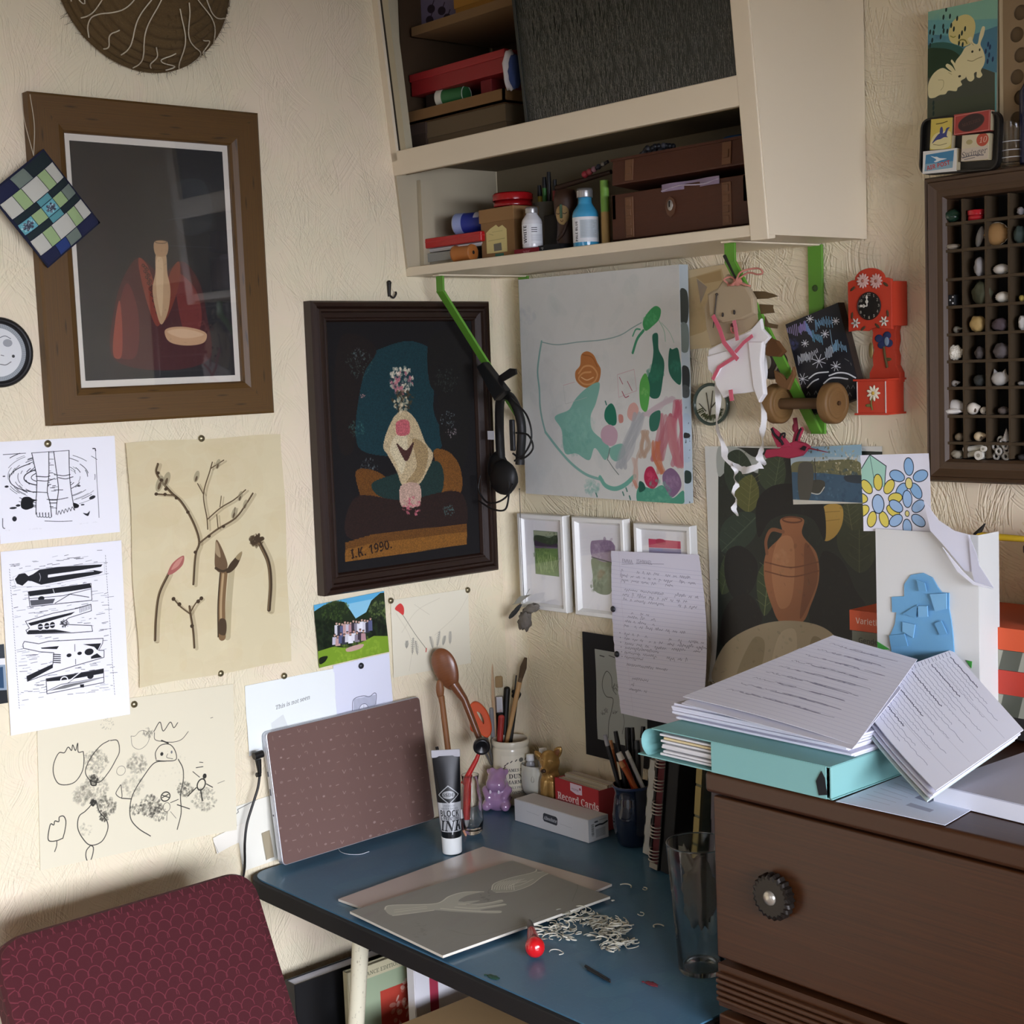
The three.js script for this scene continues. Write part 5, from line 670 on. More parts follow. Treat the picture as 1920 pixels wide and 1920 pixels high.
// three little white frames
const miniFrames = [
  ['white picture frame with a green moorland painting, leftmost of the three', [[968.6, 961.7], [1054, 968.7], [1063, 1150], [976, 1139]], (a) => { a.zoom(860, 900, 6.4); a.fill('#f4f4f8', [[700, 400], [1300, 400], [1300, 1600], [700, 1600]], false).fill('#8a9a86', [[830, 555], [1180, 580], [1205, 1195], [860, 1150]], false).fill('#3a4a34', [[838, 640], [960, 630], [1060, 660], [1170, 620], [1175, 740], [850, 740]]).fill('#a9b296', [[838, 565], [1168, 590], [1168, 625], [1000, 640], [838, 610]], false).fill('#3d2f45', [[845, 700], [960, 730], [1080, 760], [1175, 745], [1178, 790], [1000, 790], [848, 760]]).fill('#6d5a78', [[850, 770], [1000, 780], [1178, 790], [1178, 806], [860, 800]], false).fill('#6f9050', [[858, 800], [1178, 810], [1198, 1192], [868, 1148]], false).blotch('#93b06a', 1010, 1000, 150, 130, 26, 0.4).blotch('#4d6c38', 960, 900, 130, 60, 20, 0.4); for (let i = 0; i < 40; i++) { const u = rr(880, 1170); a.line(rnd() < 0.5 ? '#a9c283' : '#5c7d42', rr(3, 9), [[u, rr(1040, 1150)], [u + rr(-50, 50), rr(860, 980)]]); } a.blotch('#55654a', 1080, 660, 90, 40, 16, 0.5); }],
  ['white picture frame with a purple and grey-green watercolour, middle of the three', [[1070, 968], [1167, 975], [1176, 1165], [1079, 1152]], (a) => { a.zoom(640, 640, 3); a.fill('#f2f2f6', [[1280, 980], [1640, 980], [1640, 1560], [1280, 1540]], false).fill('#a08ba6', [[1375, 1110], [1400, 1102], [1515, 1110], [1535, 1150], [1520, 1240], [1380, 1205]]).blotch('#87708f', 1480, 1140, 50, 40, 16, 0.4).blotch('#c3b3c8', 1420, 1170, 50, 30, 14, 0.4).line('#3c3a3e', 7, [[1378, 1208], [1440, 1225], [1515, 1245]]).fill('#7c8b6b', [[1378, 1218], [1450, 1238], [1520, 1255], [1505, 1440], [1395, 1420], [1385, 1320]]).blotch('#9aa88a', 1440, 1330, 60, 60, 20, 0.4).blotch('#5d6e4e', 1420, 1390, 50, 40, 14, 0.4); }],
  ['white picture frame with a pink block print, half hidden behind lined paper', [[1185, 978], [1291, 990], [1302, 1182], [1195, 1167]], (a) => { a.zoom(640, 640, 3); a.fill('#eeeef2', [[1600, 980], [2000, 1000], [2000, 1700], [1600, 1700]], false).fill('#d2456a', [[1690, 1084], [1906, 1102], [1908, 1150], [1692, 1140]], false).fill('#c23a5c', [[1740, 1090], [1800, 1095], [1805, 1120], [1742, 1112]]).fill('#a9a4c4', [[1692, 1142], [1908, 1154], [1910, 1188], [1694, 1180]], false).fill('#8f8aa8', [[1700, 1200], [1910, 1210], [1912, 1500], [1705, 1480]], false); }],
];
for (const [label, c, draw] of miniFrames) {
  const p = pic('framed_watercolour', label, 'picture frame', R(0.033), c, -0.019, 'three small white frames'), bw = 0.0125;
  frameBoards(p.g, p.w, p.h, [[0, 0], [0, 0.017], [0.0015, 0.019], [0.008, 0.019], [bw, 0.011], [bw, 0]], M('#eeeeea', 0.35), 'frame_board');
  const w = p.w - 2 * bw + 0.002, h = p.h - 2 * bw + 0.002; obj('picture', box(w, h, 0.002, 0, 0, 0.009), faced(M('#e8e8e8', 0.8), p.art(draw, { bg: '#f0f0f4', ppm: 3200, rough: 0.6 })), p.g);
  obj('glass', box(w, h, 0.0012, 0, 0, 0.0116), glassMat(), p.g);
}
{ const a = at(R(0.036), 975, 945), b = at(R(0.036), 977, 1120), t = thing('hanging_wire', 'thin dark wire hanging in the corner over the leftmost white frame', 'wire', a); obj('strand', tube([[0, 0.03, 0], [0.0006, -0.05, 0.001], [0, -0.11, 0], [0.0008, b.y - a.y, 0]], 0.0007, 24, 5), M('#4a4640', 0.6), t); obj('knot', ball(0.0016, 1, 1, 1, 0, 0.03, 0, 8), M('#4a4640', 0.6), t); }
{ // dried bark and seed pods pinned in the corner
  const c = at(R(0.05), 985, 1150), k = mpp(c), t = thing('bark_ornament', 'grey dried bark and seed pods hanging below the leftmost white frame', 'ornament', c), q = (x, y, z = 0) => V((x - 985) * k * 1.15, (1150 - y) * k, z);
  const bark = tileTex(128, (x, n) => { x.fillStyle = '#6e6a62'; x.fillRect(0, 0, n, n); for (let i = 0; i < 700; i++) { x.globalAlpha = 0.5; x.strokeStyle = ['#3c3833', '#8f8a80', '#55504a', '#a39d92'][i % 4]; x.beginPath(); const a = rnd() * n, b = rnd() * n; x.moveTo(a, b); x.lineTo(a + rr(-4, 4), b + rr(4, 14)); x.stroke(); } });
  const bm = new THREE.MeshStandardMaterial({ map: bark, roughness: 0.95 }), dm = M('#2e2f2e', 0.8);
  const l1 = lump(1, 0.013, 0.021, 0.011, 0.35, 2.2, 4, 5).rotateZ(-0.35); obj('bark', l1.translate(...q(983, 1163).toArray()), M('#6c655c', 0.95), t); obj('pod', lump(1, 0.02, 0.0085, 0.009, 0.3, 2.6, 4, 9).rotateZ(0.3).translate(...q(1003, 1138, 0.002).toArray()), M('#7a746b', 0.95), t);
  obj('dark_pod', lump(1, 0.025, 0.0048, 0.005, 0.15, 2, 4, 15).rotateZ(0.72).translate(...q(967, 1148, 0.008).toArray()), dm, t); obj('leaf', move(sheet(0.06, 0.014, 12, 4, (u, v) => 0.006 * Math.sin(u * 3.1) + 0.003 * Math.cos(v * 3), 0.0005, (u, v) => [0, (v - 0.5) * -0.014 * Math.abs(u - 0.5) * 1.8]).rotateZ(0.42), ...q(972, 1126, -0.006).toArray()), M('#a9aaa4', 0.85), t);
  obj('string', tube([q(985, 1128), q(986, 1112, -0.006), q(987, 1105, -0.012)], 0.0006, 10, 4), M('#6a665c', 0.8), t);
}
{ // grey drawing on a black mount
  const p = pic('mounted_drawing', 'grey pencil drawing on a black mount behind the lined paper', 'drawing', R(0.008), [[1094, 1185], [1262, 1211], [1266, 1452], [1099, 1416]], 0);
  obj('mount', box(p.w, p.h, 0.003, 0, 0, 0), M('#17171a', 0.85), p.g);
  const c = [[1118, 1221], [1212, 1236], [1216, 1402], [1124, 1390]].map(([a, b]) => p.P(a, b)), w = c[1][0] - c[0][0], h = c[0][1] - c[3][1], cx = (c[0][0] + c[2][0]) / 2, cy = (c[0][1] + c[2][1]) / 2;
  const m = art(w, h, (u, v) => { const q = p.P(u, v); return [q[0] - cx, q[1] - cy]; }, p.s, (a) => { a.zoom(860, 1180, 6.4); const K = '#4e4e4a'; a.line(K, 9, [[1850, 700], [1840, 560], [1790, 500], [1740, 590], [1735, 700], [1780, 800], [1860, 830], [1850, 960], [1820, 1100], [1810, 1300]]).line(K, 8, [[1880, 650], [1860, 720], [1900, 780]]).blotch(K, 1900, 700, 40, 30, 12, 0.4).blotch(K, 1760, 980, 40, 24, 14, 0.4).blotch(K, 1890, 985, 30, 20, 10, 0.5).line(K, 14, [[1710, 310], [1760, 325]]).line(K, 10, [[1820, 310], [1900, 340]]).line(K, 6, [[1950, 900], [2000, 1100], [1980, 1250]]); }, { bg: '#a8aca6', ppm: 2600 });
  obj('drawing_sheet', move(sheet(w, h, 8, 8, (u, v) => 0.003 + 0.001 * Math.sin(v * 7 + u * 2), 0.0005), cx, cy, 0), m, p.g);
}
{ // poster; the picture is a plain pot of leaves in the same colours
  const p = paper('poster', 'large poster with a white border showing a terracotta pot among dark leaves', 'poster', RW, [[1330, 827], [1658, 847], [1668, 1306], [1336, 1290]], 0.003, (a) => {
    a.zoom(1280, 640, 3); const x = a.x; a.fill('#20261f', [[212, 592], [1130, 620], [1150, 2000], [205, 2000]], false); a.fill('#a9aea6', [[212, 592], [330, 600], [420, 650], [520, 620], [460, 740], [300, 690], [215, 760]]);
    const leaf = (c, v, q, vein) => { a.fill(c, q); const [s, e] = [q[0], q[Math.floor(q.length / 2)]]; a.line(vein, 5, [s, e], false); for (let i = 1; i < 6; i++) { const t = i / 6, u = s[0] + (e[0] - s[0]) * t, w = s[1] + (e[1] - s[1]) * t; a.line(vein, 2, [[u, w], [u + v, w - 40]], false); a.line(vein, 2, [[u, w], [u - v, w - 40]], false); } };
    leaf('#2c3a2b', 40, [[330, 900], [250, 780], [260, 640], [330, 610], [400, 700], [380, 830]], '#43523c'); leaf('#36432c', 44, [[520, 860], [440, 780], [450, 690], [560, 640], [590, 720], [570, 820]], '#526042'); leaf('#5d5f2f', 50, [[380, 960], [310, 900], [320, 800], [400, 750], [440, 830], [430, 920]], '#7d7a44'); leaf('#2b3b2e', 50, [[230, 1180], [230, 1040], [330, 960], [430, 980], [420, 1090], [320, 1180]], '#4c5c48'); leaf('#39452c', 40, [[230, 1420], [225, 1260], [300, 1150], [350, 1250], [300, 1380]], '#55603c'); leaf('#3b4a2c', 50, [[470, 1540], [430, 1420], [440, 1290], [500, 1230], [540, 1380], [510, 1500]], '#7c8656'); leaf('#343b26', 60, [[1000, 1300], [880, 1160], [900, 980], [1000, 930], [1090, 1060], [1080, 1240]], '#4e5538'); leaf('#3e4328', 50, [[960, 1060], [900, 960], [930, 900], [1060, 920], [1090, 990]], '#5a5c3a');
    a.fill('#c09a48', [[800, 930], [900, 925], [905, 1020], [860, 1100], [805, 1120]]).line('#8a6d2e', 3, [[805, 960], [890, 955]]).line('#8a6d2e', 3, [[808, 1010], [890, 1000]]);
    a.fill('#0d0c0d', [[430, 900], [500, 820], [620, 800], [740, 840], [800, 930], [805, 1120], [740, 1000], [600, 970], [500, 1010], [440, 1100]]).fill('#0c0c0c', [[800, 1180], [900, 1230], [980, 1400], [1040, 1500], [960, 1660], [820, 1720], [720, 1560], [760, 1350]]).fill('#121211', [[260, 1180], [340, 1150], [430, 1240], [400, 1400], [300, 1440], [250, 1330]]).fill('#17130f', [[225, 1700], [260, 1480], [380, 1420], [460, 1560], [330, 1700]]);
    a.fill('#a86c45', [[560, 1000], [690, 1000], [680, 1080], [760, 1190], [775, 1330], [730, 1480], [680, 1580], [560, 1580], [510, 1480], [470, 1330], [480, 1190], [570, 1080]]).fill('#bd8258', [[560, 1100], [620, 1100], [640, 1250], [610, 1480], [560, 1500], [520, 1380], [515, 1220]]).fill('#8a5535', [[700, 1130], [755, 1220], [765, 1340], [715, 1480], [670, 1560], [690, 1350]]).ring('#6f4229', 9, 625, 1002, 66, 16).line('#7d4b30', 7, [[475, 1240], [620, 1270], [770, 1240]]).line('#7d4b30', 7, [[474, 1290], [620, 1322], [772, 1290]]).line('#8f5a3a', 22, [[575, 1070], [510, 1060], [480, 1120], [485, 1190]]).blotch('#cf9a70', 570, 1220, 40, 20, 18, 0.3);
    a.fill('#b9aa8c', [[205, 1900], [240, 1720], [420, 1600], [640, 1570], [820, 1620], [900, 1720], [900, 1900]]).fill('#a39474', [[330, 1900], [420, 1660], [470, 1680], [430, 1900]]).fill('#cabb9d', [[520, 1900], [560, 1640], [640, 1620], [620, 1900]]).fill('#9c8d6e', [[720, 1900], [740, 1660], [790, 1680], [800, 1900]]);
    for (let i = 0; i < 260; i++) { x.globalAlpha = 0.08; a.dot(rnd() < 0.5 ? '#000' : '#6c7050', rr(212, 1080), rr(600, 1900), rr(4, 20), rr(3, 12), rnd() * 3); } x.globalAlpha = 1;
  }, { bg: '#dcdcd4', ppm: 2000, rough: 0.45, nx: 16, ny: 26, curl: (u, v) => 0.0015 + (v < 0.25 ? 0.014 * Math.pow((0.25 - v) / 0.25, 2) * Math.pow(1 - u, 1.5) : 0) + 0.0012 * Math.sin(u * 6) });
}
{ // harbour postcard
  paper('postcard', 'harbour postcard with blue water and a moored boat pinned over the poster', 'postcard', R(0.009), [[1487, 838], [1607, 836], [1632, 948], [1485, 941]], 0, (a) => {
    a.zoom(1280, 640, 3); a.fill('#8fb3c4', [[600, 580], [1080, 570], [1080, 700], [600, 700]], false).fill('#b4c6cb', [[600, 650], [1080, 650], [1080, 700], [600, 700]], false).fill('#6c6b45', [[620, 690], [760, 675], [1000, 680], [1010, 750], [1050, 790], [620, 760]]).blotch('#b6a97f', 870, 700, 130, 60, 9, 0.8).blotch('#d9d2bd', 900, 690, 110, 30, 7, 0.9).blotch('#474a35', 820, 740, 170, 70, 10, 0.7).fill('#31566f', [[618, 735], [800, 742], [1060, 770], [1070, 915], [615, 890]], false).blotch('#20415a', 900, 850, 140, 70, 14, 0.4).blotch('#54809a', 760, 860, 130, 60, 10, 0.4); a.fill('#3b3a2f', [[700, 800], [740, 780], [800, 790], [795, 840], [740, 855], [705, 840]]).line('#c9cdc4', 6, [[715, 850], [770, 858], [800, 820]]).line('#2a2622', 5, [[745, 660], [750, 790]], false).fill('#4b4a40', [[660, 690], [730, 690], [710, 900], [670, 900]]).fill('#1e2d38', [[910, 760], [1050, 765], [1050, 790], [920, 785]]); a.fill('#d9d6c8', [[605, 888], [1075, 912], [1080, 940], [605, 912]], false);
  }, { bg: '#ddd9cb', ppm: 2800, rough: 0.3 });
}
{ // lined sheet of handwriting, torn along the punched edge
  const p = paper('lined_paper', 'lined file paper covered in pencil handwriting, pinned left of the poster', 'paper', R(0.034), [[1141, 1027], [1312, 1045], [1330, 1364], [1172, 1337]], 0, (a) => {
    a.zoom(1130, 1010, 5.19); const K = '#77748a'; for (let i = 0; i < 36; i++) a.line('#b9b8d2', 2, [[40 + i * 4, 210 + i * 41], [1060 + i * 2, 330 + i * 41]], false); a.line('#c9b7cf', 2, [[170, 130], [330, 1720]], false);
    a.x.globalAlpha = 0.85; a.text('EMMA', 205, 212, 52, K, 'sans-serif', 0.04).text('ISHMAEL', 350, 216, 52, K, 'sans-serif', 0.04); a.line(K, 4, [[205, 246], [320, 244]], false).line(K, 4, [[345, 238], [612, 244]], false);
    for (const [u, v, l] of [[200, 305, 650], [195, 355, 700], [205, 400, 530], [220, 490, 700], [225, 540, 660], [230, 590, 700], [255, 715, 280], [260, 755, 290], [255, 800, 330], [245, 842, 570], [250, 925, 300], [630, 965, 380], [250, 970, 360], [650, 1015, 360], [255, 1018, 390], [690, 1060, 270], [255, 1060, 340], [250, 1105, 320], [620, 1145, 230], [250, 1150, 190], [270, 1222, 400], [270, 1350, 220], [275, 1410, 70], [290, 1460, 210]]) a.writing(K, 4.2, u, v, l, 26, 0.11); for (let i = 0; i < 6; i++) a.dot(K, 205 + i * 4, 915 + i * 46, 6); a.x.globalAlpha = 1;
  }, { bg: '#e2e0ef', ppm: 3000, nx: 16, ny: 40, edge: (u, v) => { const j = u < 0.02 ? 0.0016 * noise3(v * 30, 1, 2) + 0.004 * Math.sin(v * 3.1) * 0 : 0, b = 0.012 * Math.sin(Math.PI * (1 - v)) * u; return [j + b * (u > 0.5 ? 1 : 0.6) - (1 - u) * 0.008 * Math.sin(Math.PI * (1 - v)), 0]; }, curl: (u, v) => 0.002 + 0.022 * Math.pow(1 - v, 2) * u + 0.004 * Math.sin(u * 3) });
  pin(1152, 1141.5, 'dark pin through the upper punched margin of the lined paper', R(0.036), 0, true); pin(1159, 1226, 'black pin through the lower torn margin of the lined paper', R(0.035), 0, true);
}
{ // folded-wing felt bird
  const c = at(R(0.03), 1490, 838), k = mpp(c), t = thing('red_bird', 'small red felt bird with black-edged raised wings above the poster', 'ornament', c), q = (pts) => pts.map(([x, y]) => [((1280 + x / 3) - 1490) * k * 1.1, (838 - (640 + y / 3)) * k]);
  const red = M('#b03550', 0.85), blk = M('#20161a', 0.8);
  obj('body', move(ext(q([[468, 640], [480, 615], [560, 608], [610, 580], [660, 565], [710, 575], [735, 590], [715, 610], [690, 635], [620, 650], [540, 640], [475, 652]]), 0.007, 0.002), 0, 0, 0.004), red, t);
  obj('wing', move(ext(q([[610, 590], [560, 590], [525, 520], [528, 485], [545, 495], [600, 540], [640, 585]]), 0.003, 0.001), 0, 0, 0.013), red, t); obj('wing', move(ext(q([[620, 590], [640, 520], [685, 485], [690, 495], [665, 545], [672, 585]]), 0.003, 0.001), 0, 0, 0.001), M('#a52f48', 0.85), t);
  obj('wing_edge', [tube(q([[528, 487], [545, 520], [590, 560], [600, 580]]).map(([x, y]) => [x, y, 0.018]), 0.0022, 14, 6), tube(q([[688, 487], [668, 520], [655, 560]]).map(([x, y]) => [x, y, 0.005]), 0.0022, 14, 6), tube(q([[575, 560], [590, 520], [610, 515], [605, 540]]).map(([x, y]) => [x, y, 0.017]), 0.0018, 14, 6)], blk, t);
  obj('beak', rod(V(...q([[725, 595]])[0], 0.008), V(...q([[855, 618]])[0], 0.008), 0.0016, 0.0006, 8), M('#8f2a3c', 0.7), t); obj('mask', move(ext(q([[700, 600], [722, 585], [735, 590], [725, 608]]), 0.002, 0.0006), 0, 0, 0.013), blk, t);
  obj('hanger', [tube(q([[645, 560], [648, 500], [640, 430]]).map(([x, y]) => [x, y, 0.002]), 0.0035, 14, 8), ball(0.005, 1, 1.6, 1, ...q([[643, 485]])[0], 0.003)], M('#7d2434', 0.85), t);
}
{ // torn strips of white tissue hanging from the doll
  const strips = [['torn white paper streamer hanging down the left side over the glass dish', [[1352, 690], [1344, 740], [1347, 800], [1356, 845], [1372, 870], [1398, 882], [1425, 872]], 10, 0.21], ['torn white paper streamer hanging from the doll towards the poster top', [[1438, 640], [1430, 700], [1428, 760], [1432, 810], [1425, 850], [1432, 872]], 9, 0.2], ['thin white tissue strip dangling over the poster foliage', [[1374, 868], [1379, 895], [1377, 930], [1380, 968]], 6, 0.21]];
  strips.forEach(([label, pts, w, z]) => { const c = at(R(z), ...pts[0]), t = thing('paper_streamer', label, 'streamer', c), W = pts.map(([x, y]) => at(R(z), x, y).sub(c)), cv = spline(W), n = 26, k = mpp(c), pos = [], idx = [], uv = [];
    for (let i = 0; i <= n; i++) { const p = cv.getPoint(i / n), d = cv.getTangent(i / n), s = V(-d.y, d.x, 0).normalize(), ww = w * k * rr(0.35, 0.75); for (const e of [-1, 1]) { pos.push(p.x + s.x * ww * e, p.y + s.y * ww * e, p.z + 0.004 * Math.sin(i * 0.9) + e * 0.003 * Math.cos(i * 0.7)); uv.push(e, i); } if (i < n) { const a = i * 2; idx.push(a, a + 1, a + 3, a, a + 3, a + 2); } }
    const g = new THREE.BufferGeometry(); g.setAttribute('position', new THREE.Float32BufferAttribute(pos, 3)); g.setAttribute('uv', new THREE.Float32BufferAttribute(uv, 2)); g.setIndex(idx); g.computeVertexNormals(); const b = g.clone(); b.translate(0, 0, -0.0006); obj('strip', [g, b], M('#e3e2e2', 0.9), t); });
}
{ // brown tissue sheets on the wall behind the doll
  const p = paper('kraft_paper', 'brown tissue paper pinned to the wall behind the paper doll', 'paper', RW, [[1289, 512], [1406, 486], [1404, 640], [1294, 660]], 0.004, (a) => { a.zoom(1260, 460, 6.4); a.fill('#b39c72', [[230, 400], [650, 280], [680, 400], [660, 900], [420, 1040], [260, 1090]], false).fill('#a48a5e', [[330, 380], [640, 300], [650, 420], [430, 460]], false).fill('#8d8070', [[340, 400], [460, 500], [370, 700]], false); a.blotch('#9d875f', 400, 700, 200, 60, 50, 0.15); }, { bg: '#c3b08a', rough: 0.9, ppm: 2200, nx: 12, ny: 12, curl: (u, v) => 0.004 + 0.006 * u * u + 0.002 * Math.sin(v * 8) });
}
{ // paper bag doll: face, white shirt, pink ribbons, bow
  const Zd = 0.222, c = at(R(Zd), 1380, 620), t = thing('paper_doll', 'paper bag doll with a drawn face, white shirt and crossed pink ribbons', 'doll', c), z6 = ([x, y]) => { const p = at(R(Zd), 1260 + x / 6.4, 460 + y / 6.4).sub(c); return [p.x, p.y]; }, S = (pts, d = 0.001, b = 0) => ext(pts.map(z6), d, b);
  const kraft = M('#a8977b', 0.85), white = M('#e6e4e4', 0.9), pink = M('#cc5f72', 0.8);
  obj('head', [S([[690, 380], [920, 500], [1000, 640], [1045, 950], [900, 1030], [800, 1075], [640, 1160], [480, 1210], [425, 1000], [400, 760], [470, 560], [590, 530]], 0.002), S([[690, 385], [905, 500], [985, 640], [1000, 800], [880, 860], [640, 900], [500, 850], [480, 600], [590, 540]], 0.004, 0.004)], kraft, t);
  for (const [x, y] of [[655, 832], [792, 803]]) obj('eye', ball(1, 0.0016, 0.0036, 0.002, ...z6([x, y]), 0.009, 10), M('#241a15', 0.5), t);
  obj('nose', ball(1, 0.0034, 0.003, 0.003, ...z6([756, 957]), 0.006, 12), M('#5a2420', 0.6), t); obj('mouth', move(new THREE.TorusGeometry(0.006, 0.0012, 6, 20), ...z6([768, 1005]), 0.005), M('#c9776f', 0.7), t);
  obj('whisker_pin', [rod(V(...z6([585, 590]), 0.01), V(...z6([540, 990]), 0.009), 0.0012, 0.0009, 6), ball(0.0022, 1, 1, 1, ...z6([588, 588]), 0.01, 8)], M('#3b332b', 0.5), t);
  obj('shirt', [S([[470, 1260], [640, 1170], [830, 1095], [960, 1040], [1080, 900], [1095, 1010], [1180, 1100], [1100, 1190], [1070, 1400], [1010, 1620], [1000, 1740], [860, 1760], [720, 1770], [640, 1812], [560, 1680], [520, 1540], [475, 1480], [465, 1380]], 0.003, 0.002), S([[480, 1340], [760, 1260], [800, 1320], [640, 1420], [560, 1560], [490, 1480]], 0.008, 0.002), S([[960, 1170], [1110, 1170], [1090, 1400], [1110, 1600], [1130, 1780], [1080, 1860], [1020, 1700], [985, 1400]], 0.006, 0.002)], white, t);
  const rib = (pts, w) => { const q = pts.map(z6), o = []; for (let i = 0; i + 1 < q.length; i++) { const [a, b] = [q[i], q[i + 1]], d = Math.atan2(b[1] - a[1], b[0] - a[0]), l = Math.hypot(b[0] - a[0], b[1] - a[1]); o.push(box(l + w * 0.4, w, 0.0014).rotateZ(d).translate((a[0] + b[0]) / 2, (a[1] + b[1]) / 2, 0.0125 + i * 0.0004)); } return o; };
  obj('ribbon', rib([[560, 850], [640, 1010], [690, 1160], [850, 1360]], 0.0068), pink, t); obj('ribbon', rib([[1025, 1085], [930, 1160], [830, 1275]], 0.005), pink, t); obj('ribbon', rib([[830, 1330], [720, 1400], [630, 1460], [560, 1600]], 0.0055), pink, t); obj('ribbon', rib([[810, 910], [830, 1010], [850, 1130]], 0.006), M('#c9707e', 0.8), t); obj('ribbon', rib([[768, 1740], [780, 1850]], 0.0072), pink, t);
  const loop = (pts) => tube(pts.map((p) => { const [x, y] = z6(p); return [x, y, 0.012 + 0.004 * Math.sin(p[0])]; }), 0.0015, 40, 6), bm = M('#c27f70', 0.85);
  obj('bow', [loop([[850, 430], [900, 330], [1010, 280], [1110, 290], [1135, 335], [1080, 350], [960, 330], [870, 400]]), loop([[850, 430], [760, 380], [705, 410], [720, 455], [800, 480], [860, 440]]), loop([[850, 430], [930, 470], [985, 490]]), loop([[850, 430], [800, 470], [720, 480]]), ball(1, 0.008, 0.006, 0.005, ...z6([850, 440]), 0.012)], bm, t);
  obj('hanging_stick', rod(V(...z6([660, 125]), 0.006), V(...z6([845, 425]), 0.013), 0.0028, 0.0014, 8), M('#22251c', 0.6), t);
  const fm = M('#5d4a2c', 0.8); [[[940, 550], [1080, 552], [1180, 580], [1250, 610], [1120, 640], [990, 645]], [[1020, 705], [1190, 715], [1185, 750], [1205, 810], [1040, 825]], [[1090, 850], [1130, 930], [1245, 955], [1235, 1000], [1150, 990], [1085, 970]]].forEach((q) => obj('feather', move(S(q, 0.0012), 0, 0, -0.006), fm, t));
}
{ // brown leather pieces and dark brooch caught on the brace
  const c = at(R(0.125), 1455, 660), t = thing('leather_strap', 'brown leather offcut wrapped round the green brace beside the doll', 'strap', c), q = (pts, s = 6.4, o = [1260, 460]) => pts.map(([x, y]) => { const p = at(R(0.125), o[0] + x / s, o[1] + y / s).sub(c); return [p.x, p.y]; });
  obj('upper_piece', move(ext(q([[1130, 1130], [1240, 1120], [1340, 1160], [1420, 1270], [1370, 1320], [1240, 1310], [1150, 1230]]), 0.006, 0.002), 0, 0, 0.012), M('#6a4522', 0.7), t); obj('lower_piece', move(ext(q([[1110, 1520], [1180, 1560], [1250, 1640], [1310, 1560], [1330, 1480], [1340, 1560], [1270, 1730], [1180, 1700], [1130, 1640]]), 0.004, 0.0015), 0, 0, -0.03), M('#74502c', 0.75), t);
  const b = at(R(0.06), 1447, 682), s = thing('round_brooch', 'dark round brooch with pale marks behind the green brace', 'brooch', b, 0.5); obj('disc', turn(cyl(0.024, 0.026, 0.008, 32), Math.PI / 2), M('#2a211b', 0.5), s); obj('inlay', [ball(1, 0.007, 0.012, 0.002, -0.007, 0.003, 0.0045), tube([[0.006, -0.012, 0.005], [0.011, 0, 0.005], [0.008, 0.013, 0.005]], 0.0016, 14, 6)], M('#8f8672', 0.5), s); obj('pin_bar', box(0.03, 0.003, 0.003, 0, 0, -0.006), M('#6e665a', 0.4, { metalness: 0.6 }), s);
}
{ // glass dish with pressed fern
  const c = at(R(0.012), 1334, 758), t = thing('glass_dish', 'round glass dish with pressed twigs and moss hung on the wall', 'dish', c), r = 0.036 * 1.02; t.scale.x = 1.08; const k = r / 37;
  obj('rim', turn(lathe([[r - 0.0045, 0.001], [r, 0.001], [r + 0.0008, 0.007], [r - 0.002, 0.010], [r - 0.005, 0.006], [r - 0.0045, 0.001]], 56), Math.PI / 2).translate(0, 0, -0.004), M('#4f5f55', 0.25, { transmission: 0.35, thickness: 0 }), t); obj('disc', turn(cyl(r - 0.003, r - 0.003, 0.003, 48), Math.PI / 2), M('#cfcfbd', 0.3), t);
  const tw = []; for (const [x0, y0, x1, y1] of [[-2, 36, -8, -26], [-2, 36, 6, -30], [-12, 20, -24, -2], [2, 10, 14, -8]]) tw.push(rod(V(x0 * k * 0.8, -y0 * k * 0.6, 0.003), V(x1 * k, -y1 * k * 0.8, 0.003), 0.0009, 0.0007, 5)); obj('twig', tw, M('#3f3a2a', 0.8), t);
  const ms = []; for (let i = 0; i < 130; i++) { const a = Math.PI * (1.1 + 0.8 * rnd()), q = r * rr(0.5, 0.72), o = V(Math.cos(a) * q, Math.sin(a) * q, 0.002); ms.push(rod(o, o.clone().add(V(Math.cos(a) * 0.006 * rr(0.4, 1.1), Math.sin(a) * 0.006 * rr(0.4, 1.1), rr(0, 0.003))), 0.0008, 0.0003, 4)); } obj('moss', ms, M('#4d5230', 0.95), t).userData.kind = 'stuff';
}
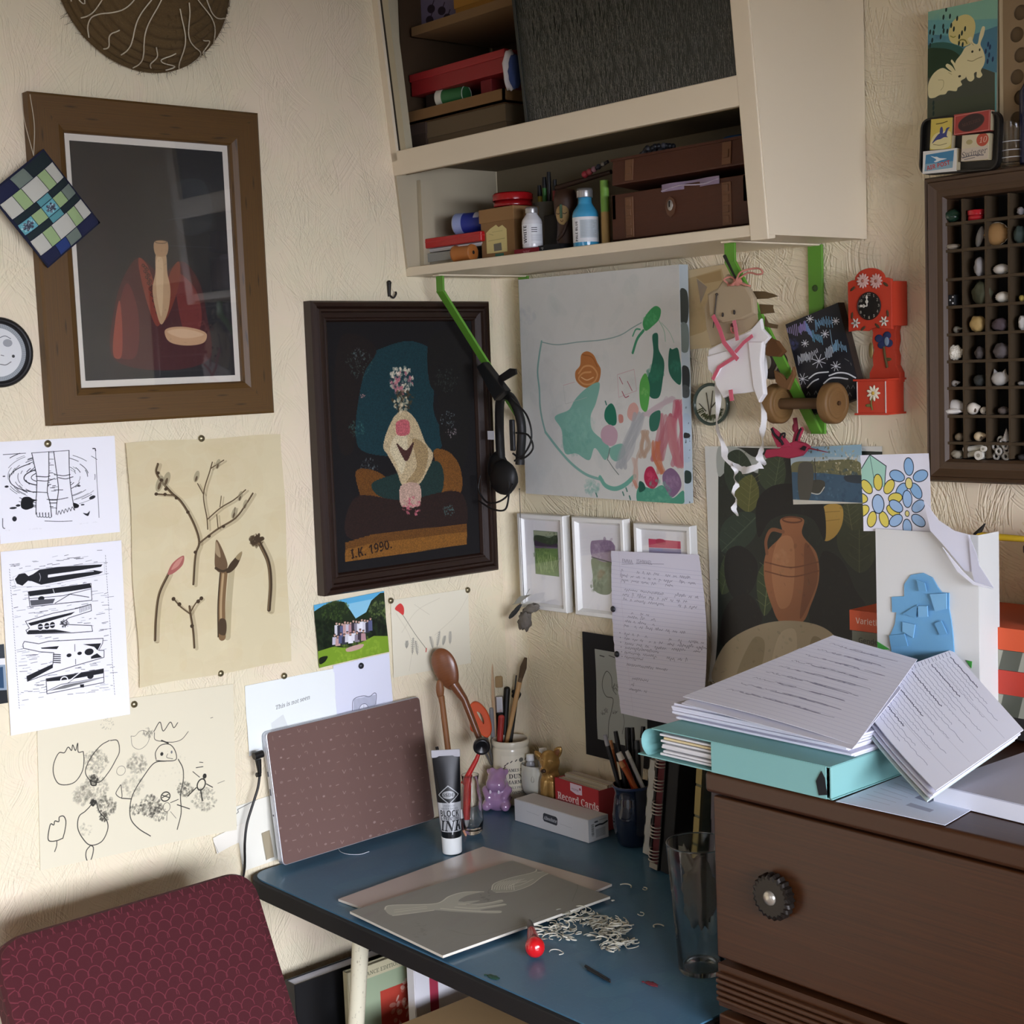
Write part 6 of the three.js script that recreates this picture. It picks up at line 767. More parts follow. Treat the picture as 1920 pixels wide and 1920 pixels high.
{ // scratch-art block
  const p = pic('scratch_art_board', 'black scratch-art board with blue zigzag waves and white stars', 'artwork', R(0.026), [[1466, 604.5], [1568, 576], [1622, 745], [1520, 775]]);
  const m = p.art((a) => { a.zoom(1460, 460, 6.4); const zig = (c, q, n, h0, h1) => { for (let i = 0; i < n; i++) { const t = i / (n - 1), j = t * (q.length - 1), f = Math.floor(Math.min(j, q.length - 2)), u = q[f][0] + (q[f + 1][0] - q[f][0]) * (j - f), v = q[f][1] + (q[f + 1][1] - q[f][1]) * (j - f), h = rr(h0, h1); a.line(c(t), 9, [[u, v - h], [u + 12, v + h]], false); } };
    zig((t) => ['#b8a8dc', '#a493d6', '#7f9fd8', '#6fb4da'][Math.floor(t * 3.99)], [[80, 1020], [240, 1010], [320, 960], [400, 1080], [520, 1130]], 30, 20, 70); zig(() => '#7fb6dc', [[440, 960], [530, 910], [640, 920]], 14, 20, 90); zig((t) => (t < 0.4 ? '#cfdbe6' : '#8fc0e0'), [[560, 1310], [640, 1260], [700, 1190], [810, 1240]], 18, 20, 80); a.line('#9cc4e0', 8, [[620, 1010], [650, 1200]], false); zig(() => '#d5dbe4', [[230, 1380], [300, 1340], [370, 1340], [460, 1260]], 18, 15, 60); a.blotch('#4a4f88', 170, 1180, 70, 60, 24, 0.3);
    for (const [u, v, r] of [[378, 880, 45], [690, 905, 45], [560, 1060, 50], [318, 1175, 44], [485, 1390, 85], [690, 1450, 60], [290, 1605, 70]]) for (let i = 0; i < 4; i++) { const b = i * 0.785 + 0.3; a.line('#dfe2e8', 9, [[u - r * Math.cos(b), v - r * Math.sin(b)], [u + r * Math.cos(b), v + r * Math.sin(b)]], false); } for (const q of [[[365, 1600], [450, 1540], [600, 1520]], [[345, 1710], [410, 1640], [480, 1605]], [[610, 1565], [720, 1530], [830, 1540], [930, 1590]], [[545, 1660], [620, 1600], [720, 1590], [835, 1605]]]) a.line('#e6e7ea', 18, q); for (const [u, v] of [[360, 1780], [450, 1770], [840, 1700], [900, 1700], [860, 1790]]) a.line('#8b8d94', 9, [[u - 20, v + 20], [u, v - 20], [u + 20, v + 20]], false); a.line('#777', 8, [[800, 1360], [850, 1390]]).line('#777', 8, [[870, 1410], [880, 1440]]); }, { bg: '#121420', ppm: 3600, rough: 0.45 });
  obj('board', box(p.w, p.h, 0.016, 0, 0, -0.0082), M('#33261c', 0.8), p.g); obj('scratch_surface', box(p.w - 0.001, p.h - 0.001, 0.001, 0, 0, 0.0003), faced(M('#15161f', 0.6), m), p.g);
}
{ // pull-toy axle with two wooden wheels resting at the foot of the bracket
  const y = 1.556, z = 0.072, t = thing('pull_toy', 'pair of brown wooden wheels on an axle at the bracket foot', 'toy', V(0.815, y, z)), wd = woodTex('#7d5c33', '#4b3215', '#97744a', 0), wm = new THREE.MeshStandardMaterial({ map: rep(wd, 4, 4), roughness: 0.6 });
  const X = (g) => turn(g, 0, 0, -Math.PI / 2);
  [-0.066, 0.042].forEach((x) => { const w = obj('wheel', move(X(lathe([[0, -0.011], [0.029, -0.011], [0.0325, -0.008], [0.0325, 0.006], [0.029, 0.009], [0.024, 0.009], [0.0235, 0.0075], [0.0215, 0.0075], [0.021, 0.009], [0.008, 0.0095], [0, 0.0095]], 44)), x, 0, 0), wm, t); obj('hub', move(X(cyl(0.0035, 0.0035, 0.004, 14)), x + 0.0105, 0, 0), M('#4a3218', 0.6), w); });
  obj('axle', move(X(cyl(0.009, 0.009, 0.095, 18)), -0.012, 0, 0.004), M('#5a4024', 0.65), t);
}
{ // miniature long-case clock
  const cx = 0.9125, t = thing('toy_clock', 'miniature red painted long-case clock with daisies and black dial', 'clock', V(cx, 1.536, 0.0015)), red = M('#c23a22', 0.5), y0 = 1.536, wht = M('#d8d0c4', 0.7);
  const trunk = [[-0.027, 0.05], [0.027, 0.05], [0.027, 0.064], [0.02, 0.076], [0.021, 0.09], [0.018, 0.1], [0.021, 0.115], [0.0195, 0.128], [0.024, 0.14], [-0.024, 0.14], [-0.0195, 0.128], [-0.021, 0.115], [-0.018, 0.1], [-0.021, 0.09], [-0.02, 0.076], [-0.027, 0.064]];
  obj('trunk', ext(trunk, 0.012, 0.0008), red, t); obj('base_box', [box(0.054, 0.052, 0.047, 0, 0.027, 0.0245, 0.001), box(0.062, 0.003, 0.052, 0, 0.0545, 0.026), box(0.06, 0.003, 0.051, 0, 0.0018, 0.0255)], red, t);
  obj('trim_line', [box(0.0012, 0.05, 0.001, 0.026, 0.027, 0.0485), box(0.0012, 0.05, 0.001, -0.026, 0.027, 0.0485)], wht, t);
  const head = []; for (let i = 0; i <= 12; i++) { const a = Math.PI * i / 12; head.push([0.026 * Math.cos(a), 0.2085 + 0.0165 * Math.sin(a)]); }
  obj('head_front', move(ext([[-0.039, 0.131], [-0.026, 0.1325], [-0.004, 0.1305], [0.003, 0.134], [0.014, 0.136], [0.026, 0.133], [0.039, 0.132], [0.039, 0.206], [0.032, 0.2085], ...head, [-0.032, 0.2085], [-0.039, 0.206]], 0.0035, 0.0008), 0, 0, 0.0455), red, t); obj('head_box', box(0.07, 0.068, 0.044, 0, 0.17, 0.0225, 0.001), red, t);
  const dial = localArt(0.044, 0.044, (a) => { for (let i = 1; i <= 12; i++) { const b = i * Math.PI / 6 - Math.PI / 2; a.text(String(i), 0.5 + 0.4 * Math.cos(b), 0.5 + 0.4 * Math.sin(b), 0.0058, '#d9d2c2', 'serif', 0, 'center'); } }, { bg: '#131011', ppm: 8000, rough: 0.4 });
  const dg = new THREE.CircleGeometry(0.0205, 40), uv = dg.attributes.uv, pp = dg.attributes.position; for (let i = 0; i < uv.count; i++) uv.setXY(i, pp.getX(i) / 0.044 + 0.5, pp.getY(i) / 0.044 + 0.5); const dl = obj('dial', move(dg, 0, 0.168, 0.0512), dial, t); obj('dial_rim', move(new THREE.TorusGeometry(0.0207, 0.001, 8, 40), 0, 0.168, 0.0512), M('#2a1512', 0.5), dl);
  const hm = M('#ddd6c8', 0.5), hand = (l, a) => [move(box(0.0016, l, 0.0008), 0, l / 2, 0).rotateZ(a).translate(-0.003, 0.168, 0.0522), move(new THREE.TorusGeometry(0.0021, 0.0006, 6, 14), 0, l * 0.45, 0).rotateZ(a).translate(-0.003, 0.168, 0.0524), move(cyl(0, 0.0022, 0.006, 8), 0, l, 0).rotateZ(a).translate(-0.003, 0.168, 0.0522)]; obj('hour_hand', hand(0.0135, 1.5), hm, t); obj('minute_hand', hand(0.015, 0.02), hm, t);
  const flower = (x, y, z, r, n, col, cen) => { const g = []; for (let i = 0; i < n; i++) { const a = i / n * 6.283; g.push(ball(1, r * 0.5, r * 0.19, 0.001, r * 0.55, 0, 0, 8).rotateZ(a).translate(x, y, z)); } const f = obj('flower', g, M(col, 0.7), t); obj('flower_centre', ball(r * 0.24, 1, 1, 0.5, x, y, z + 0.0006, 10), M(cen, 0.7), f); };
  flower(-0.011, 0.207, 0.0508, 0.0115, 12, '#d9b2a8', '#a86a58'); flower(0.013, 0.205, 0.0508, 0.0115, 12, '#d0a79e', '#9a5c4d'); flower(-0.0255, 0.143, 0.0508, 0.0082, 6, '#c9c3b8', '#6d675a'); flower(0.0262, 0.1435, 0.0508, 0.0082, 6, '#d2cdc0', '#6d675a'); flower(0.004, 0.034, 0.0492, 0.0125, 9, '#e6dcc4', '#c9a23c');
  obj('leaf', [[-0.03, 0.196, 0.6], [0.03, 0.199, -0.6], [-0.032, 0.155, 1.4], [0.033, 0.155, 1.7], [-0.012, 0.134, 0.6], [0.014, 0.137, -0.7]].map(([x, y, a]) => ball(1, 0.0055, 0.0022, 0.0007, 0, 0, 0, 8).rotateZ(a).translate(x, y, 0.0505)), M('#4d3a22', 0.8), t); obj('flower_stem', [tube([[0.004, 0.03, 0.049], [0.0, 0.02, 0.049], [0.002, 0.008, 0.049]], 0.0012, 12, 5), ball(1, 0.006, 0.0025, 0.0007, -0.005, 0.015, 0.049, 8)], M('#6b6a34', 0.8), t);
  obj('gentian', [[-0.009, 0.118], [0.006, 0.122], [0.009, 0.11], [-0.004, 0.108], [0.002, 0.115]].map(([x, y]) => ball(1, 0.0075, 0.0062, 0.0012, x, y, 0.0135, 10)), M('#26345f', 0.7), t); obj('gentian_bud', ball(1, 0.0045, 0.007, 0.0014, 0.006, 0.113, 0.0145, 10), M('#7f93a8', 0.7), t); obj('gentian_stem', [tube([[0, 0.105, 0.0135], [0.002, 0.09, 0.0135], [0.006, 0.072, 0.0135]], 0.0022, 12, 5), ball(1, 0.007, 0.0028, 0.0008, 0.007, 0.085, 0.0136, 8)], M('#5a4c28', 0.8), t);
  obj('pendulum', [rod(V(-0.012, 0.13, 0.03), V(-0.0125, 0.112, 0.03), 0.0006, 0.0006, 5), ball(1, 0.004, 0.0125, 0.0015, -0.0125, 0.1, 0.03, 14)], M('#8a7a4c', 0.4, { metalness: 0.6 }), t);
}

// ---------- printer's tray of shells and what stands on it ----------
{
  const Zt = 0.05, x0 = 1.008, x1 = 1.43, yb = 1.436, yt = 1.886, t = thing('specimen_tray', 'dark wooden compartment tray hung on the wall holding shells and stones', 'shelf', V((x0 + x1) / 2, (yb + yt) / 2, 0.002));
  const wd = woodTex('#4a3522', '#23150a', '#6b5236', 0), wm = new THREE.MeshStandardMaterial({ map: rep(wd, 3, 10), roughness: 0.5 }), cell = M('#43341f', 0.85), back = M('#130e08', 0.95);
  const w = x1 - x0, h = yt - yb, bw = 0.034;
  frameBoards(t, w, h, [[0, 0], [0, 0.042], [0.003, 0.048], [0.007, 0.046], [0.009, 0.049], [0.02, 0.043], [0.03, 0.044], [bw, 0.038], [bw, 0]], wm);
  obj('back_board', box(w - 0.01, h - 0.01, 0.004, 0, 0, 0.004), back, t);
  const iy = [[418, 1800], [469, 1800], [523, 1800], [575, 1800], [627, 1800], [678, 1800], [728, 1800], [781, 1800], [831, 1800]].map(([py, px]) => at(R(0.043), px, py).y - (yb + yt) / 2);
  iy.forEach((y) => obj('shelf_strip', box(w - 2 * bw + 0.004, 0.0042, 0.035, 0, y, 0.0225), cell, t));
  const xs = [1805, 1848, 1891, 1934].map((px) => at(R(0.043), px, 640).x - (x0 + x1) / 2); for (let k = 0; k < 4; k++) xs.push(xs[3] + 0.0375 * (k + 1)); const xl = xs.filter((x) => x < w / 2 - bw - 0.01);
  const rows = [h / 2 - bw, ...iy, -h / 2 + bw];
  for (let r = 0; r + 1 < rows.length; r++) xl.forEach((x) => obj('divider', box(0.0032, rows[r] - rows[r + 1] - 0.0042, 0.034, x, (rows[r] + rows[r + 1]) / 2, 0.022), cell, t));
  const shelfY = (r) => (r < 9 ? iy[r] + 0.0022 : -h / 2 + bw) + (yb + yt) / 2, Zi = 0.031;
  // [name, label, category, row, px, width px, height px, colour, kind]
  const items = [
    ['trinket', 'dark green glass lump in the top left tray compartment', 'trinket', 0, 1784, 34, 26, '#1c3326', 'gloss'], ['thimble', 'shiny red cylinder in the top row of the tray', 'trinket', 0, 1830, 30, 19, '#b3202a', 'drum'], ['stone', 'small pale grey stone at the right end of the top tray row', 'stone', 0, 1914, 12, 16, '#8b8688', 'lump'],
    ['stone', 'flat beige stone lying in the second tray row', 'stone', 1, 1785, 30, 11, '#9a8d7b', 'lump'], ['shell', 'thin grey razor shell leaning in the second tray row', 'shell', 1, 1838, 13, 38, '#7d7a76', 'lean'], ['shell', 'large tan oyster shell in the second tray row', 'shell', 1, 1867, 44, 42, '#a07a4a', 'fan'], ['stone', 'dark green stone at the right of the second tray row', 'stone', 1, 1912, 16, 34, '#2d3a33', 'lump'],
    ['shell', 'tall grey oyster shell in the third tray row', 'shell', 2, 1838, 17, 36, '#8f8a87', 'lump'], ['shell', 'white fan-shaped shell in the third tray row', 'shell', 2, 1876, 28, 19, '#cfc9c0', 'fan'],
    ['dice', 'black die with white spots in the fourth tray row', 'die', 3, 1787, 25, 21, '#0e0f12', 'dice'], ['stone', 'large olive green stone in the fourth tray row', 'stone', 3, 1842, 34, 44, '#3f402b', 'lump'], ['shell', 'white rounded shell in the fourth tray row', 'shell', 3, 1879, 26, 20, '#dcd8cd', 'fan'], ['stone', 'small yellow stone at the right of the fourth tray row', 'stone', 3, 1916, 9, 12, '#b09a4c', 'lump'],
    ['shell', 'tiny grey whelk shell in the fifth tray row', 'shell', 4, 1796, 18, 14, '#7d7a70', 'whelk'], ['shell', 'yellow round cowrie shell in the fifth tray row', 'shell', 4, 1834, 27, 32, '#a88c56', 'lump'], ['stone', 'dull mauve stone in the fifth tray row', 'stone', 4, 1876, 29, 25, '#4d4045', 'lump'], ['shell', 'pale shell at the right end of the fifth tray row', 'shell', 4, 1918, 12, 28, '#b5b0a8', 'lump'],
    ['coral', 'white knobbly coral flower in the sixth tray row', 'coral', 5, 1790, 32, 27, '#e3ddce', 'coral'], ['stone', 'small dark pointed stone in the sixth tray row', 'stone', 5, 1838, 17, 24, '#4a4340', 'lump'], ['stone', 'round grey stone in the sixth tray row', 'stone', 5, 1879, 30, 30, '#564e4e', 'lump'],
    ['shell', 'small grey spiral shell in the seventh tray row', 'shell', 6, 1792, 19, 13, '#9a948d', 'whelk'], ['stone', 'dark round stone in the seventh tray row', 'stone', 6, 1838, 22, 22, '#2e2f2c', 'lump'], ['ornament', 'white cat-head shaped shell ornament in the seventh tray row', 'ornament', 6, 1875, 33, 33, '#b8b4ae', 'cat'], ['stone', 'tiny light stone at the right of the seventh tray row', 'stone', 6, 1915, 12, 8, '#8f8b86', 'lump'],
    ['shell', 'large white clam shell in the eighth tray row', 'shell', 7, 1789, 39, 28, '#cdc8c2', 'clam'], ['shell', 'white snail shell in the eighth tray row', 'shell', 7, 1827, 22, 25, '#d8cfc2', 'whelk'], ['shell', 'small white shell beside the snail shell in the eighth row', 'shell', 7, 1847, 12, 16, '#cfc6ba', 'whelk'], ['stone', 'dark lumpy stone in the eighth tray row', 'stone', 7, 1882, 20, 15, '#5c524d', 'lump'],
    ['shell', 'brown and cream striped shell in the ninth tray row', 'shell', 8, 1800, 17, 16, '#857660', 'lump'], ['shell', 'cream whelk shell with a spot in the ninth tray row', 'shell', 8, 1839, 27, 20, '#d2bd9a', 'whelk'], ['shell', 'white cone-shaped spire shell in the ninth tray row', 'shell', 8, 1887, 16, 26, '#cac5c0', 'cone'],
    ['shell', 'pale crusty shell in the bottom tray row', 'shell', 9, 1796, 24, 17, '#9b9382', 'lump'], ['coral', 'cluster of grey ring-shaped worm tubes in the bottom tray row', 'coral', 9, 1877, 34, 42, '#a8a297', 'rings'], ['stone', 'dark stone at the right end of the bottom tray row', 'stone', 9, 1916, 14, 12, '#2a2624', 'lump'],
  ];
  items.forEach(([name, label, cat, r, px, wp, hp, col, kind], i) => {
    const y0 = shelfY(r), ref = at(R(Zi), px, 620), k = mpp(ref), xx = at(R(Zi), px, 640 + (r - 4.5) * 51).x, W = wp * k * 1.12, Hh = hp * k, s = thing(name, label, cat, V(xx, y0 + 0.0004, Zi)), m = M(col, kind === 'gloss' || kind === 'drum' ? 0.15 : 0.75);
    const d = Math.min(0.011, Math.max(W, Hh) * 0.42);
    if (kind === 'lump' || kind === 'gloss') obj('body', move(lump(1, W / 2, Hh / 2, d, 0.14, 1.5, 3, i * 3.1), 0, Hh / 2 * 0.93, 0), m, s);
    else if (kind === 'drum') { obj('body', lathe([[0, 0], [W * 0.46, 0], [W * 0.46, Hh * 0.5], [0, Hh * 0.5]], 28).scale(1, 1, 0.7), m, s); obj('lid', lathe([[W * 0.48, Hh * 0.5], [W * 0.49, Hh * 0.55], [W * 0.49, Hh * 0.92], [W * 0.45, Hh], [0, Hh]], 28).scale(1, 1, 0.7), m, s); }
    else if (kind === 'lean') obj('body', lump(1, W / 2, Hh / 2, 0.004, 0.1, 1.2, 3, 2).rotateZ(-0.3).translate(0, Hh / 2, 0), m, s);
    else if (kind === 'fan' || kind === 'clam') { const g = new THREE.SphereGeometry(1, 30, 14, 0, Math.PI * 2, 0, Math.PI / 2), p = g.attributes.position; for (let j = 0; j < p.count; j++) { const a = Math.atan2(p.getZ(j), p.getX(j)), q = 1 + 0.06 * Math.cos(a * 14); p.setXYZ(j, p.getX(j) * q, p.getY(j), p.getZ(j) * q); } g.rotateX(Math.PI / 2).scale(W / 2, Hh / 2, 0.008); g.computeVertexNormals(); obj('valve', move(g, 0, Hh / 2, -0.002), m, s); if (kind === 'clam') obj('lower_lip', move(lump(1, W * 0.48, Hh * 0.2, 0.01, 0.15, 2, 3, 4), 0, Hh * 0.22, 0.004), M('#e3ded6', 0.6), s); else obj('rim', move(new THREE.TorusGeometry(0.5, 0.025, 6, 30).scale(W, Hh, 0.02), 0, Hh / 2, -0.002), M('#d9cdb8', 0.6), s); }
    else if (kind === 'whelk') { const g = []; for (let j = 0; j < 5; j++) g.push(ball(Hh * (0.46 - j * 0.085), 1.1, 1, 0.9, W * (-0.12 + j * 0.13), Hh * (0.44 + j * 0.03), 0, 12)); obj('whorls', g, m, s); obj('aperture', ball(Hh * 0.13, 1, 1.3, 0.5, W * 0.2, Hh * 0.32, d * 0.6, 8), M('#4a3a2c', 0.8), s); }
    else if (kind === 'coral') { const g = []; for (let j = 0; j < 46; j++) { const a = j * 2.399, q = Math.sqrt(j / 46); g.push(ball(0.0034, 1, 1, 1, Math.cos(a) * q * W * 0.45, Hh * 0.5 + Math.sin(a) * q * Hh * 0.42, 0.006 * (1 - q), 8)); } obj('knobs', g, m, s); obj('base', move(lump(1, W * 0.4, Hh * 0.42, 0.006, 0.2, 2, 3, 5), 0, Hh * 0.45, -0.002), M('#b5ae9c', 0.8), s); }
    else if (kind === 'cone') obj('spire', lathe([[0, 0], [W / 2, 0.0006], ...[0.15, 0.3, 0.45, 0.6, 0.75, 0.9].flatMap((q) => [[W / 2 * (1 - q) + 0.0006, Hh * q - 0.001], [W / 2 * (1 - q) - 0.0004, Hh * q]]), [0, Hh]], 20), m, s);
    else if (kind === 'cat') { obj('face', move(lump(1, W / 2, Hh * 0.4, 0.007, 0.08, 1.5, 3, 7), 0, Hh * 0.4, 0), m, s); for (const e of [-1, 1]) obj('ear', cyl(0, W * 0.17, Hh * 0.3, 4).rotateZ(-e * 0.3).translate(e * W * 0.28, Hh * 0.82, 0), m, s); }
    else if (kind === 'dice') { obj('cube', box(Hh * 0.95, Hh * 0.95, Hh * 0.95, 0, Hh * 0.475, 0, 0.0014), m, s); const q = Hh * 0.27; obj('spots', [[0, 0], [-q, q], [q, q], [-q, -q], [q, -q]].map(([a, b]) => ball(0.0014, 1, 1, 0.35, a, Hh * 0.475 + b, Hh * 0.475, 8)), M('#d8d8d8', 0.5), s); }
    else if (kind === 'rings') { const g = []; [[-0.3, 0.12], [0.28, 0.12], [-0.05, 0.35], [0.1, 0.52], [-0.28, 0.55], [0.2, 0.75], [-0.05, 0.85], [0.34, 0.4], [0.33, 0.6]].forEach(([a, b], j) => g.push(move(new THREE.TorusGeometry(0.0042, 0.0019, 7, 16), a * W, b * Hh + 0.001, 0.003 * (j % 3) - 0.002))); obj('tubes', g, m, s); obj('mass', move(lump(1, W * 0.3, Hh * 0.4, 0.005, 0.3, 2.4, 3, 11), 0, Hh * 0.42, -0.004), M('#7d776c', 0.9), s); }
  });
  // white tube shells in the bottom row
  [[1808, 863, 1846, 849, 'upper white chalky tube shell in the bottom tray row'], [1815, 874, 1850, 858, 'lower white chalky tube shell in the bottom tray row']].forEach(([a, b, c, d, label], i) => { const A = at(R(Zi), a, b), B = at(R(Zi + 0.002 * i), c, d), s = thing('tube_shell', label, 'shell', A), e = B.clone().sub(A), r = 0.0043, y0 = shelfY(9); s.position.y = y0 + (i ? 0.0058 : 0.0135); e.y *= 0.5; obj('tube', rod(V(0, 0, 0), e, r, r * 0.9, 14), M('#d9d5c8', 0.7), s); obj('end_hole', rod(e.clone().multiplyScalar(-0.015), e.clone().multiplyScalar(0.01), r * 0.5, r * 0.5, 10), M('#8f8a7c', 0.9), s); });
  [[1844, 'larger round white tube end beside the tube shells', 0.0068], [1853, 'smaller white tube end at the right of the tube shells', 0.0045]].forEach(([px, label, r], i) => { const A = at(R(Zi), px, 870), s = thing('tube_shell', label, 'shell', V(A.x, shelfY(9) + r + (i ? 0.012 : 0), Zi + 0.007)); obj('tube', turn(cyl(r, r * 0.9, 0.014, 16), Math.PI / 2), M('#d4cfc2', 0.75), s); obj('end_hole', turn(cyl(r * 0.45, r * 0.45, 0.0146, 12), Math.PI / 2), M('#9b9585', 0.9), s); });
  const top = yt + 0.001;
  { const p = pic('rabbit_painting', 'small canvas painting of two cream rabbits under a pale moon', 'painting', R(0.03), [[1740, 22], [1873, -6], [1867, 230], [1739, 250]]); p.g.position.y += Math.max(0, top + p.h / 2 - p.g.position.y);
    const m = p.art((a, x) => { a.zoom(1700, 0, 8.727); a.fill('#7fae95', [[300, -100], [1560, -100], [1560, 420], [300, 460]], false).fill('#6a9f9a', [[300, 330], [900, 330], [1560, 300], [1560, 600], [300, 620]], false).fill('#4a7787', [[300, 560], [1000, 600], [1560, 400], [1560, 1200], [300, 1000]], false); a.blotch('#5f9a9a', 560, 520, 260, 160, 60, 0.2).blotch('#47748a', 1350, 800, 160, 120, 60, 0.25).fill('#2f5a4e', [[340, 760], [560, 690], [820, 740], [960, 840], [800, 1000], [340, 1100]]).fill('#22381f', [[330, 820], [560, 790], [760, 830], [900, 960], [900, 1250], [330, 1300]]).fill('#46493a', [[330, 1280], [700, 1250], [1230, 1110], [1450, 1190], [1450, 2300], [330, 2300]], false).fill('#454a36', [[330, 1700], [1450, 1500], [1450, 2300], [330, 2300]], false);
      a.fill('#cdbf7c', [[690, 520], [760, 350], [900, 250], [1010, 240], [1100, 310], [1130, 420], [1110, 560], [1060, 700], [950, 760], [850, 740], [720, 680]]); for (const [u, v] of [[650, 150], [605, 280], [712, 265], [830, 300], [732, 415], [775, 475], [960, 470], [908, 540], [600, 430], [455, 440], [385, 525], [440, 535], [608, 505], [668, 510], [865, 600], [860, 705], [920, 730], [420, 660], [385, 745], [560, 600], [1340, 725], [1370, 770], [1355, 900], [1300, 840], [1330, 1005], [1415, 970], [440, 1690], [440, 1770], [440, 1860]]) a.dot(u > 1200 ? '#1e3350' : '#152c25', u, v, 18, 42, 0.1); a.line('#8f8a3e', 18, [[720, 590], [770, 610], [800, 595]]).line('#76702f', 20, [[850, 680], [900, 650], [960, 660], [990, 710]]);
      const C = '#d8cd9c'; a.fill(C, [[1050, 720], [1000, 640], [1060, 600], [1100, 700], [1160, 720], [1200, 560], [1250, 430], [1285, 440], [1270, 560], [1215, 720], [1260, 830], [1290, 960], [1270, 1060], [1220, 1160], [1245, 1230], [1200, 1275], [1150, 1260], [1150, 1180], [1110, 1200], [1110, 1290], [1060, 1335], [1010, 1320], [960, 1230], [820, 1100], [800, 1020], [900, 880], [960, 780]]).line('#8f855c', 12, [[1000, 990], [1080, 1000], [1160, 960], [1240, 930]]).dot('#33321f', 1080, 845, 20, 20).dot('#33321f', 1200, 815, 14, 22).line('#a99e70', 10, [[1060, 700], [1100, 740]]);
      a.fill(C, [[370, 1600], [350, 1500], [360, 1360], [430, 1220], [520, 1140], [600, 1115], [690, 1160], [740, 1180], [640, 1080], [660, 1045], [740, 1080], [800, 1160], [760, 1060], [725, 1000], [740, 975], [800, 1040], [900, 1110], [960, 1200], [970, 1270], [890, 1330], [910, 1390], [840, 1440], [820, 1490], [680, 1490], [640, 1540], [540, 1560], [450, 1605]]).dot('#2b2817', 870, 1250, 26, 18).line('#a99e70', 10, [[520, 1310], [600, 1320], [600, 1420], [560, 1480]]).line('#a99e70', 10, [[690, 1190], [740, 1220]]); }, { ppm: 3000, bg: '#6a9f9a' });
    obj('canvas_block', box(p.w, p.h, 0.018, 0, 0, -0.0095), M('#c9c0a8', 0.85), p.g); obj('painted_face', box(p.w - 0.0005, p.h - 0.0005, 0.001, 0, 0, 0.0001), faced(M('#7f8f80', 0.8), m), p.g); }
  { const a = at(R(0.045), 1874, 300), t2 = thing('punched_card', 'brown card strip with a column of round dark recesses', 'card', V(a.x + 0.034, top, 0.03)); const hh = 0.25, s = roundRect(0.07, hh, 0.004), cm = M('#8a7455', 0.85); for (let i = 0; i < 7; i++) { const p = new THREE.Path(); p.absarc(-0.014 + (i % 2) * 0.006, -0.06 + i * 0.029, 0.0105, 0, Math.PI * 2); s.holes.push(p); } obj('front_sheet', move(ext(s, 0.002, 0, 24), 0, hh / 2, 0), cm, t2); obj('backing', box(0.07, hh, 0.008, 0, hh / 2, -0.0055), M('#5f4d33', 0.9), t2); obj('edge_strip', box(0.006, hh, 0.011, -0.038, hh / 2, -0.004), M('#b3a283', 0.8), t2); }
  { const a = at(R(0.045), 1891, 318), t2 = thing('small_glass', 'small clear glass standing on the specimen tray', 'glass', V(a.x, top, 0.032)), r = 0.0165, hh = 0.062; obj('bowl', lathe([[0, 0], [r * 0.9, 0], [r, 0.003], [r * 1.06, hh], [r * 1.01, hh], [r * 0.92, 0.006], [0, 0.005]], 36), glassMat(0xffffff, 0.02, 0.002), t2); obj('etched_band', [0.012, 0.022, 0.034].map((y) => new THREE.TorusGeometry(r * 1.01, 0.0007, 6, 36).rotateX(Math.PI / 2).translate(0, y, 0)), M('#cfcfd0', 0.4), t2); }
  { const a = at(R(0.03), 1918, 250), t2 = thing('blue_bottle', 'dark blue bottle cut by the right edge on the tray top', 'bottle', V(a.x + 0.016, top, 0.03)); obj('body', lathe([[0, 0], [0.018, 0], [0.019, 0.003], [0.019, 0.1], [0.008, 0.12], [0.008, 0.135], [0, 0.135]], 28), M('#10163c', 0.12), t2); obj('stopper', cyl(0.007, 0.0075, 0.014, 18, 0, 0.142, 0), M('#1a2048', 0.3), t2); }
  // tin of matchboxes
  const P = pic('matchbox_tin', 'black rounded tin tray propped up displaying four old matchboxes', 'tray', R(0.058), [[1728, 233], [1874, 211], [1868, 322], [1720, 337]]); P.g.position.y += Math.max(0, top + P.h / 2 - P.g.position.y);
  obj('tray_base', move(ext(roundRect(P.w, P.h, 0.016), 0.002, 0.0008), 0, 0, -0.012), M('#12110f', 0.4), P.g); { const s = roundRect(P.w, P.h, 0.016); s.holes.push(new THREE.Path(roundRect(P.w - 0.004, P.h - 0.004, 0.014).getPoints(10))); obj('rim', move(ext(s, 0.009, 0.0006), 0, 0, -0.011), M('#161411', 0.35), P.g); }
  const mb = (label, c, bg, draw) => { const q = pic('matchbox', label, 'matchbox', R(0.062), c.map(([x, y]) => [1700 + x / 8.727, 200 + y / 8.727])); q.g.position.y += P.g.position.y - at(R(0.058), 1797, 276).y; q.g.position.z -= 0.002; const m = q.art((a) => { a.zoom(1700, 200, 8.727); draw(a); }, { bg, ppm: 7000, rough: 0.6 }); obj('sleeve', box(q.w, q.h, 0.012, 0, 0, -0.0065, 0), faced(M(bg, 0.7), m), q.g); obj('drawer', box(q.w + 0.0012, q.h - 0.0015, 0.0095, 0, 0, -0.0066), M('#b9ab8a', 0.8), q.g); };
  mb('yellow matchbox with a blue horse and rider, upper left in the tin', [[400, 275], [728, 228], [703, 738], [348, 775]], '#c9b453', (a) => { a.fill('#d6cb94', [[440, 520], [700, 470], [690, 700], [370, 740]]).line('#4a3f14', 14, [[470, 345], [560, 330], [650, 300]]).fill('#3a4078', [[455, 570], [520, 500], [600, 490], [640, 410], [690, 400], [660, 440], [640, 540], [660, 560], [600, 560], [540, 590], [470, 610], [400, 665]]).fill('#3a4078', [[530, 500], [540, 400], [565, 390], [575, 490]]).line('#5a5130', 8, [[420, 680], [530, 690], [640, 660]]); });
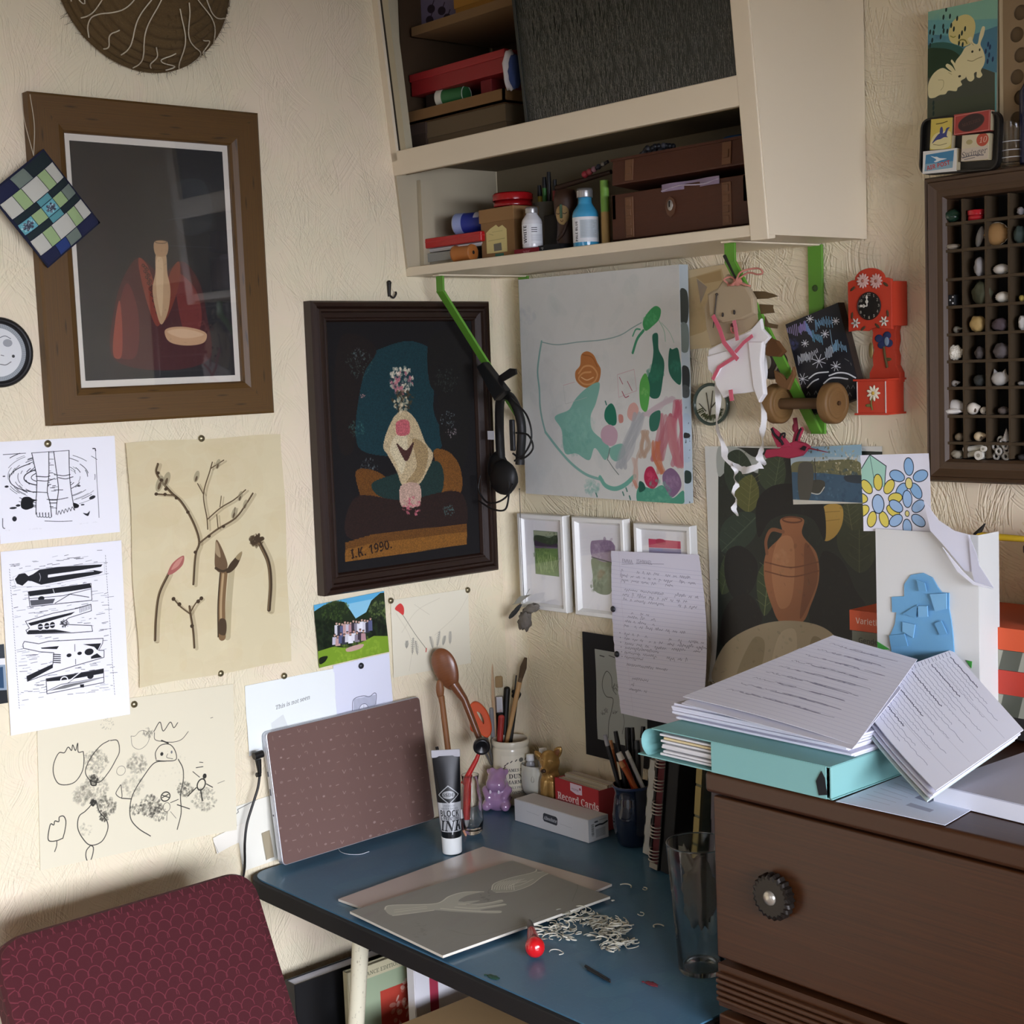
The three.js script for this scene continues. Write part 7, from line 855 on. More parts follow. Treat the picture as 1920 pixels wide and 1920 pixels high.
  mb('red matchbox with a dark oval label, upper right in the tin', [[765, 205], [1352, 97], [1340, 450], [752, 530]], '#a13c34', (a) => { a.line('#c9847a', 10, [[775, 220], [1340, 112], [1328, 440], [765, 515]], false, true).dot('#33221f', 1040, 320, 240, 130, -0.17).ring('#5c302b', 10, 1040, 320, 240, 130, -0.17).text('MATCHES', 1040, 320, 70, '#5a3a34', 'serif', -0.17, 'center'); });
  mb('white matchbox with a red number 10, lower right in the tin', [[905, 545], [1345, 480], [1306, 912], [862, 972]], '#c9bd9c', (a) => { a.fill('#c4b7a4', [[880, 760], [1330, 690], [1310, 910], [865, 970]], false).dot('#b34a34', 1225, 600, 110, 105).text('10', 1225, 600, 130, '#d6b39c', 'italic serif', -0.1, 'center').text('Swinger', 1080, 815, 120, '#4a464c', 'italic serif', -0.12, 'center').line('#5c575e', 16, [[900, 900], [1060, 860], [1240, 850]]).line('#5c575e', 10, [[930, 930], [1100, 890]]).dot('#a89a6a', 1010, 640, 60, 40); });
  mb('blue matchbox with a white bird and red lettering, lower left in the tin', [[262, 808], [808, 722], [780, 1095], [236, 1180]], '#d4d3cc', (a) => { a.fill('#3f7ea3', [[300, 850], [760, 770], [745, 960], [285, 1020]], false).fill('#7f9fae', [[290, 1000], [745, 950], [735, 1060], [275, 1120]], false).fill('#dfe2e0', [[440, 880], [480, 880], [520, 900], [640, 910], [540, 940], [460, 970], [430, 960], [470, 930], [380, 870]]).text('AIR POST', 500, 1020, 100, '#b8392f', 'bold sans-serif', -0.15, 'center'); });
}

// ---------- things on the desk ----------
const DT = DESK + 0.0008, onDesk = (px, py) => at(H(DT), px, py);
const toEye = (p) => Math.atan2(EYE.x - p.x, EYE.z - p.z);      // turn that faces the room's viewpoint side
{ // closed laptop leaning on the wall
  const pl = plane(V(0.05, DT + 0.001, 0), V(0, 0, -1), V(-0.03, 0.25, 0)), p = pic('laptop', 'closed laptop with a mauve patterned lid leaning against the left wall', 'laptop', pl, [[497, 1371], [783, 1309], [820, 1540], [531, 1618]]);
  const lid = p.art((a) => { a.zoom(390, 1380, 6.856); const c = '#a58f88'; for (let i = 0; i < 300; i++) { const u = 700 + (i % 20) * 115 + (Math.floor(i / 20) % 2) * 55 + rr(-20, 20), v = -560 + Math.floor(i / 20) * 150 - (i % 20) * 22 + rr(-25, 25), k = i % 5, r = rr(12, 24); a.x.globalAlpha = rr(0.35, 0.75); if (k === 0) a.ring(c, 9, u, v, r, r, 0.3, 3.3, 6.6); else if (k === 1) a.line(c, 10, [[u, v - r], [u + 8, v + r]], false); else if (k === 2) a.dot(c, u, v, r, r * 0.7); else if (k === 3) a.line(c, 10, [[u - r, v + 6], [u + r, v - 6]], false); else a.line(c, 8, [[u - r, v - r], [u, v + r], [u + r, v - r]], false); } a.x.globalAlpha = 1; }, { bg: '#6e544d', ppm: 2600, rough: 0.42 });
  const slab = (d, z, r, b = 0.001) => move(ext(roundRect(p.w - 2 * b, p.h - 2 * b, r), d - 2 * b, b), 0, 0, z + b), al = M('#c3c4ca', 0.3, { metalness: 0.7 });
  obj('base', slab(0.0105, -0.016, 0.009, 0.002), al, p.g); obj('lid', slab(0.0045, -0.0047, 0.009), M('#b9babf', 0.32, { metalness: 0.6 }), p.g);
  const g = new THREE.ShapeGeometry(roundRect(p.w - 0.003, p.h - 0.003, 0.008), 8), uv = g.attributes.uv, q = g.attributes.position; for (let i = 0; i < uv.count; i++) uv.setXY(i, q.getX(i) / p.w + 0.5, q.getY(i) / p.h + 0.5); obj('lid_skin', move(g, 0, 0, 0.0003), lid, p.g);
  obj('port', [[0.045, 0.009], [0.012, 0.012], [-0.03, 0.003]].map(([y, h]) => box(0.001, h, 0.0028, -p.w / 2 - 0.0002, y, -0.0105)), M('#4a4b50', 0.5), p.g);
  obj('stylus_gap', box(p.w - 0.03, 0.001, 0.0012, 0, p.h / 2 - 0.0002, -0.0052), M('#53545a', 0.5), p.g);
}
{ // charging cable
  const w = (x, y, d = 0.03) => at(L(d), x, y), c = w(483, 1420), t = thing('charger_cable', 'black charging cable plugged into the laptop and running down behind the desk', 'cable', c), m = M('#141210', 0.45), l = (p) => p.clone().sub(c);
  obj('cord', tube([l(w(487, 1452)), l(w(484, 1475)), l(w(474, 1508)), l(w(463, 1545)), l(w(459, 1580)), l(w(459, 1615, 0.02)), l(w(458, 1632, 0.012)), l(V(0.008, 0.715, w(458, 1632).z))], 0.0023, 60, 8), m, t);
  obj('plug', [rod(l(w(484, 1424)), l(w(487, 1450)), 0.0058, 0.0034, 12), rod(l(w(476, 1418)), l(w(492, 1413)), 0.0068, 0.0068, 12)], m, t); obj('collar', rod(l(w(481, 1453)), l(w(488, 1452)), 0.0042, 0.0042, 10), m, t);
}
{ // tube of printing ink standing on its cap
  const c = onDesk(848, 1598), k = mpp(c), Hh = 198 * k, t = thing('ink_tube', 'black and silver tube of block printing ink standing on its white cap', 'tube', c, toEye(c)), R0 = 0.0183;
  obj('cap', lathe([[0, 0], [R0 * 0.93, 0], [R0 * 0.98, 0.002], [R0 * 1.02, 0.03], [R0 * 0.95, 0.032], [0, 0.032]], 36), M('#e3e6e4', 0.45), t);
  const y0 = 0.031, y1 = Hh - 0.012, n = 26, m = 48, pos = [], uv = [], idx = [];
  for (let j = 0; j <= n; j++) { const v = j / n, e = Math.pow(v, 1.25), rx = R0 * 0.97 + (0.0255 - R0 * 0.97) * Math.pow(v, 0.8), rz = R0 * 0.97 * (1 - e) + 0.002 * e; for (let i = 0; i <= m; i++) { const a = i / m * 6.2832; pos.push(-rx * Math.sin(a) - 0.004 * v, y0 + (y1 - y0) * v, -rz * Math.cos(a)); uv.push(i / m, v); } }
  for (let j = 0; j < n; j++) for (let i = 0; i < m; i++) { const a = j * (m + 1) + i; idx.push(a, a + m + 1, a + 1, a + 1, a + m + 1, a + m + 2); }
  const g = new THREE.BufferGeometry(); g.setAttribute('position', new THREE.Float32BufferAttribute(pos, 3)); g.setAttribute('uv', new THREE.Float32BufferAttribute(uv, 2)); g.setIndex(idx); g.computeVertexNormals();
  const W = 0.132, mat = localArt(W, y1 - y0, (a, x) => {
    const Wc = a.c.width, Hc = a.c.height, hy = (v) => v * Hc; x.fillStyle = '#0e0f13'; x.fillRect(0, 0, Wc, Hc); x.fillStyle = '#a9abae'; x.fillRect(0, hy(0.565), Wc, hy(0.355)); x.fillStyle = '#c3c5c7'; x.fillRect(Wc * 0.3, hy(0.565), Wc * 0.1, hy(0.355));
    const cx = 0.5; a.fill('#a4a6a8', [[cx - 0.155, 0.47], [cx, 0.355], [cx + 0.155, 0.47], [cx, 0.585]], false).fill('#0e0f13', [[cx - 0.137, 0.47], [cx, 0.37], [cx + 0.137, 0.47], [cx, 0.57]], false); a.dot('#9a9c9e', cx, 0.47, W * 0.088, W * 0.055).text('ESSDEE', cx, 0.47, 0.0082, '#101116', 'bold serif', 0, 'center');
    a.text('PREMIUM', cx, 0.6, 0.0048, '#66686c', 'sans-serif', 0, 'center').text('WATER BASED', cx, 0.635, 0.0052, '#55575b', 'sans-serif', 0, 'center').text('BLOCK', cx - 0.01, 0.695, 0.0155, '#131418', 'bold sans-serif', 0, 'center', 0.8).text('& PRINTING', cx, 0.755, 0.0085, '#3a3b40', 'bold sans-serif', 0, 'center', 0.85).text('INK', cx, 0.845, 0.027, '#101115', 'italic bold serif', 0, 'center', 0.95); a.line('#d3d5d6', 0.0016, [[cx + 0.06, 0.8], [cx + 0.03, 0.9], [cx + 0.02, 0.945]]);
  }, { ppm: 6000, rough: 0.32, metalness: 0.15 });
  obj('body', g, mat, t); obj('crimp', move(box(0.0525, 0.014, 0.0035, 0, 0, 0, 0.0012), -0.004, Hh - 0.008, 0), M('#b9b8be', 0.4), t);
}
{ // clear beaker with tools
  const c = onDesk(886, 1562), k = mpp(c), t = thing('glass_vase', 'clear glass vase behind the ink tube holding pencils and tools', 'vase', c), r = 17 * k, h = 112 * k; obj('vase_wall', lathe([[0, 0], [r * 0.8, 0], [r * 1.15, 0.006], [r * 1.3, h * 0.25], [r * 1.15, h * 0.6], [r * 0.86, h * 0.9], [r * 0.98, h], [r * 0.9, h], [r * 0.78, h * 0.9], [r * 1.07, h * 0.6], [r * 1.22, h * 0.25], [r * 1.05, 0.009], [0, 0.007]], 40), glassMat(0xffffff, 0.02, 0.002), t); obj('lip', new THREE.TorusGeometry(r * 0.95, 0.001, 6, 36).rotateX(Math.PI / 2).translate(0, h, 0), glassMat(0xf2f4f4, 0.03), t);
  const C = (px, py, d) => ray(px, py).multiplyScalar((c.clone().sub(EYE).dot(FW) + d) / ray(px, py).dot(FW)).add(EYE);
  { const a = C(873, 1530, -0.004), t2 = thing('print_roller', 'red-handled tool with a black round end standing in the vase', 'tool', a), l = (x, y, d = -0.004) => C(x, y, d).sub(a), red = M('#c02a24', 0.35); obj('handle', [rod(l(874, 1536), l(877, 1470), 0.0072, 0.0076, 18), rod(l(877, 1472), l(883, 1452), 0.0074, 0.003, 14)], red, t2); obj('shaft', [rod(l(869, 1470), l(893, 1425), 0.0058, 0.0045, 12), rod(l(893, 1425), l(902, 1402), 0.0042, 0.003, 12)], red, t2); const e = l(903, 1399, -0.006), hd = obj('round_head', [turn(lathe([[0, -0.012], [0.012, -0.012], [0.0155, -0.006], [0.0165, 0.004], [0.0145, 0.008], [0.011, 0.006], [0, 0.003]], 36), Math.PI / 2)], M('#141315', 0.3), t2); hd.position.copy(e); hd.rotation.set(0.25, toEye(a), 0); obj('ferrule', rod(l(872, 1552), l(874, 1536), 0.0052, 0.0062, 14), M('#dcdedd', 0.4), t2); }
  [['dark red pencil with a black end leaning in the vase', [[819, 1400], [834, 1475]], '#5a1c1a', '#171314', 0.01, 0.0036], ['wooden paddle with a long round handle leaning in the vase', null, null, null, 0.02, 0]].forEach(([label, q, c1, c2, d, r2], i) => {
    if (i === 0) { const a = C(...q[1], d), t2 = thing('pencil', label, 'pencil', a), e = C(...q[0], d).sub(a), low = C(866, 1560, -0.006).sub(a); obj('barrel', rod(low.clone().multiplyScalar(0.6), e.clone().multiplyScalar(0.8), r2, r2, 6), M(c1, 0.4), t2); obj('dipped_end', rod(e.clone().multiplyScalar(0.8), e, r2, r2 * 0.9, 6), M(c2, 0.35), t2); }
    else { const a = C(846, 1420, d), t2 = thing('wooden_paddle', label, 'spatula', a), l = (x, y) => C(x, y, d).sub(a), wm = M('#8a5a33', 0.55); obj('handle', [rod(l(829, 1316), l(848, 1470), 0.0056, 0.0058, 14), rod(l(827, 1305), l(829, 1318), 0.0064, 0.0056, 14)], wm, t2); const b = lump(1, 0.0078, 0.02, 0.0042, 0.03, 1, 3, 2); b.rotateZ(0.02); const m = obj('blade', b, M('#7f502c', 0.5), t2); m.position.copy(l(825, 1293)); m.rotation.y = toEye(a); }
  });
  { const a = C(872, 1565, -0.012), t2 = thing('pencil', 'pencil with a sharpened pink tip pointing down beside the ink tube', 'pencil', a), l = (x, y) => C(x, y, -0.012).sub(a); obj('barrel', rod(l(866, 1532), l(870, 1556), 0.0036, 0.0036, 6), M('#3a1614', 0.4), t2); obj('wood_tip', rod(l(870, 1556), l(876, 1575), 0.0036, 0.0008, 8), M('#c98f70', 0.6), t2); obj('lead', rod(l(875.4, 1573), l(876.4, 1577), 0.0011, 0.0003, 6), M('#5a2a3a', 0.5), t2); obj('paper_collar', rod(l(863, 1518), l(866.5, 1534), 0.0042, 0.0042, 8), M('#e6e6e4', 0.6), t2); }
}
let mug;
{ // marmalade jar of brushes
  const c = V(0.043, DT, 0.066), r = 0.0375, h = 0.131, t = mug = thing('stoneware_jar', 'cream stoneware jar with black printed lettering holding brushes and scissors', 'jar', c), m = M('#e6dfca', 0.25, { clearcoat: 0.5, clearcoatRoughness: 0.2 });
  obj('jar_wall', lathe([[0, 0], [r * 0.97, 0], [r, 0.004], [r, h * 0.84], [r * 0.95, h * 0.87], [r * 0.95, h * 0.9], [r * 1.02, h * 0.92], [r * 1.02, h * 0.985], [r * 0.97, h], [r * 0.88, h * 0.99], [r * 0.88, 0.006], [0, 0.006]], 48), m, t);
  const aw = 2.2, lw = r * aw, lh = h * 0.72, pm = localArt(lw, lh, (a) => { const K = '#2b2925'; for (let i = 0; i <= 10; i++) { const b = Math.PI * (1 - i / 10); a.line(K, 0.0018, [[0.5 + 0.43 * Math.cos(b) - 0.02, 0.27 - 0.16 * Math.sin(b)], [0.5 + 0.43 * Math.cos(b) + 0.02, 0.24 - 0.16 * Math.sin(b)]], false); } a.dot('#6b6860', 0.5, 0.1, 0.005, 0.0045).text('JAMES KEILLER', 0.5, 0.31, 0.0085, K, 'bold serif', 0, 'center', 0.9).text('DUNDEE', 0.5, 0.44, 0.0125, K, 'bold serif', 0, 'center').text('MARMALADE', 0.5, 0.57, 0.0098, K, 'bold serif', 0, 'center', 0.95).text('ONLY PRIZE MEDAL', 0.5, 0.69, 0.006, K, 'serif', 0, 'center').text('LONDON 1862', 0.5, 0.8, 0.0075, K, 'bold serif', 0, 'center'); for (let i = 0; i < 12; i++) { const b = Math.PI * i / 11; a.dot(K, 0.5 + 0.43 * Math.cos(b), 0.8 + 0.14 * Math.sin(b), 0.0014); } }, { bg: '#e6dfca', ppm: 6000, rough: 0.3 });
  obj('printed_label', move(new THREE.CylinderGeometry(r + 0.0004, r + 0.0004, lh, 40, 1, true, toEye(c) + 0.55 - aw / 2, aw), 0, h * 0.43, 0), pm, t);
  const jd = c.clone().sub(EYE).dot(FW), C = (px, py, d = 0) => ray(px, py).multiplyScalar((jd + d) / ray(px, py).dot(FW)).add(EYE);
  const wood = M('#c39a66', 0.5), silver = M('#c9c9cb', 0.25, { metalness: 0.9 });
  const brush = (label, top, low, kind, d) => { const a = C(...low, d), t2 = thing('paint_brush', label, 'paint brush', a), e = C(...top, d).sub(a), n = e.clone().normalize(), L0 = e.length(), pt = (f) => n.clone().multiplyScalar(L0 * f), foot = V(0.0, -0.085, 0).add(V(-n.x * 0.03, 0, 0)); return { t2, pt, L0, foot }; };
  { const { t2, pt, foot } = brush('slim flat brush with a pale wooden handle, tallest in the jar', [917, 1189], [930, 1385], 0, 0.005); obj('handle', rod(foot.multiplyScalar(0.6), pt(0.74), 0.0022, 0.0043, 12), M('#cbab86', 0.5), t2); obj('ferrule', rod(pt(0.73), pt(0.935), 0.0038, 0.0031, 14), silver, t2); obj('bristles', rod(pt(0.935), pt(1), 0.0031, 0.0022, 10), M('#4a4238', 0.9), t2); }
  { const { t2, pt, foot } = brush('wide flat brush with silver ferrule and tan bristles in the jar', [935, 1264], [938, 1385], 0, 0.012); const f = obj('ferrule', box(0.0165, 0.036, 0.009, 0, 0, 0, 0.003), silver, t2); f.position.copy(pt(0.53)); f.rotation.y = toEye(V(0, 0, 0)); obj('handle', rod(foot.multiplyScalar(0.5), pt(0.4), 0.0045, 0.0075, 12), M('#17130f', 0.4), t2); const b = obj('bristles', box(0.0165, 0.024, 0.0085, 0, 0, 0, 0.0035), M('#a58a61', 0.9), t2); b.position.copy(pt(0.88)); b.rotation.y = f.rotation.y; }
  { const { t2, pt, foot } = brush('round brush with dark bristles and bamboo handle leaning right in the jar', [986, 1233], [947, 1385], 0, 0); obj('handle', rod(foot.set(-0.015, -0.06, 0), pt(0.7), 0.0042, 0.0052, 12), wood, t2); obj('ferrule', rod(pt(0.69), pt(0.76), 0.0046, 0.005, 12), M('#5a4528', 0.5), t2); obj('bristles', [rod(pt(0.75), pt(0.88), 0.005, 0.0072, 12), rod(pt(0.88), pt(1), 0.0072, 0.003, 12)], M('#51402c', 0.95), t2); }
  [['thin black brush handle standing beside the round brush', [968, 1267], [950, 1385], '#1d1813', 0.0016, 0.008], ['black paint-crusted stick with a knobbly end in the jar', [968, 1302], [950, 1390], '#1a1916', 0.005, 0.016], ['dark spatula handle at the middle of the jar', [951, 1292], [941, 1390], '#15140f', 0.0065, 0.02], ['red wooden handle leaning low in the jar', [940, 1345], [932, 1393], '#a52f28', 0.0068, -0.012], ['grey steel rule in the jar next to the scissors', [921, 1330], [926, 1392], '#8f9092', 0.005, 0.004]].forEach(([label, top, low, col, r1, d], i) => { const a = C(...low, d), t2 = thing('tool_handle', label, 'tool', a), e = C(...top, d).sub(a); obj('shaft', rod(V(0, -0.05, 0), e, r1 * 0.8, r1, 12), M(col, 0.5), t2); obj('tip', i === 1 ? lump(1, 0.0095, 0.011, 0.008, 0.3, 2, 3, 9).translate(e.x, e.y, e.z) : ball(r1, 1, 0.8, 1, e.x, e.y, e.z, 10), M(i === 3 ? '#b9403a' : col, 0.55), t2); });
  { const a = C(916, 1322, 0.01), t2 = thing('tag', 'blue looped plastic tag behind the scissors in the jar', 'tag', a), g = move(new THREE.TorusGeometry(0.0105, 0.0022, 8, 24).scale(0.75, 1.05, 1), 0, 0, 0); g.rotateY(toEye(a)); obj('loop', g, M('#3d6cb0', 0.4), t2); obj('stem', rod(V(0.001, -0.011, 0), V(0.004, -0.07, 0), 0.0025, 0.0025, 8), M('#3d6cb0', 0.4), t2); }
  { const a = C(890, 1345, -0.022), t2 = thing('scissors', 'scissors with bright orange handles standing blades down in the jar', 'scissors', a, toEye(a)), k = jd / FPX, q = (x, y) => [(x - 890) * k, (1345 - y) * k]; const org = M('#e0561f', 0.35);
    const loop = (pts, hole) => { const s = new THREE.Shape(new THREE.CatmullRomCurve3(pts.map(([x, y]) => V(...q(x, y), 0)), true).getPoints(40).map((p) => new THREE.Vector2(p.x, p.y))); s.holes.push(new THREE.Path(new THREE.CatmullRomCurve3(hole.map(([x, y]) => V(...q(x, y), 0)), true).getPoints(30).map((p) => new THREE.Vector2(p.x, p.y)))); return ext(s, 0.006, 0.0025); };
    obj('handle', loop([[855, 1318], [866, 1308], [878, 1316], [884, 1335], [893, 1362], [891, 1371], [878, 1362], [864, 1345]], [[866, 1322], [872, 1322], [880, 1344], [880, 1350], [872, 1338]]), org, t2); obj('handle', move(loop([[885, 1320], [894, 1316], [908, 1328], [917, 1350], [918, 1370], [912, 1380], [900, 1372], [890, 1350]], [[894, 1332], [900, 1334], [907, 1350], [906, 1356], [899, 1346]]), 0, 0, 0.004), org, t2); obj('blade', [rod(V(...q(888, 1368), 0.003), V(...q(918, 1440), -0.012), 0.0045, 0.002, 8), rod(V(...q(908, 1376), 0.006), V(...q(922, 1440), -0.012), 0.0045, 0.002, 8)], M('#8e8f90', 0.3, { metalness: 0.8 }), t2); }
  { const a = C(880, 1380, -0.14), t2 = thing('wooden_spoon', 'large brown wooden spoon standing in the jar, bowl facing forward', 'spoon', a), l = (x, y) => C(x, y, -0.14).sub(a), wd = woodTex('#7a4626', '#4d2812', '#935c36', 0), wm = new THREE.MeshPhysicalMaterial({ map: rep(wd, 2, 2), roughness: 0.35, clearcoat: 0.4, clearcoatRoughness: 0.25 }); const g = new THREE.SphereGeometry(1, 32, 22), p = g.attributes.position; for (let i = 0; i < p.count; i++) { const y = p.getY(i), w = 1 + 0.16 * y; p.setXYZ(i, p.getX(i) * w * 0.0245, y * 0.043, p.getZ(i) * 0.009); } g.computeVertexNormals(); g.rotateZ(0.33); const b = obj('bowl', g, wm, t2); b.position.copy(l(836, 1255)); b.rotation.y = toEye(a) * 0.7; obj('handle', [rod(l(850, 1282), l(871, 1312), 0.0105, 0.0075, 16), rod(l(870, 1310), l(905, 1400), 0.0072, 0.006, 16)], wm, t2); }
}
{ // lilac hippo
  const c = onDesk(933, 1514), k = mpp(c), s = 78 * k, t = thing('hippo_figurine', 'glossy lilac ceramic hippo figurine sitting on the desk', 'figurine', V(c.x + 0.008, DT, c.z + 0.004), toEye(c) - 0.25);
  const g = blend([[[0, 0.018, 0], [0, 0.034, -0.002], 0.0235, 0.02], [[0, 0.046, 0], [0, 0.053, 0.004], 0.0165, 0.0165], [[-0.005, 0.047, 0.017], [0.006, 0.047, 0.017], 0.0115, 0.0115], [[-0.008, 0.068, 0.004], [-0.008, 0.069, 0.004], 0.0045, 0.0045], [[0.008, 0.068, 0.004], [0.008, 0.069, 0.004], 0.0045, 0.0045], [[-0.017, 0.009, 0.014], [-0.017, 0.008, 0.02], 0.0085, 0.0078], [[0.017, 0.009, 0.014], [0.017, 0.008, 0.02], 0.0085, 0.0078], [[-0.02, 0.034, 0.006], [-0.014, 0.024, 0.018], 0.007, 0.0055], [[0.02, 0.034, 0.006], [0.015, 0.024, 0.018], 0.007, 0.0055], [[-0.015, 0.064, -0.003], [-0.016, 0.066, -0.003], 0.004, 0.0035], [[0.015, 0.064, -0.003], [0.016, 0.066, -0.003], 0.004, 0.0035]], 0.082, 60, 0.0022);
  g.computeBoundingBox(); const sc = s / g.boundingBox.max.y; g.translate(0, -g.boundingBox.min.y, 0).scale(sc, sc, sc); const pm = M('#a883ab', 0.16, { clearcoat: 1, clearcoatRoughness: 0.06 }); obj('body', g, pm, t);
  for (const e of [-1, 1]) { const y = obj('eye', ball(0.0032, 1, 1.2, 0.7, e * 0.0075 * sc, 0.0675 * sc, 0.0082 * sc), M('#efeaf0', 0.2), t); obj('pupil', ball(0.0016, 1, 1.3, 0.7, e * 0.0072 * sc, 0.0672 * sc, 0.0102 * sc, 10), M('#15121a', 0.2), y); obj('nostril', ball(0.0016, 1, 1, 0.5, e * 0.0045 * sc, 0.053 * sc, 0.0265 * sc, 8), M('#7d5d83', 0.3), t); obj('tusk', ball(0.0026, 1, 1.5, 0.6, e * 0.0075 * sc, 0.0375 * sc, 0.0255 * sc, 10), M('#e9dcec', 0.2), t); }
}
{ // small cup with a modelled nose
  const c = V(0.108, DT, 0.055), k = 0.00108, t = thing('ceramic_cup', 'pale grey-white ceramic cup with a small moulded nose holding two bottles', 'cup', c, toEye(c) - 0.3), m = M('#cfcfc2', 0.15, { clearcoat: 0.8, clearcoatRoughness: 0.1 });
  const r = 0.0325, h = 0.088; obj('cup_wall', lathe([[0, 0], [r * 0.6, 0], [r * 0.66, 0.004], [r * 0.5, 0.012], [r * 0.62, 0.022], [r * 0.92, 0.034], [r, 0.05], [r * 0.99, h * 0.8], [r * 0.95, h], [r * 0.88, h], [r * 0.92, h * 0.78], [r * 0.9, 0.05], [r * 0.5, 0.03], [0, 0.028]], 44), m, t); obj('nose', [ball(0.0042, 0.8, 1.5, 1, 0, h * 0.72, r * 0.99, 12)], m, t);
  [[-0.006, 0.012, 'front white-capped plastic bottle with a red band in the cup', true, 0], [0.013, -0.006, 'rear white-capped plastic bottle in the cup', false, 0.012]].forEach(([dx, dz, label, band, up]) => { const q = V(c.x + dx, DT + 0.045 + up, c.z + dz), t2 = thing('small_bottle', label, 'bottle', q, toEye(q)), rb = 0.0092, hb = 0.044; obj('body', lathe([[0, 0], [rb, 0], [rb, hb], [rb * 0.6, hb + 0.005], [rb * 0.6, hb + 0.009], [0, hb + 0.009]], 28), M('#c9cbd0', 0.2, { transmission: 0.4, thickness: 0 }), t2); obj('label', new THREE.CylinderGeometry(rb + 0.0003, rb + 0.0003, 0.022, 28, 1, true).translate(0, 0.028, 0), M('#dfe0e4', 0.5), t2); if (band) obj('red_band', new THREE.CylinderGeometry(rb + 0.0006, rb + 0.0006, 0.0035, 28, 1, true).translate(0, 0.026, 0), M('#bf2a4a', 0.5), t2); obj('cap', lathe([[0, hb + 0.006], [0.0078, hb + 0.006], [0.0082, hb + 0.008], [0.0078, hb + 0.0185], [0, hb + 0.019]], 26), M('#eceef0', 0.35), t2); });
}
{ // golden dog
  const c = V(0.158, DT, 0.064), t = thing('dog_figurine', 'gold ceramic dog figurine sitting upright behind the white box', 'figurine', c, toEye(c) - 0.35);
  const g = blend([[[0, 0.022, -0.004], [0, 0.06, 0], 0.023, 0.019], [[0, 0.06, 0], [0, 0.088, 0.003], 0.019, 0.0155], [[0, 0.1, 0.004], [0, 0.104, 0.005], 0.0205, 0.02], [[0, 0.094, 0.02], [0, 0.091, 0.031], 0.0125, 0.0095], [[-0.008, 0.062, 0.014], [-0.009, 0.006, 0.02], 0.0085, 0.0075], [[0.008, 0.062, 0.014], [0.009, 0.006, 0.02], 0.0085, 0.0075], [[-0.009, 0.006, 0.02], [-0.009, 0.005, 0.028], 0.0068, 0.0062], [[0.009, 0.006, 0.02], [0.009, 0.005, 0.028], 0.0068, 0.0062], [[-0.019, 0.014, -0.006], [-0.017, 0.01, 0.01], 0.0135, 0.0095], [[0.019, 0.014, -0.006], [0.017, 0.01, 0.01], 0.0135, 0.0095]], 0.13, 72, 0.0024);
  g.computeBoundingBox(); const sc = 0.124 / g.boundingBox.max.y; g.translate(0, -g.boundingBox.min.y, 0).scale(sc, sc, sc); const gm = M('#b08a4e', 0.26, { metalness: 0.55 }); obj('body', g, gm, t);
  obj('ear', [lump(1, 0.0085, 0.014, 0.004, 0.08, 1, 3, 1).rotateZ(-0.5).translate(0.0165, 0.122, 0.002)], gm, t); obj('inner_ear', ball(1, 0.005, 0.009, 0.002, 0, 0, 0, 12).rotateZ(-0.5).translate(0.0168, 0.122, 0.0058), M('#7a4d2a', 0.4, { metalness: 0.3 }), t); obj('ear', [lump(1, 0.007, 0.015, 0.0045, 0.08, 1, 3, 4).rotateZ(0.7).translate(-0.019, 0.112, 0.006)], gm, t);
  for (const e of [-1, 1]) { obj('eye', ball(0.0026, 1, 1, 0.6, e * 0.0082, 0.103, 0.0235, 10), M('#3f2b16', 0.3), t); obj('brow', tube([[e * 0.0035, 0.109, 0.024], [e * 0.008, 0.1115, 0.0235], [e * 0.013, 0.1085, 0.02]], 0.0016, 10, 6), M('#c9a36a', 0.3, { metalness: 0.5 }), t); } obj('nose', ball(0.0052, 1.1, 0.85, 0.8, 0, 0.0945, 0.0405, 12), M('#3a2415', 0.3), t);
}
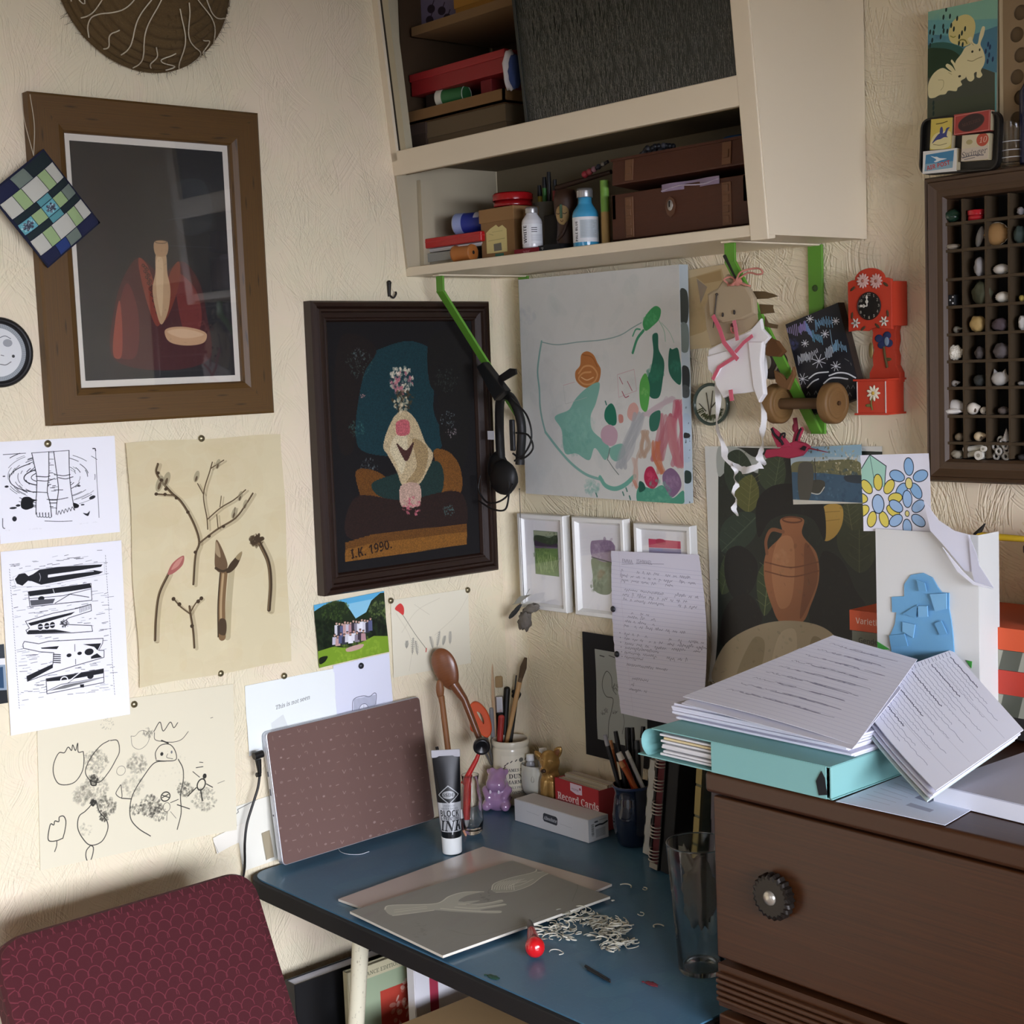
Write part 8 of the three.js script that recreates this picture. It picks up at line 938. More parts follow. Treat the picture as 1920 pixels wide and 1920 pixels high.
{ // record card box
  const a = V(0.196, DT, 0.09), w = 0.128, h = 0.083, d = 0.05, t = thing('record_card_box', 'red and white carton of record cards behind the white box', 'carton', V(a.x + w / 2, DT, a.z - d / 2), -0.06);
  const m = localArt(w, h, (p, x) => { const Wc = p.c.width, Hc = p.c.height, gr = x; gr.fillStyle = '#b52d33'; gr.fillRect(0, 0, Wc, Hc * 0.62); gr.fillStyle = '#b4575d'; gr.fillRect(0, Hc * 0.5, Wc, Hc * 0.14); gr.fillStyle = '#9a6a68'; gr.fillRect(0, Hc * 0.64, Wc, Hc * 0.36); p.fill('#e3cfdc', [[0.36, 0.02], [0.63, 0.02], [0.63, 0.24], [0.5, 0.26], [0.36, 0.2]], false).text('Home', 0.47, 0.15, 0.008, '#8f6a86', 'sans-serif', 0, 'center').dot('#a63a4a', 0.585, 0.11, 0.0026); p.text('Record Cards', 0.05, 0.41, 0.0192, '#efe3df', 'bold serif', 0, 'left', 0.94); for (let i = 0; i < 4; i++) p.dot('#cdb3ae', 0.08 + i * 0.13, 0.63, 0.0072).dot('#b39a94', 0.08 + i * 0.13, 0.63, 0.005); p.line('#5a3c3a', 0.003, [[0.47, 0.66], [0.5, 0.78], [0.52, 0.82]]); p.fill('#c3a9a2', [[0.6, 0.68], [0.95, 0.7], [0.95, 0.86], [0.6, 0.8]], false).fill('#7a4f4c', [[0.66, 0.84], [0.98, 0.88], [0.98, 0.96], [0.66, 0.92]], false).line('#6e4a48', 0.004, [[0.05, 0.78], [0.2, 0.86], [0.35, 0.76]]); }, { ppm: 5000, bg: '#b52d33', rough: 0.5 });
  obj('carton_front', box(w, h, 0.0015, 0, h / 2, d / 2), faced(M('#b52d33', 0.6), m), t); obj('carton', [box(w, h, 0.0015, 0, h / 2, -d / 2), box(0.0015, h * 0.97, d, -w / 2, h / 2, 0), box(0.0015, h * 0.97, d, w / 2, h / 2, 0), box(w, 0.0015, d, 0, 0.001, 0)], M('#a8383c', 0.6), t);
  for (let i = 0; i < 16; i++) obj('card', box(w - 0.004, h - 0.006 + (i % 3) * 0.0012 + (i > 6 ? 0.006 : 0), 0.0022, (i % 2) * 0.0006, h / 2 + (i > 6 ? 0.003 : 0), d / 2 - 0.004 - i * 0.0029), M(['#cbbf9e', '#c5bba8', '#b9a7a0', '#b8ad97'][i % 4], 0.85), t);
}
{ // long white carton
  const a = onDesk(969, 1537), b = onDesk(1101, 1582), w = b.x - a.x, h = 0.0425, d = 0.052, t = thing('white_box', 'long white carton with a small dark logo and barcode end', 'carton', V((a.x + b.x) / 2, DT, (a.z + b.z) / 2 - d / 2)), wm = M('#d3d3d4', 0.6);
  const fr = localArt(w, h, (p) => { p.x.save(); p.fill('#3a3d44', [[0.4, 0.3], [0.415, 0.24], [0.575, 0.26], [0.595, 0.34], [0.59, 0.6], [0.575, 0.66], [0.41, 0.62], [0.395, 0.54]], false).text('Absolute', 0.493, 0.46, 0.0095, '#c9ccd2', 'italic bold serif', 0.02, 'center', 0.85).line('#b3b4b8', 0.0007, [[0.17, 0.4], [0.34, 0.44]], false).line('#b3b4b8', 0.0007, [[0.63, 0.52], [0.78, 0.56]], false); p.x.restore(); }, { bg: '#d6d6d8', ppm: 5000, rough: 0.6 });
  const en = localArt(d, h, (p) => { for (let i = 0; i < 14; i++) p.line('#23252a', rr(0.0003, 0.0012), [[0.16, 0.24 + i * 0.04], [0.27, 0.24 + i * 0.04]], false); p.dot('#55585e', 0.4, 0.16, 0.0052, 0.0018).line('#7d8084', 0.0008, [[0.55, 0.13], [0.9, 0.12]], false).line('#24272c', 0.0032, [[0.36, 0.34], [0.55, 0.32], [0.72, 0.34], [0.95, 0.28]]).fill('#b4b8ba', [[0.36, 0.5], [0.85, 0.48], [0.85, 0.86], [0.36, 0.88]], false); for (let i = 0; i < 7; i++) p.line('#85898c', 0.0004, [[0.38, 0.52 + i * 0.05], [0.8, 0.51 + i * 0.05]], false); }, { bg: '#d2d5d5', ppm: 6000, rough: 0.6 });
  obj('carton', box(w, h, d, 0, h / 2, 0, 0), [en, wm, wm, wm, fr, wm], t); obj('lid_flap', box(w - 0.002, 0.0008, d - 0.003, 0, h + 0.0005, 0), M('#c6c4c2', 0.65), t); obj('tuck_tab', box(0.012, 0.0008, 0.018, w / 2 - 0.006, 0.0008, 0), M('#d8d8d8', 0.6), t);
}
{ // dark blue pot of pens
  const c = V(0.408, DT, 0.092), t = thing('blue_pot', 'dark blue glazed pot of pens between the cartons and the books', 'pot', c), r = 0.037, h = 0.112; obj('pot_wall', lathe([[0, 0], [r * 0.72, 0], [r * 0.78, 0.004], [r * 0.98, h * 0.3], [r, h * 0.5], [r * 0.92, h * 0.78], [r * 0.86, h * 0.88], [r * 0.94, h * 0.97], [r * 0.95, h], [r * 0.88, h], [r * 0.8, h * 0.88], [r * 0.86, h * 0.6], [r * 0.6, 0.01], [0, 0.01]], 48), M('#0e1830', 0.12, { clearcoat: 1, clearcoatRoughness: 0.05 }), t); obj('glaze_drip', lathe([[r * 0.955, h * 0.96], [r * 0.965, h * 0.98], [r * 0.955, h * 1.0]], 40), M('#2b3a5c', 0.15), t);
  const dd = c.clone().sub(EYE).dot(FW), C = (px, py, d = 0) => ray(px, py).multiplyScalar((dd + d) / ray(px, py).dot(FW)).add(EYE);
  [['black pen with a steel clip at the left of the blue pot', [1134, 1378], [1162, 1478], '#19191c', '#9a9a9e', 0.0042, 0.0], ['red pen with white ends in the blue pot', [1160, 1411], [1190, 1478], '#a8301f', '#e3dfd6', 0.0058, -0.012], ['orange-brown pencil in the front of the blue pot', [1163, 1428], [1192, 1478], '#a8552a', '#c98f5c', 0.0046, -0.018], ['white and grey pen leaning in the blue pot', [1175, 1408], [1205, 1475], '#c9ccc6', '#e3e3e0', 0.004, -0.006], ['tall black pen in the middle of the blue pot', [1154, 1371], [1172, 1470], '#101012', '#1d1d20', 0.0044, 0.006], ['pair-end black marker standing upright in the pot', [1176, 1364], [1180, 1470], '#0f0f11', '#1c1c1f', 0.005, 0.012], ['second upright black marker in the blue pot', [1185, 1364], [1190, 1470], '#121214', '#202023', 0.0048, 0.014], ['black marker with a grey cap towards the right of the pot', [1194, 1388], [1198, 1470], '#141416', '#35373a', 0.0055, 0.01], ['white pen with a black cap at the back right of the pot', [1206, 1362], [1200, 1470], '#c3c6c6', '#101013', 0.0046, 0.02], ['orange pencil tip showing behind the pens in the pot', [1145, 1388], [1160, 1470], '#b5622f', '#c98a55', 0.0035, 0.016]].forEach(([label, top, low, c1, c2, r1, d]) => { const a = C(...low, d), t2 = thing('pen', label, 'pen', a), e = C(...top, d).sub(a); obj('barrel', rod(e.clone().multiplyScalar(-0.7), e.clone().multiplyScalar(0.82), r1, r1, 10), M(c1, 0.35), t2); obj('cap', rod(e.clone().multiplyScalar(0.8), e, r1 * 1.08, r1 * 0.9, 10), M(c2, 0.35), t2); });
}
{ // books upright between the pot and the chest; they lean to the right
  const lean = -0.13, bk = (name, label, cat, x, z, th, h, d, cover, pages, o = {}) => { const t = thing(name, label, cat, V(x, DT, z)); t.rotation.set(0, o.yaw || 0, lean * (o.lean ?? 1)); t.position.y += th / 2 * Math.abs(Math.sin(lean)) + 0.0004; const cm = M(cover, o.rough ?? 0.7); obj('cover', [box(0.0022, h, d, -th / 2 + 0.0011, h / 2, -d / 2), box(0.0022, h, d, th / 2 - 0.0011, h / 2, -d / 2), ...(o.spine === false ? [] : [box(th, h, 0.002, 0, h / 2, -0.001)])], cm, t); obj('pages', box(th - 0.0044, h - 0.006, d - 0.005, 0, h / 2, -d / 2 - 0.0015), M(pages, 0.9), t); return t; };
  bk('sketchbook', 'white-spined sketchbook standing beside the blue pot', 'book', 0.47, 0.124, 0.016, 0.178, 0.1, '#b9b6ac', '#a9a69c');
  { const t = bk('notebook', 'grey patterned notebook standing behind the spiral notebook', 'notebook', 0.494, 0.118, 0.012, 0.186, 0.09, '#7d7a72', '#b3afa4'); const m = localArt(0.085, 0.18, (p) => { p.blotch('#5a564c', 0.5, 0.5, 0.4, 40, 0.006, 0.6); for (let i = 0; i < 16; i++) p.line('#c9c4b6', 0.0016, [[rnd(), rnd()], [rnd(), rnd()], [rnd(), rnd()]]); }, { bg: '#807c72' }); const g = turn(new THREE.PlaneGeometry(0.085, 0.18), 0, Math.PI / 2, 0); obj('cover_print', move(g, 0.0063, 0.093, -0.046), m, t); }
  { const t = bk('spiral_notebook', 'dark red spiral-bound notebook with pale coils standing near the glass', 'notebook', 0.534, 0.172, 0.021, 0.214, 0.14, '#1c1817', '#5b1f22', { spine: false }); const cm = M('#c9c2b6', 0.35, { metalness: 0.4 }), w = []; for (let k = 0; k < 5; k++) for (let i = 0; i < 4; i++) { const y = 0.018 + k * 0.043 + i * 0.0062; w.push(move(turn(new THREE.TorusGeometry(0.0095, 0.0011, 6, 18), Math.PI / 2), 0, y, 0.0005)); } obj('coil', w, cm, t); obj('page_edge', box(0.0165, 0.208, 0.003, 0, 0.107, -0.004), M('#5a2024', 0.85), t); obj('binding_strip', box(0.018, 0.01, 0.003, 0, 0.006, 0.0005), M('#a39a8a', 0.6), t); }
  bk('notebook', 'thick black notebook standing right of the spiral notebook', 'notebook', 0.566, 0.175, 0.026, 0.207, 0.15, '#121110', '#2b2826');
  { const t = bk('folder', 'grey-green folder with an ochre edge standing against the black notebook', 'folder', 0.616, 0.16, 0.012, 0.225, 0.15, '#6e6b54', '#8f8a6c', { lean: 0.8 }); obj('edge_strip', [0, 1, 2, 3].map((i) => box(0.0125, 0.05, 0.0012, 0, 0.03 + i * 0.055, 0.0007)), M('#a8945c', 0.8), t); const m = localArt(0.14, 0.21, (p) => { p.blotch('#4a5547', 0.5, 0.5, 0.5, 60, 0.012, 0.4).blotch('#8a7a45', 0.3, 0.35, 0.2, 20, 0.01, 0.5); }, { bg: '#5f6354' }); obj('cover_print', move(turn(new THREE.PlaneGeometry(0.14, 0.21), 0, Math.PI / 2, 0), 0.0063, 0.112, -0.076), m, t); }
  bk('book', 'grey mauve book standing close to the chest', 'book', 0.668, 0.17, 0.02, 0.232, 0.15, '#6b6266', '#8a8280', { lean: 0.55 }); bk('book', 'dark maroon book pressed against the side of the chest', 'book', 0.705, 0.18, 0.026, 0.238, 0.16, '#3a1618', '#6b5a55', { lean: 0.4 });
  { const c = at(L(0.99), 1333, 1690); const t = thing('white_paper', 'loose white sheet wedged upright against the side of the chest', 'paper', V(1.004, DT + 0.11, 0.4), -Math.PI / 2); t.rotation.set(0, -Math.PI / 2, 0); obj('sheet', sheet(0.17, 0.2, 8, 8, (u, v) => 0.004 * Math.sin(u * 4), 0.0006), M('#cfcfd0', 0.9), t); obj('folded_edge', box(0.004, 0.2, 0.003, 0.084, 0, 0.002), M('#dadada', 0.9), t); }
}
{ // big clear tumbler
  const c = V(0.9, DT, 0.455), t = thing('plastic_tumbler', 'large clear tumbler holding crumpled grey cloth beside the chest', 'tumbler', V(0.872, DT, 0.432)), r0 = 0.032, r1 = 0.046, h = 0.19; obj('tumbler_wall', lathe([[0, 0], [r0, 0], [r0 + 0.001, 0.003], [r1, h - 0.002], [r1, h], [r1 - 0.0016, h], [r0 - 0.001, 0.006], [0, 0.005]], 48), glassMat(0xe9eff0, 0.06, 0.0015), t); obj('rim', move(turn(new THREE.TorusGeometry(r1 - 0.0008, 0.0012, 8, 48), Math.PI / 2), 0, h, 0), glassMat(0xf2f4f4, 0.08), t); obj('base_ring', move(turn(new THREE.TorusGeometry(r0 - 0.004, 0.0018, 8, 40), Math.PI / 2), 0, 0.003, 0), glassMat(0xdfe4e4, 0.1), t);
  const r = thing('grey_rag', 'crumpled grey rag stuffed inside the clear tumbler', 'rag', V(0.872, DT + 0.115, 0.432)); obj('rag', lump(1, 0.024, 0.05, 0.024, 0.25, 2.2, 4, 12), M('#6b685f', 0.95), r); obj('corner', lump(1, 0.012, 0.03, 0.006, 0.3, 2, 3, 3).rotateZ(0.4).translate(-0.012, 0.04, 0.008), M('#7a776d', 0.95), r);
}
{ // two lino blocks
  const lm = (label, c, y, bg, draw, rough, edge) => { const p = pic('lino_block', label, 'lino sheet', H(DT + y + 0.0042), c, 0); const m = p.art(draw, { bg, ppm: 3000, rough, clearcoat: rough < 0.3 ? 0.6 : 0.05, clearcoatRoughness: 0.12 }); obj('block', box(p.w, p.h, 0.004, 0, 0, -0.0021), faced(M(edge, 0.7), m), p.g); obj('hessian_back', box(p.w - 0.001, p.h - 0.001, 0.0006, 0, 0, -0.0042), M('#8f7d5c', 0.95), p.g); return p; };
  lm('glossy pale lino block lying under the carved one', [[641, 1688], [905, 1583], [1142, 1660], [874, 1772]], 0, '#b9ada6', () => {}, 0.22, '#cfc7bb');
  lm('grey lino block carved with a hand and a flame', [[661, 1709], [964, 1610], [1130, 1680], [835, 1796]], 0.0052, '#86847c', (a) => {
    const W = '#c9c7b6', K = '#5f5e58'; a.zoom(640, 1280, 3); for (let i = 0; i < 60; i++) { a.x.globalAlpha = 0.06; a.dot(rnd() < 0.5 ? '#6f6d66' : '#9a988f', rr(100, 1500), rr(1000, 1550), rr(30, 120), rr(10, 40), -0.3); } a.x.globalAlpha = 0.4; a.line(K, 4, [[600, 1390], [760, 1420], [980, 1370], [1150, 1300]]).ring(K, 4, 960, 1130, 200, 70, -0.2).line(K, 4, [[1180, 1060], [1320, 1120], [1300, 1230]]).blotch(K, 440, 1390, 50, 26, 12, 0.2); a.x.globalAlpha = 1;
    a.fill('#aaa89a', [[245, 1275], [260, 1255], [540, 1240], [600, 1205], [680, 1180], [790, 1175], [700, 1200], [660, 1230], [780, 1225], [700, 1250], [820, 1240], [900, 1220], [910, 1232], [760, 1262], [920, 1243], [930, 1250], [780, 1280], [900, 1283], [895, 1295], [640, 1288], [520, 1280], [400, 1295], [290, 1310]]); a.line(W, 9, [[245, 1275], [260, 1255], [540, 1240], [610, 1200], [690, 1178], [800, 1176]]).line(W, 8, [[290, 1310], [400, 1296], [520, 1280]]).line(W, 10, [[560, 1270], [700, 1282], [895, 1290]]).line(W, 9, [[640, 1262], [760, 1268], [920, 1246]]).line(W, 9, [[660, 1245], [780, 1244], [905, 1224]]).line(W, 6, [[300, 1290], [480, 1268]]).line(W, 5, [[300, 1278], [480, 1258]]); a.dot('#86847c', 750, 1205, 95, 26, -0.1).blotch(K, 810, 1200, 30, 16, 10, 0.5);
    a.fill('#9f9d90', [[845, 1165], [860, 1130], [960, 1095], [1090, 1060], [1098, 1045], [1105, 1062], [1190, 1058], [1130, 1090], [1060, 1140], [960, 1172], [870, 1180]]); a.line(W, 6, [[845, 1165], [860, 1130], [960, 1095], [1090, 1062], [1098, 1045]]).line(W, 6, [[1105, 1068], [1190, 1058], [1130, 1090], [1060, 1140], [960, 1174], [870, 1180]]); for (let i = 0; i < 9; i++) a.line(W, 4, [[860 + i * 14, 1162 + (i % 3) * 2], [868 + i * 13, 1142 - i], [900 + i * 16, 1118 - i * 2]]); a.line(W, 7, [[940, 1145], [990, 1125], [1040, 1115]]).line(W, 5, [[920, 1155], [1000, 1140], [1080, 1105]]);
  }, 0.6, '#d6d2c3');
}
{ // palm-held lino cutter
  const a = at(H(DT + 0.016), 1003, 1776), b = at(H(DT + 0.0145), 993, 1728), d = b.clone().sub(a), t = thing('lino_cutter', 'red mushroom-handled lino cutter resting on the carved block', 'cutter', a), n = d.clone().normalize(), q = new THREE.Quaternion().setFromUnitVectors(V(0, 1, 0), n), L0 = d.length();
  const g = lathe([[0, -0.0145], [0.008, -0.0135], [0.013, -0.009], [0.0152, -0.001], [0.0145, 0.007], [0.011, 0.02], [0.0065, L0 * 0.62], [0.0055, L0 * 0.72], [0, L0 * 0.72]], 36); const h = obj('handle', g, M('#c5161c', 0.2, { clearcoat: 0.6 }), t); h.quaternion.copy(q); h.position.y = 0.0;
  const f = obj('ferrule', lathe([[0, L0 * 0.7], [0.0058, L0 * 0.7], [0.005, L0 * 0.9], [0.003, L0 * 1.02], [0, L0 * 1.02]], 20), M('#6e6b66', 0.3, { metalness: 0.8 }), t); f.quaternion.copy(q); const s = obj('thumb_hollow', ball(1, 0.0052, 0.013, 0.0045), M('#6a0d12', 0.4), t); s.quaternion.copy(q); s.position.copy(n.clone().multiplyScalar(0.012)).add(V(0, 0.0095, 0));
}
{ // shavings and bits
  const curl = (x, z, y, s, a) => { const pts = [], R0 = rr(0.004, 0.013) * s, tw = rr(2, 5.5), ry = rr(0.1, 0.5); for (let i = 0; i <= 9; i++) { const k = i / 9 * tw + a; pts.push([x + R0 * Math.cos(k) + i * 0.0006 * s, y + 0.0015 + Math.abs(R0 * ry * Math.sin(k * 0.8 + a)), z + R0 * Math.sin(k) * 0.9]); } const g = tube(pts, 0.0009 * rr(0.7, 1.3), 18, 5); return g; };
  const c = onDesk(1130, 1745), t = thing('lino_shavings', 'heap of curly pale lino shavings beside the red cutter', 'shavings', V(c.x, DT, c.z)); t.userData.kind = 'stuff'; const A = [], B = []; for (let i = 0; i < 190; i++) { const hub = i % 5 === 0 ? onDesk(1045, 1750) : i % 5 === 1 ? onDesk(1085, 1722) : i % 5 === 2 ? onDesk(1150, 1768) : onDesk(1140, 1740), r = Math.sqrt(rnd()) * 0.038, q = rnd() * 6.3; (rnd() < 0.6 ? A : B).push(curl(hub.x - c.x + r * Math.cos(q), hub.z - c.z + r * Math.sin(q) * 0.8, rnd() * rnd() * 0.013 * (1 - r / 0.05), rr(0.6, 1.2), q)); }
  obj('pale_curls', A, M('#d9d6c4', 0.75), t); obj('grey_curls', B, M('#a5a292', 0.8), t);
  [[1168, 1664, 'isolated white lino curl near the right end of the blocks', 1.2], [1207, 1668, 'pair-like flat lino curl towards the tumbler', 0.8], [1232, 1738, 'dark-shadowed single lino curl beside the tumbler', 1.1], [1200, 1716, 'tiny lino curl right of the heap', 0.5], [1148, 1690, 'tiny white chip at the corner of the carved block', 0.45], [1042, 1788, 'curl of lino lying below the red cutter', 0.9]].forEach(([x, y, label, s]) => { const p = onDesk(x, y), q = thing('lino_curl', label, 'shaving', p); obj('curl', curl(0, 0, 0, s, rnd() * 6), M('#d3d0bf', 0.75), q); });
  { const p = onDesk(655, 1596), q = thing('hair_loop', 'thin white curved thread lying on the desk in front of the laptop', 'thread', p), w = (x, y) => { const e = onDesk(x, y).sub(p); return [e.x, 0.0012, e.z]; }; obj('strand', tube([w(634, 1592), w(640, 1599), w(655, 1603), w(675, 1603), w(692, 1598)], 0.0007, 24, 5), M('#c3cad0', 0.6), q); }
  { const p = onDesk(1120, 1829), q = thing('black_crayon_stick', 'two thin black sticks lying together near the front of the desk', 'stick', p), w = (x, y) => { const e = onDesk(x, y).sub(p); return V(e.x, 0.0024, e.z); }; obj('stick', rod(w(1098, 1814), w(1144, 1841), 0.002, 0.0016, 8), M('#101318', 0.6), q); obj('stick', rod(w(1102, 1820), w(1145, 1845), 0.0018, 0.0012, 8), M('#0d1015', 0.6), q); }
  [[1222, 1845, 22, 5, '#7d2a38', 'dried dark red paint fleck near the front of the desk'], [925, 1832, 22, 5, '#234a3a', 'dried green paint fleck near the front edge of the desk']].forEach(([x, y, w, h, col, label]) => { const p = onDesk(x, y), q = thing('paint_fleck', label, 'paint fleck', p); obj('fleck', lump(1, w * 0.0005, 0.0009, h * 0.0011, 0.35, 2, 3, x), M(col, 0.6), q); obj('crumb', lump(1, 0.0024, 0.0008, 0.002, 0.2, 2, 2, x).translate(-0.014, 0, 0.003), M(col, 0.6), q); });
}

// ---------- papers on the chest ----------
const CT = 1.1008;
function quad(name, label, cat, c, th, mat, f = () => 0, part = 'sheet') {   // a sheet between four measured corners: front-left, front-right, back-right, back-left
  const o = c[0].clone(), t = thing(name, label, cat, o), n = 14, pos = [], uv = [], idx = [], side = (n + 1) * (n + 1);
  for (let k = 0; k < 2; k++) for (let j = 0; j <= n; j++) for (let i = 0; i <= n; i++) { const u = i / n, v = j / n, p = c[0].clone().lerp(c[1], u).lerp(c[3].clone().lerp(c[2], u), v).sub(o); pos.push(p.x, p.y + f(u, v) - k * th, p.z); uv.push(u, v); }
  const q = (a, b, d, e) => idx.push(a, b, d, a, d, e); for (let j = 0; j < n; j++) for (let i = 0; i < n; i++) { const a = j * (n + 1) + i; q(a, a + 1, a + n + 2, a + n + 1); q(a + n + 1 + side, a + n + 2 + side, a + 1 + side, a + side); }
  for (let i = 0; i < n; i++) { const b = n * (n + 1) + i; q(i + side, i + 1 + side, i + 1, i); q(b, b + 1, b + 1 + side, b + side); const l = i * (n + 1), r = l + n; q(l, l + n + 1, l + n + 1 + side, l + side); q(r + side, r + n + 1 + side, r + n + 1, r); }
  const g = new THREE.BufferGeometry(); g.setAttribute('position', new THREE.Float32BufferAttribute(pos, 3)); g.setAttribute('uv', new THREE.Float32BufferAttribute(uv, 2)); g.setIndex(idx); obj(part, toCreasedNormals(g, 0.6), mat, t); return t;
}
const lined = (n, dark, seed0) => localArt(0.297, 0.21, (a) => { for (let i = 0; i < 26; i++) a.line('#bcbcd2', 0.0004, [[0, i / 26], [1, i / 26]], false); for (let i = 0; i < n; i++) a.line(dark, 0.0007, Array.from({ length: 40 }, (_, k) => [0.12 + (k / 40) * rr(0.45, 0.8), (i + 1) / (n + 2) + rr(-0.008, 0.008)]), true); }, { bg: '#e0e0ec', ppm: 2200 });
const pw = M('#dfdfec', 0.9);
{ // teal document wallet
  const t = thing('document_wallet', 'bulging teal card document wallet with torn corner lying on the chest', 'folder', V(1.06, CT, 0.47)), m = M('#7fb3b0', 0.7), W = 0.292, D = 0.19, h = 0.04;
  obj('base', box(W + 0.03, 0.0016, D, -0.012, 0.001, 0), m, t); obj('top', [box(W, 0.0016, D, 0, h, 0), turn(new THREE.CylinderGeometry(h / 2, h / 2, D, 20, 1, true, Math.PI, Math.PI), Math.PI / 2, 0, 0).translate(-W / 2, h / 2, 0)], m, t);
  obj('front_flap', [box(W * 0.62, h, 0.0016, W * 0.17, h / 2, D / 2), box(0.0016, h, D, W / 2, h / 2, 0), box(W, h, 0.0016, 0, h / 2, -D / 2)], m, t);
  for (let i = 0; i < 7; i++) obj('paper', box(0.25, 0.0028, D - 0.012 - (i % 3) * 0.003, -0.012 + (i % 2) * 0.006, 0.006 + i * 0.0044, (i % 2) * 0.002), M(i === 5 ? '#d8c79a' : '#d9d9da', 0.9), t);
  obj('torn_corner', ext([[0, 0.003], [0.012, 0.006], [0.009, 0.026], [0.004, 0.034], [-0.004, 0.02]], 0.001).translate(W / 2 - 0.016, 0, D / 2 + 0.0009), M('#15171a', 0.9), t);
}
for (let i = 0; i < 7; i++) { const y = CT + 0.0425 + i * 0.0033, dx = rr(-0.006, 0.006), dz = rr(-0.004, 0.004); quad('paper_sheaf', ['lowest', 'second lowest', 'third from bottom', 'middle', 'fifth from bottom', 'sixth from bottom', 'uppermost flat'][i] + ' sheaf of white paper in the left stack on the teal wallet', 'paper', [V(0.905 + dx, y, 0.507 + dz), V(1.197 + dx, y, 0.512 + dz), V(1.2 + dx, y, 0.305), V(0.91 + dx, y, 0.302)], 0.0028, pw); }
quad('lined_sheet', 'top lined sheet with faint handwriting curling up off the left stack', 'paper', [at(H(1.172), 1280, 1306), at(H(1.168), 1604, 1398), at(H(1.222), 1720, 1236), at(H(1.237), 1562, 1191)], 0.0008, lined(9, '#8b8aa0'), (u, v) => 0.004 * Math.sin(u * 3.1) * (1 - v));
quad('lined_sheet', 'folded lined sheet under the top sheet of the left stack', 'paper', [at(H(1.1665), 1278, 1318), at(H(1.1665), 1598, 1404), at(H(1.2), 1690, 1290), at(H(1.218), 1500, 1215)], 0.001, pw);
{ const c = [at(H(1.199), 1590, 1287), at(H(1.134), 1755, 1482), at(H(1.165), 1919, 1368), at(H(1.228), 1785, 1218)], dn = (k) => c.map((p) => p.clone().add(V(0, -0.004 * k - 0.001, 0)).add(V(-0.003 * k, 0, 0.0015 * k)));
  const m = localArt(0.297, 0.21, (a) => { for (let i = 0; i < 24; i++) a.line(i % 5 === 0 ? '#4d4f63' : '#8d8fa5', i % 5 === 0 ? 0.0016 : 0.0008, Array.from({ length: 46 }, (_, k) => [0.07 + k / 46 * (0.4 + 0.45 * ((i * 7) % 5) / 5), 0.06 + i * 0.038 + rr(-0.006, 0.006)]), false); for (let i = 0; i < 4; i++) a.line('#b9b9c6', 0.0006, [[0.03, 0.2 + i * 0.2], [0.97, 0.2 + i * 0.2]], false); for (let i = 0; i < 28; i++) a.line('#5e6074', 0.0008, [[0.01, 0.04 + i * 0.034], [0.055, 0.05 + i * 0.034]], false); }, { bg: '#e4e5f0', ppm: 2400 });
  quad('worksheet', 'printed and annotated top worksheet of the tilted right stack', 'paper', c, 0.001, m, (u, v) => -0.006 * Math.sin(u * 3.14) * (1 - v)); ['second', 'third', 'fourth'].forEach((w, i) => quad('worksheet', w + ' white sheet below the annotated worksheet in the tilted stack', 'paper', dn(i + 1), 0.0018, i === 2 ? M('#b9c7c4', 0.9) : pw, (u, v) => -0.006 * Math.sin(u * 3.14) * (1 - v))); }
quad('printed_letter', 'printed letter lying flat on the chest front edge', 'paper', [at(H(CT + 0.001), 1568, 1502), at(H(CT + 0.001), 1772, 1547), at(H(CT + 0.001), 1832, 1512), at(H(CT + 0.001), 1706, 1448)], 0.0006, localArt(0.21, 0.12, (a) => { a.fill('#8d90a4', [[0.45, 0.3], [0.62, 0.3], [0.62, 0.45], [0.45, 0.45]], false).fill('#a9abbc', [[0.5, 0.6], [0.75, 0.6], [0.75, 0.7], [0.5, 0.7]], false); for (let i = 0; i < 7; i++) a.line('#b3b6c6', 0.001, [[0.08, 0.2 + i * 0.1], [0.4, 0.2 + i * 0.1]], false); }, { bg: '#d5dcec' }));
{ const t = thing('writing_pad', 'thick white-edged pad with grey printed cover at the right of the chest top', 'pad', V(1.47, CT, 0.4), -0.05); obj('pages', box(0.33, 0.02, 0.2, 0, 0.0105, 0), M('#e2e3ec', 0.9), t); obj('cover', box(0.332, 0.0015, 0.202, 0, 0.0215, 0), faced(M('#b5b5c2', 0.85), M('#b5b5c2', 0.85)), t); }
{ const spine = [['Varieties', '#d9572c', 0.0305, '#f0d8cc'], ['Gender and', '#77796c', 0.0275, '#2e302c'], ['', '#c8402f', 0.0335, '#e6b9ad'], ['', '#c2b296', 0.03, '#8a7355'], ['', '#33302e', 0.03, '#55514e']]; let y = 1.257; spine.forEach(([txt, col, h, ink], i) => { const t = thing('large_book', ['orange-spined book on top of the stack behind the blue paper creature', 'grey-spined book second in the stack behind the card', 'red-spined book third in the stack behind the card', 'cream picture-spined book fourth in the stack', 'dark book at the bottom of the stack behind the card'][i], 'book', V(1.15 + (i % 2) * 0.004, y - h, 0.105)); const m = localArt(0.36, h, (a) => { if (txt) a.text(txt, 0.03, 0.5, h * 0.42, ink, 'sans-serif'); a.text('IN STUDIES', 0.93, 0.5, h * 0.2, ink, 'sans-serif', 0, 'right'); if (i === 1 || i === 3) for (let k = 0; k < 5; k++) a.fill(k % 2 ? '#5b5d50' : '#a5a493', [[0.6 + k * 0.08, 0], [0.68 + k * 0.08, 0], [0.66 + k * 0.08, 1], [0.58 + k * 0.08, 1]], false); }, { bg: col, ppm: 3000, rough: 0.5 }); obj('cover', box(0.36, h - 0.0006, 0.18, 0, h / 2, 0, 0), faced(M(col, 0.6), m), t); obj('pages', box(0.002, h - 0.006, 0.17, 0.1805, h / 2, -0.002), M('#d9d4c6', 0.9), t); y -= h; }); }
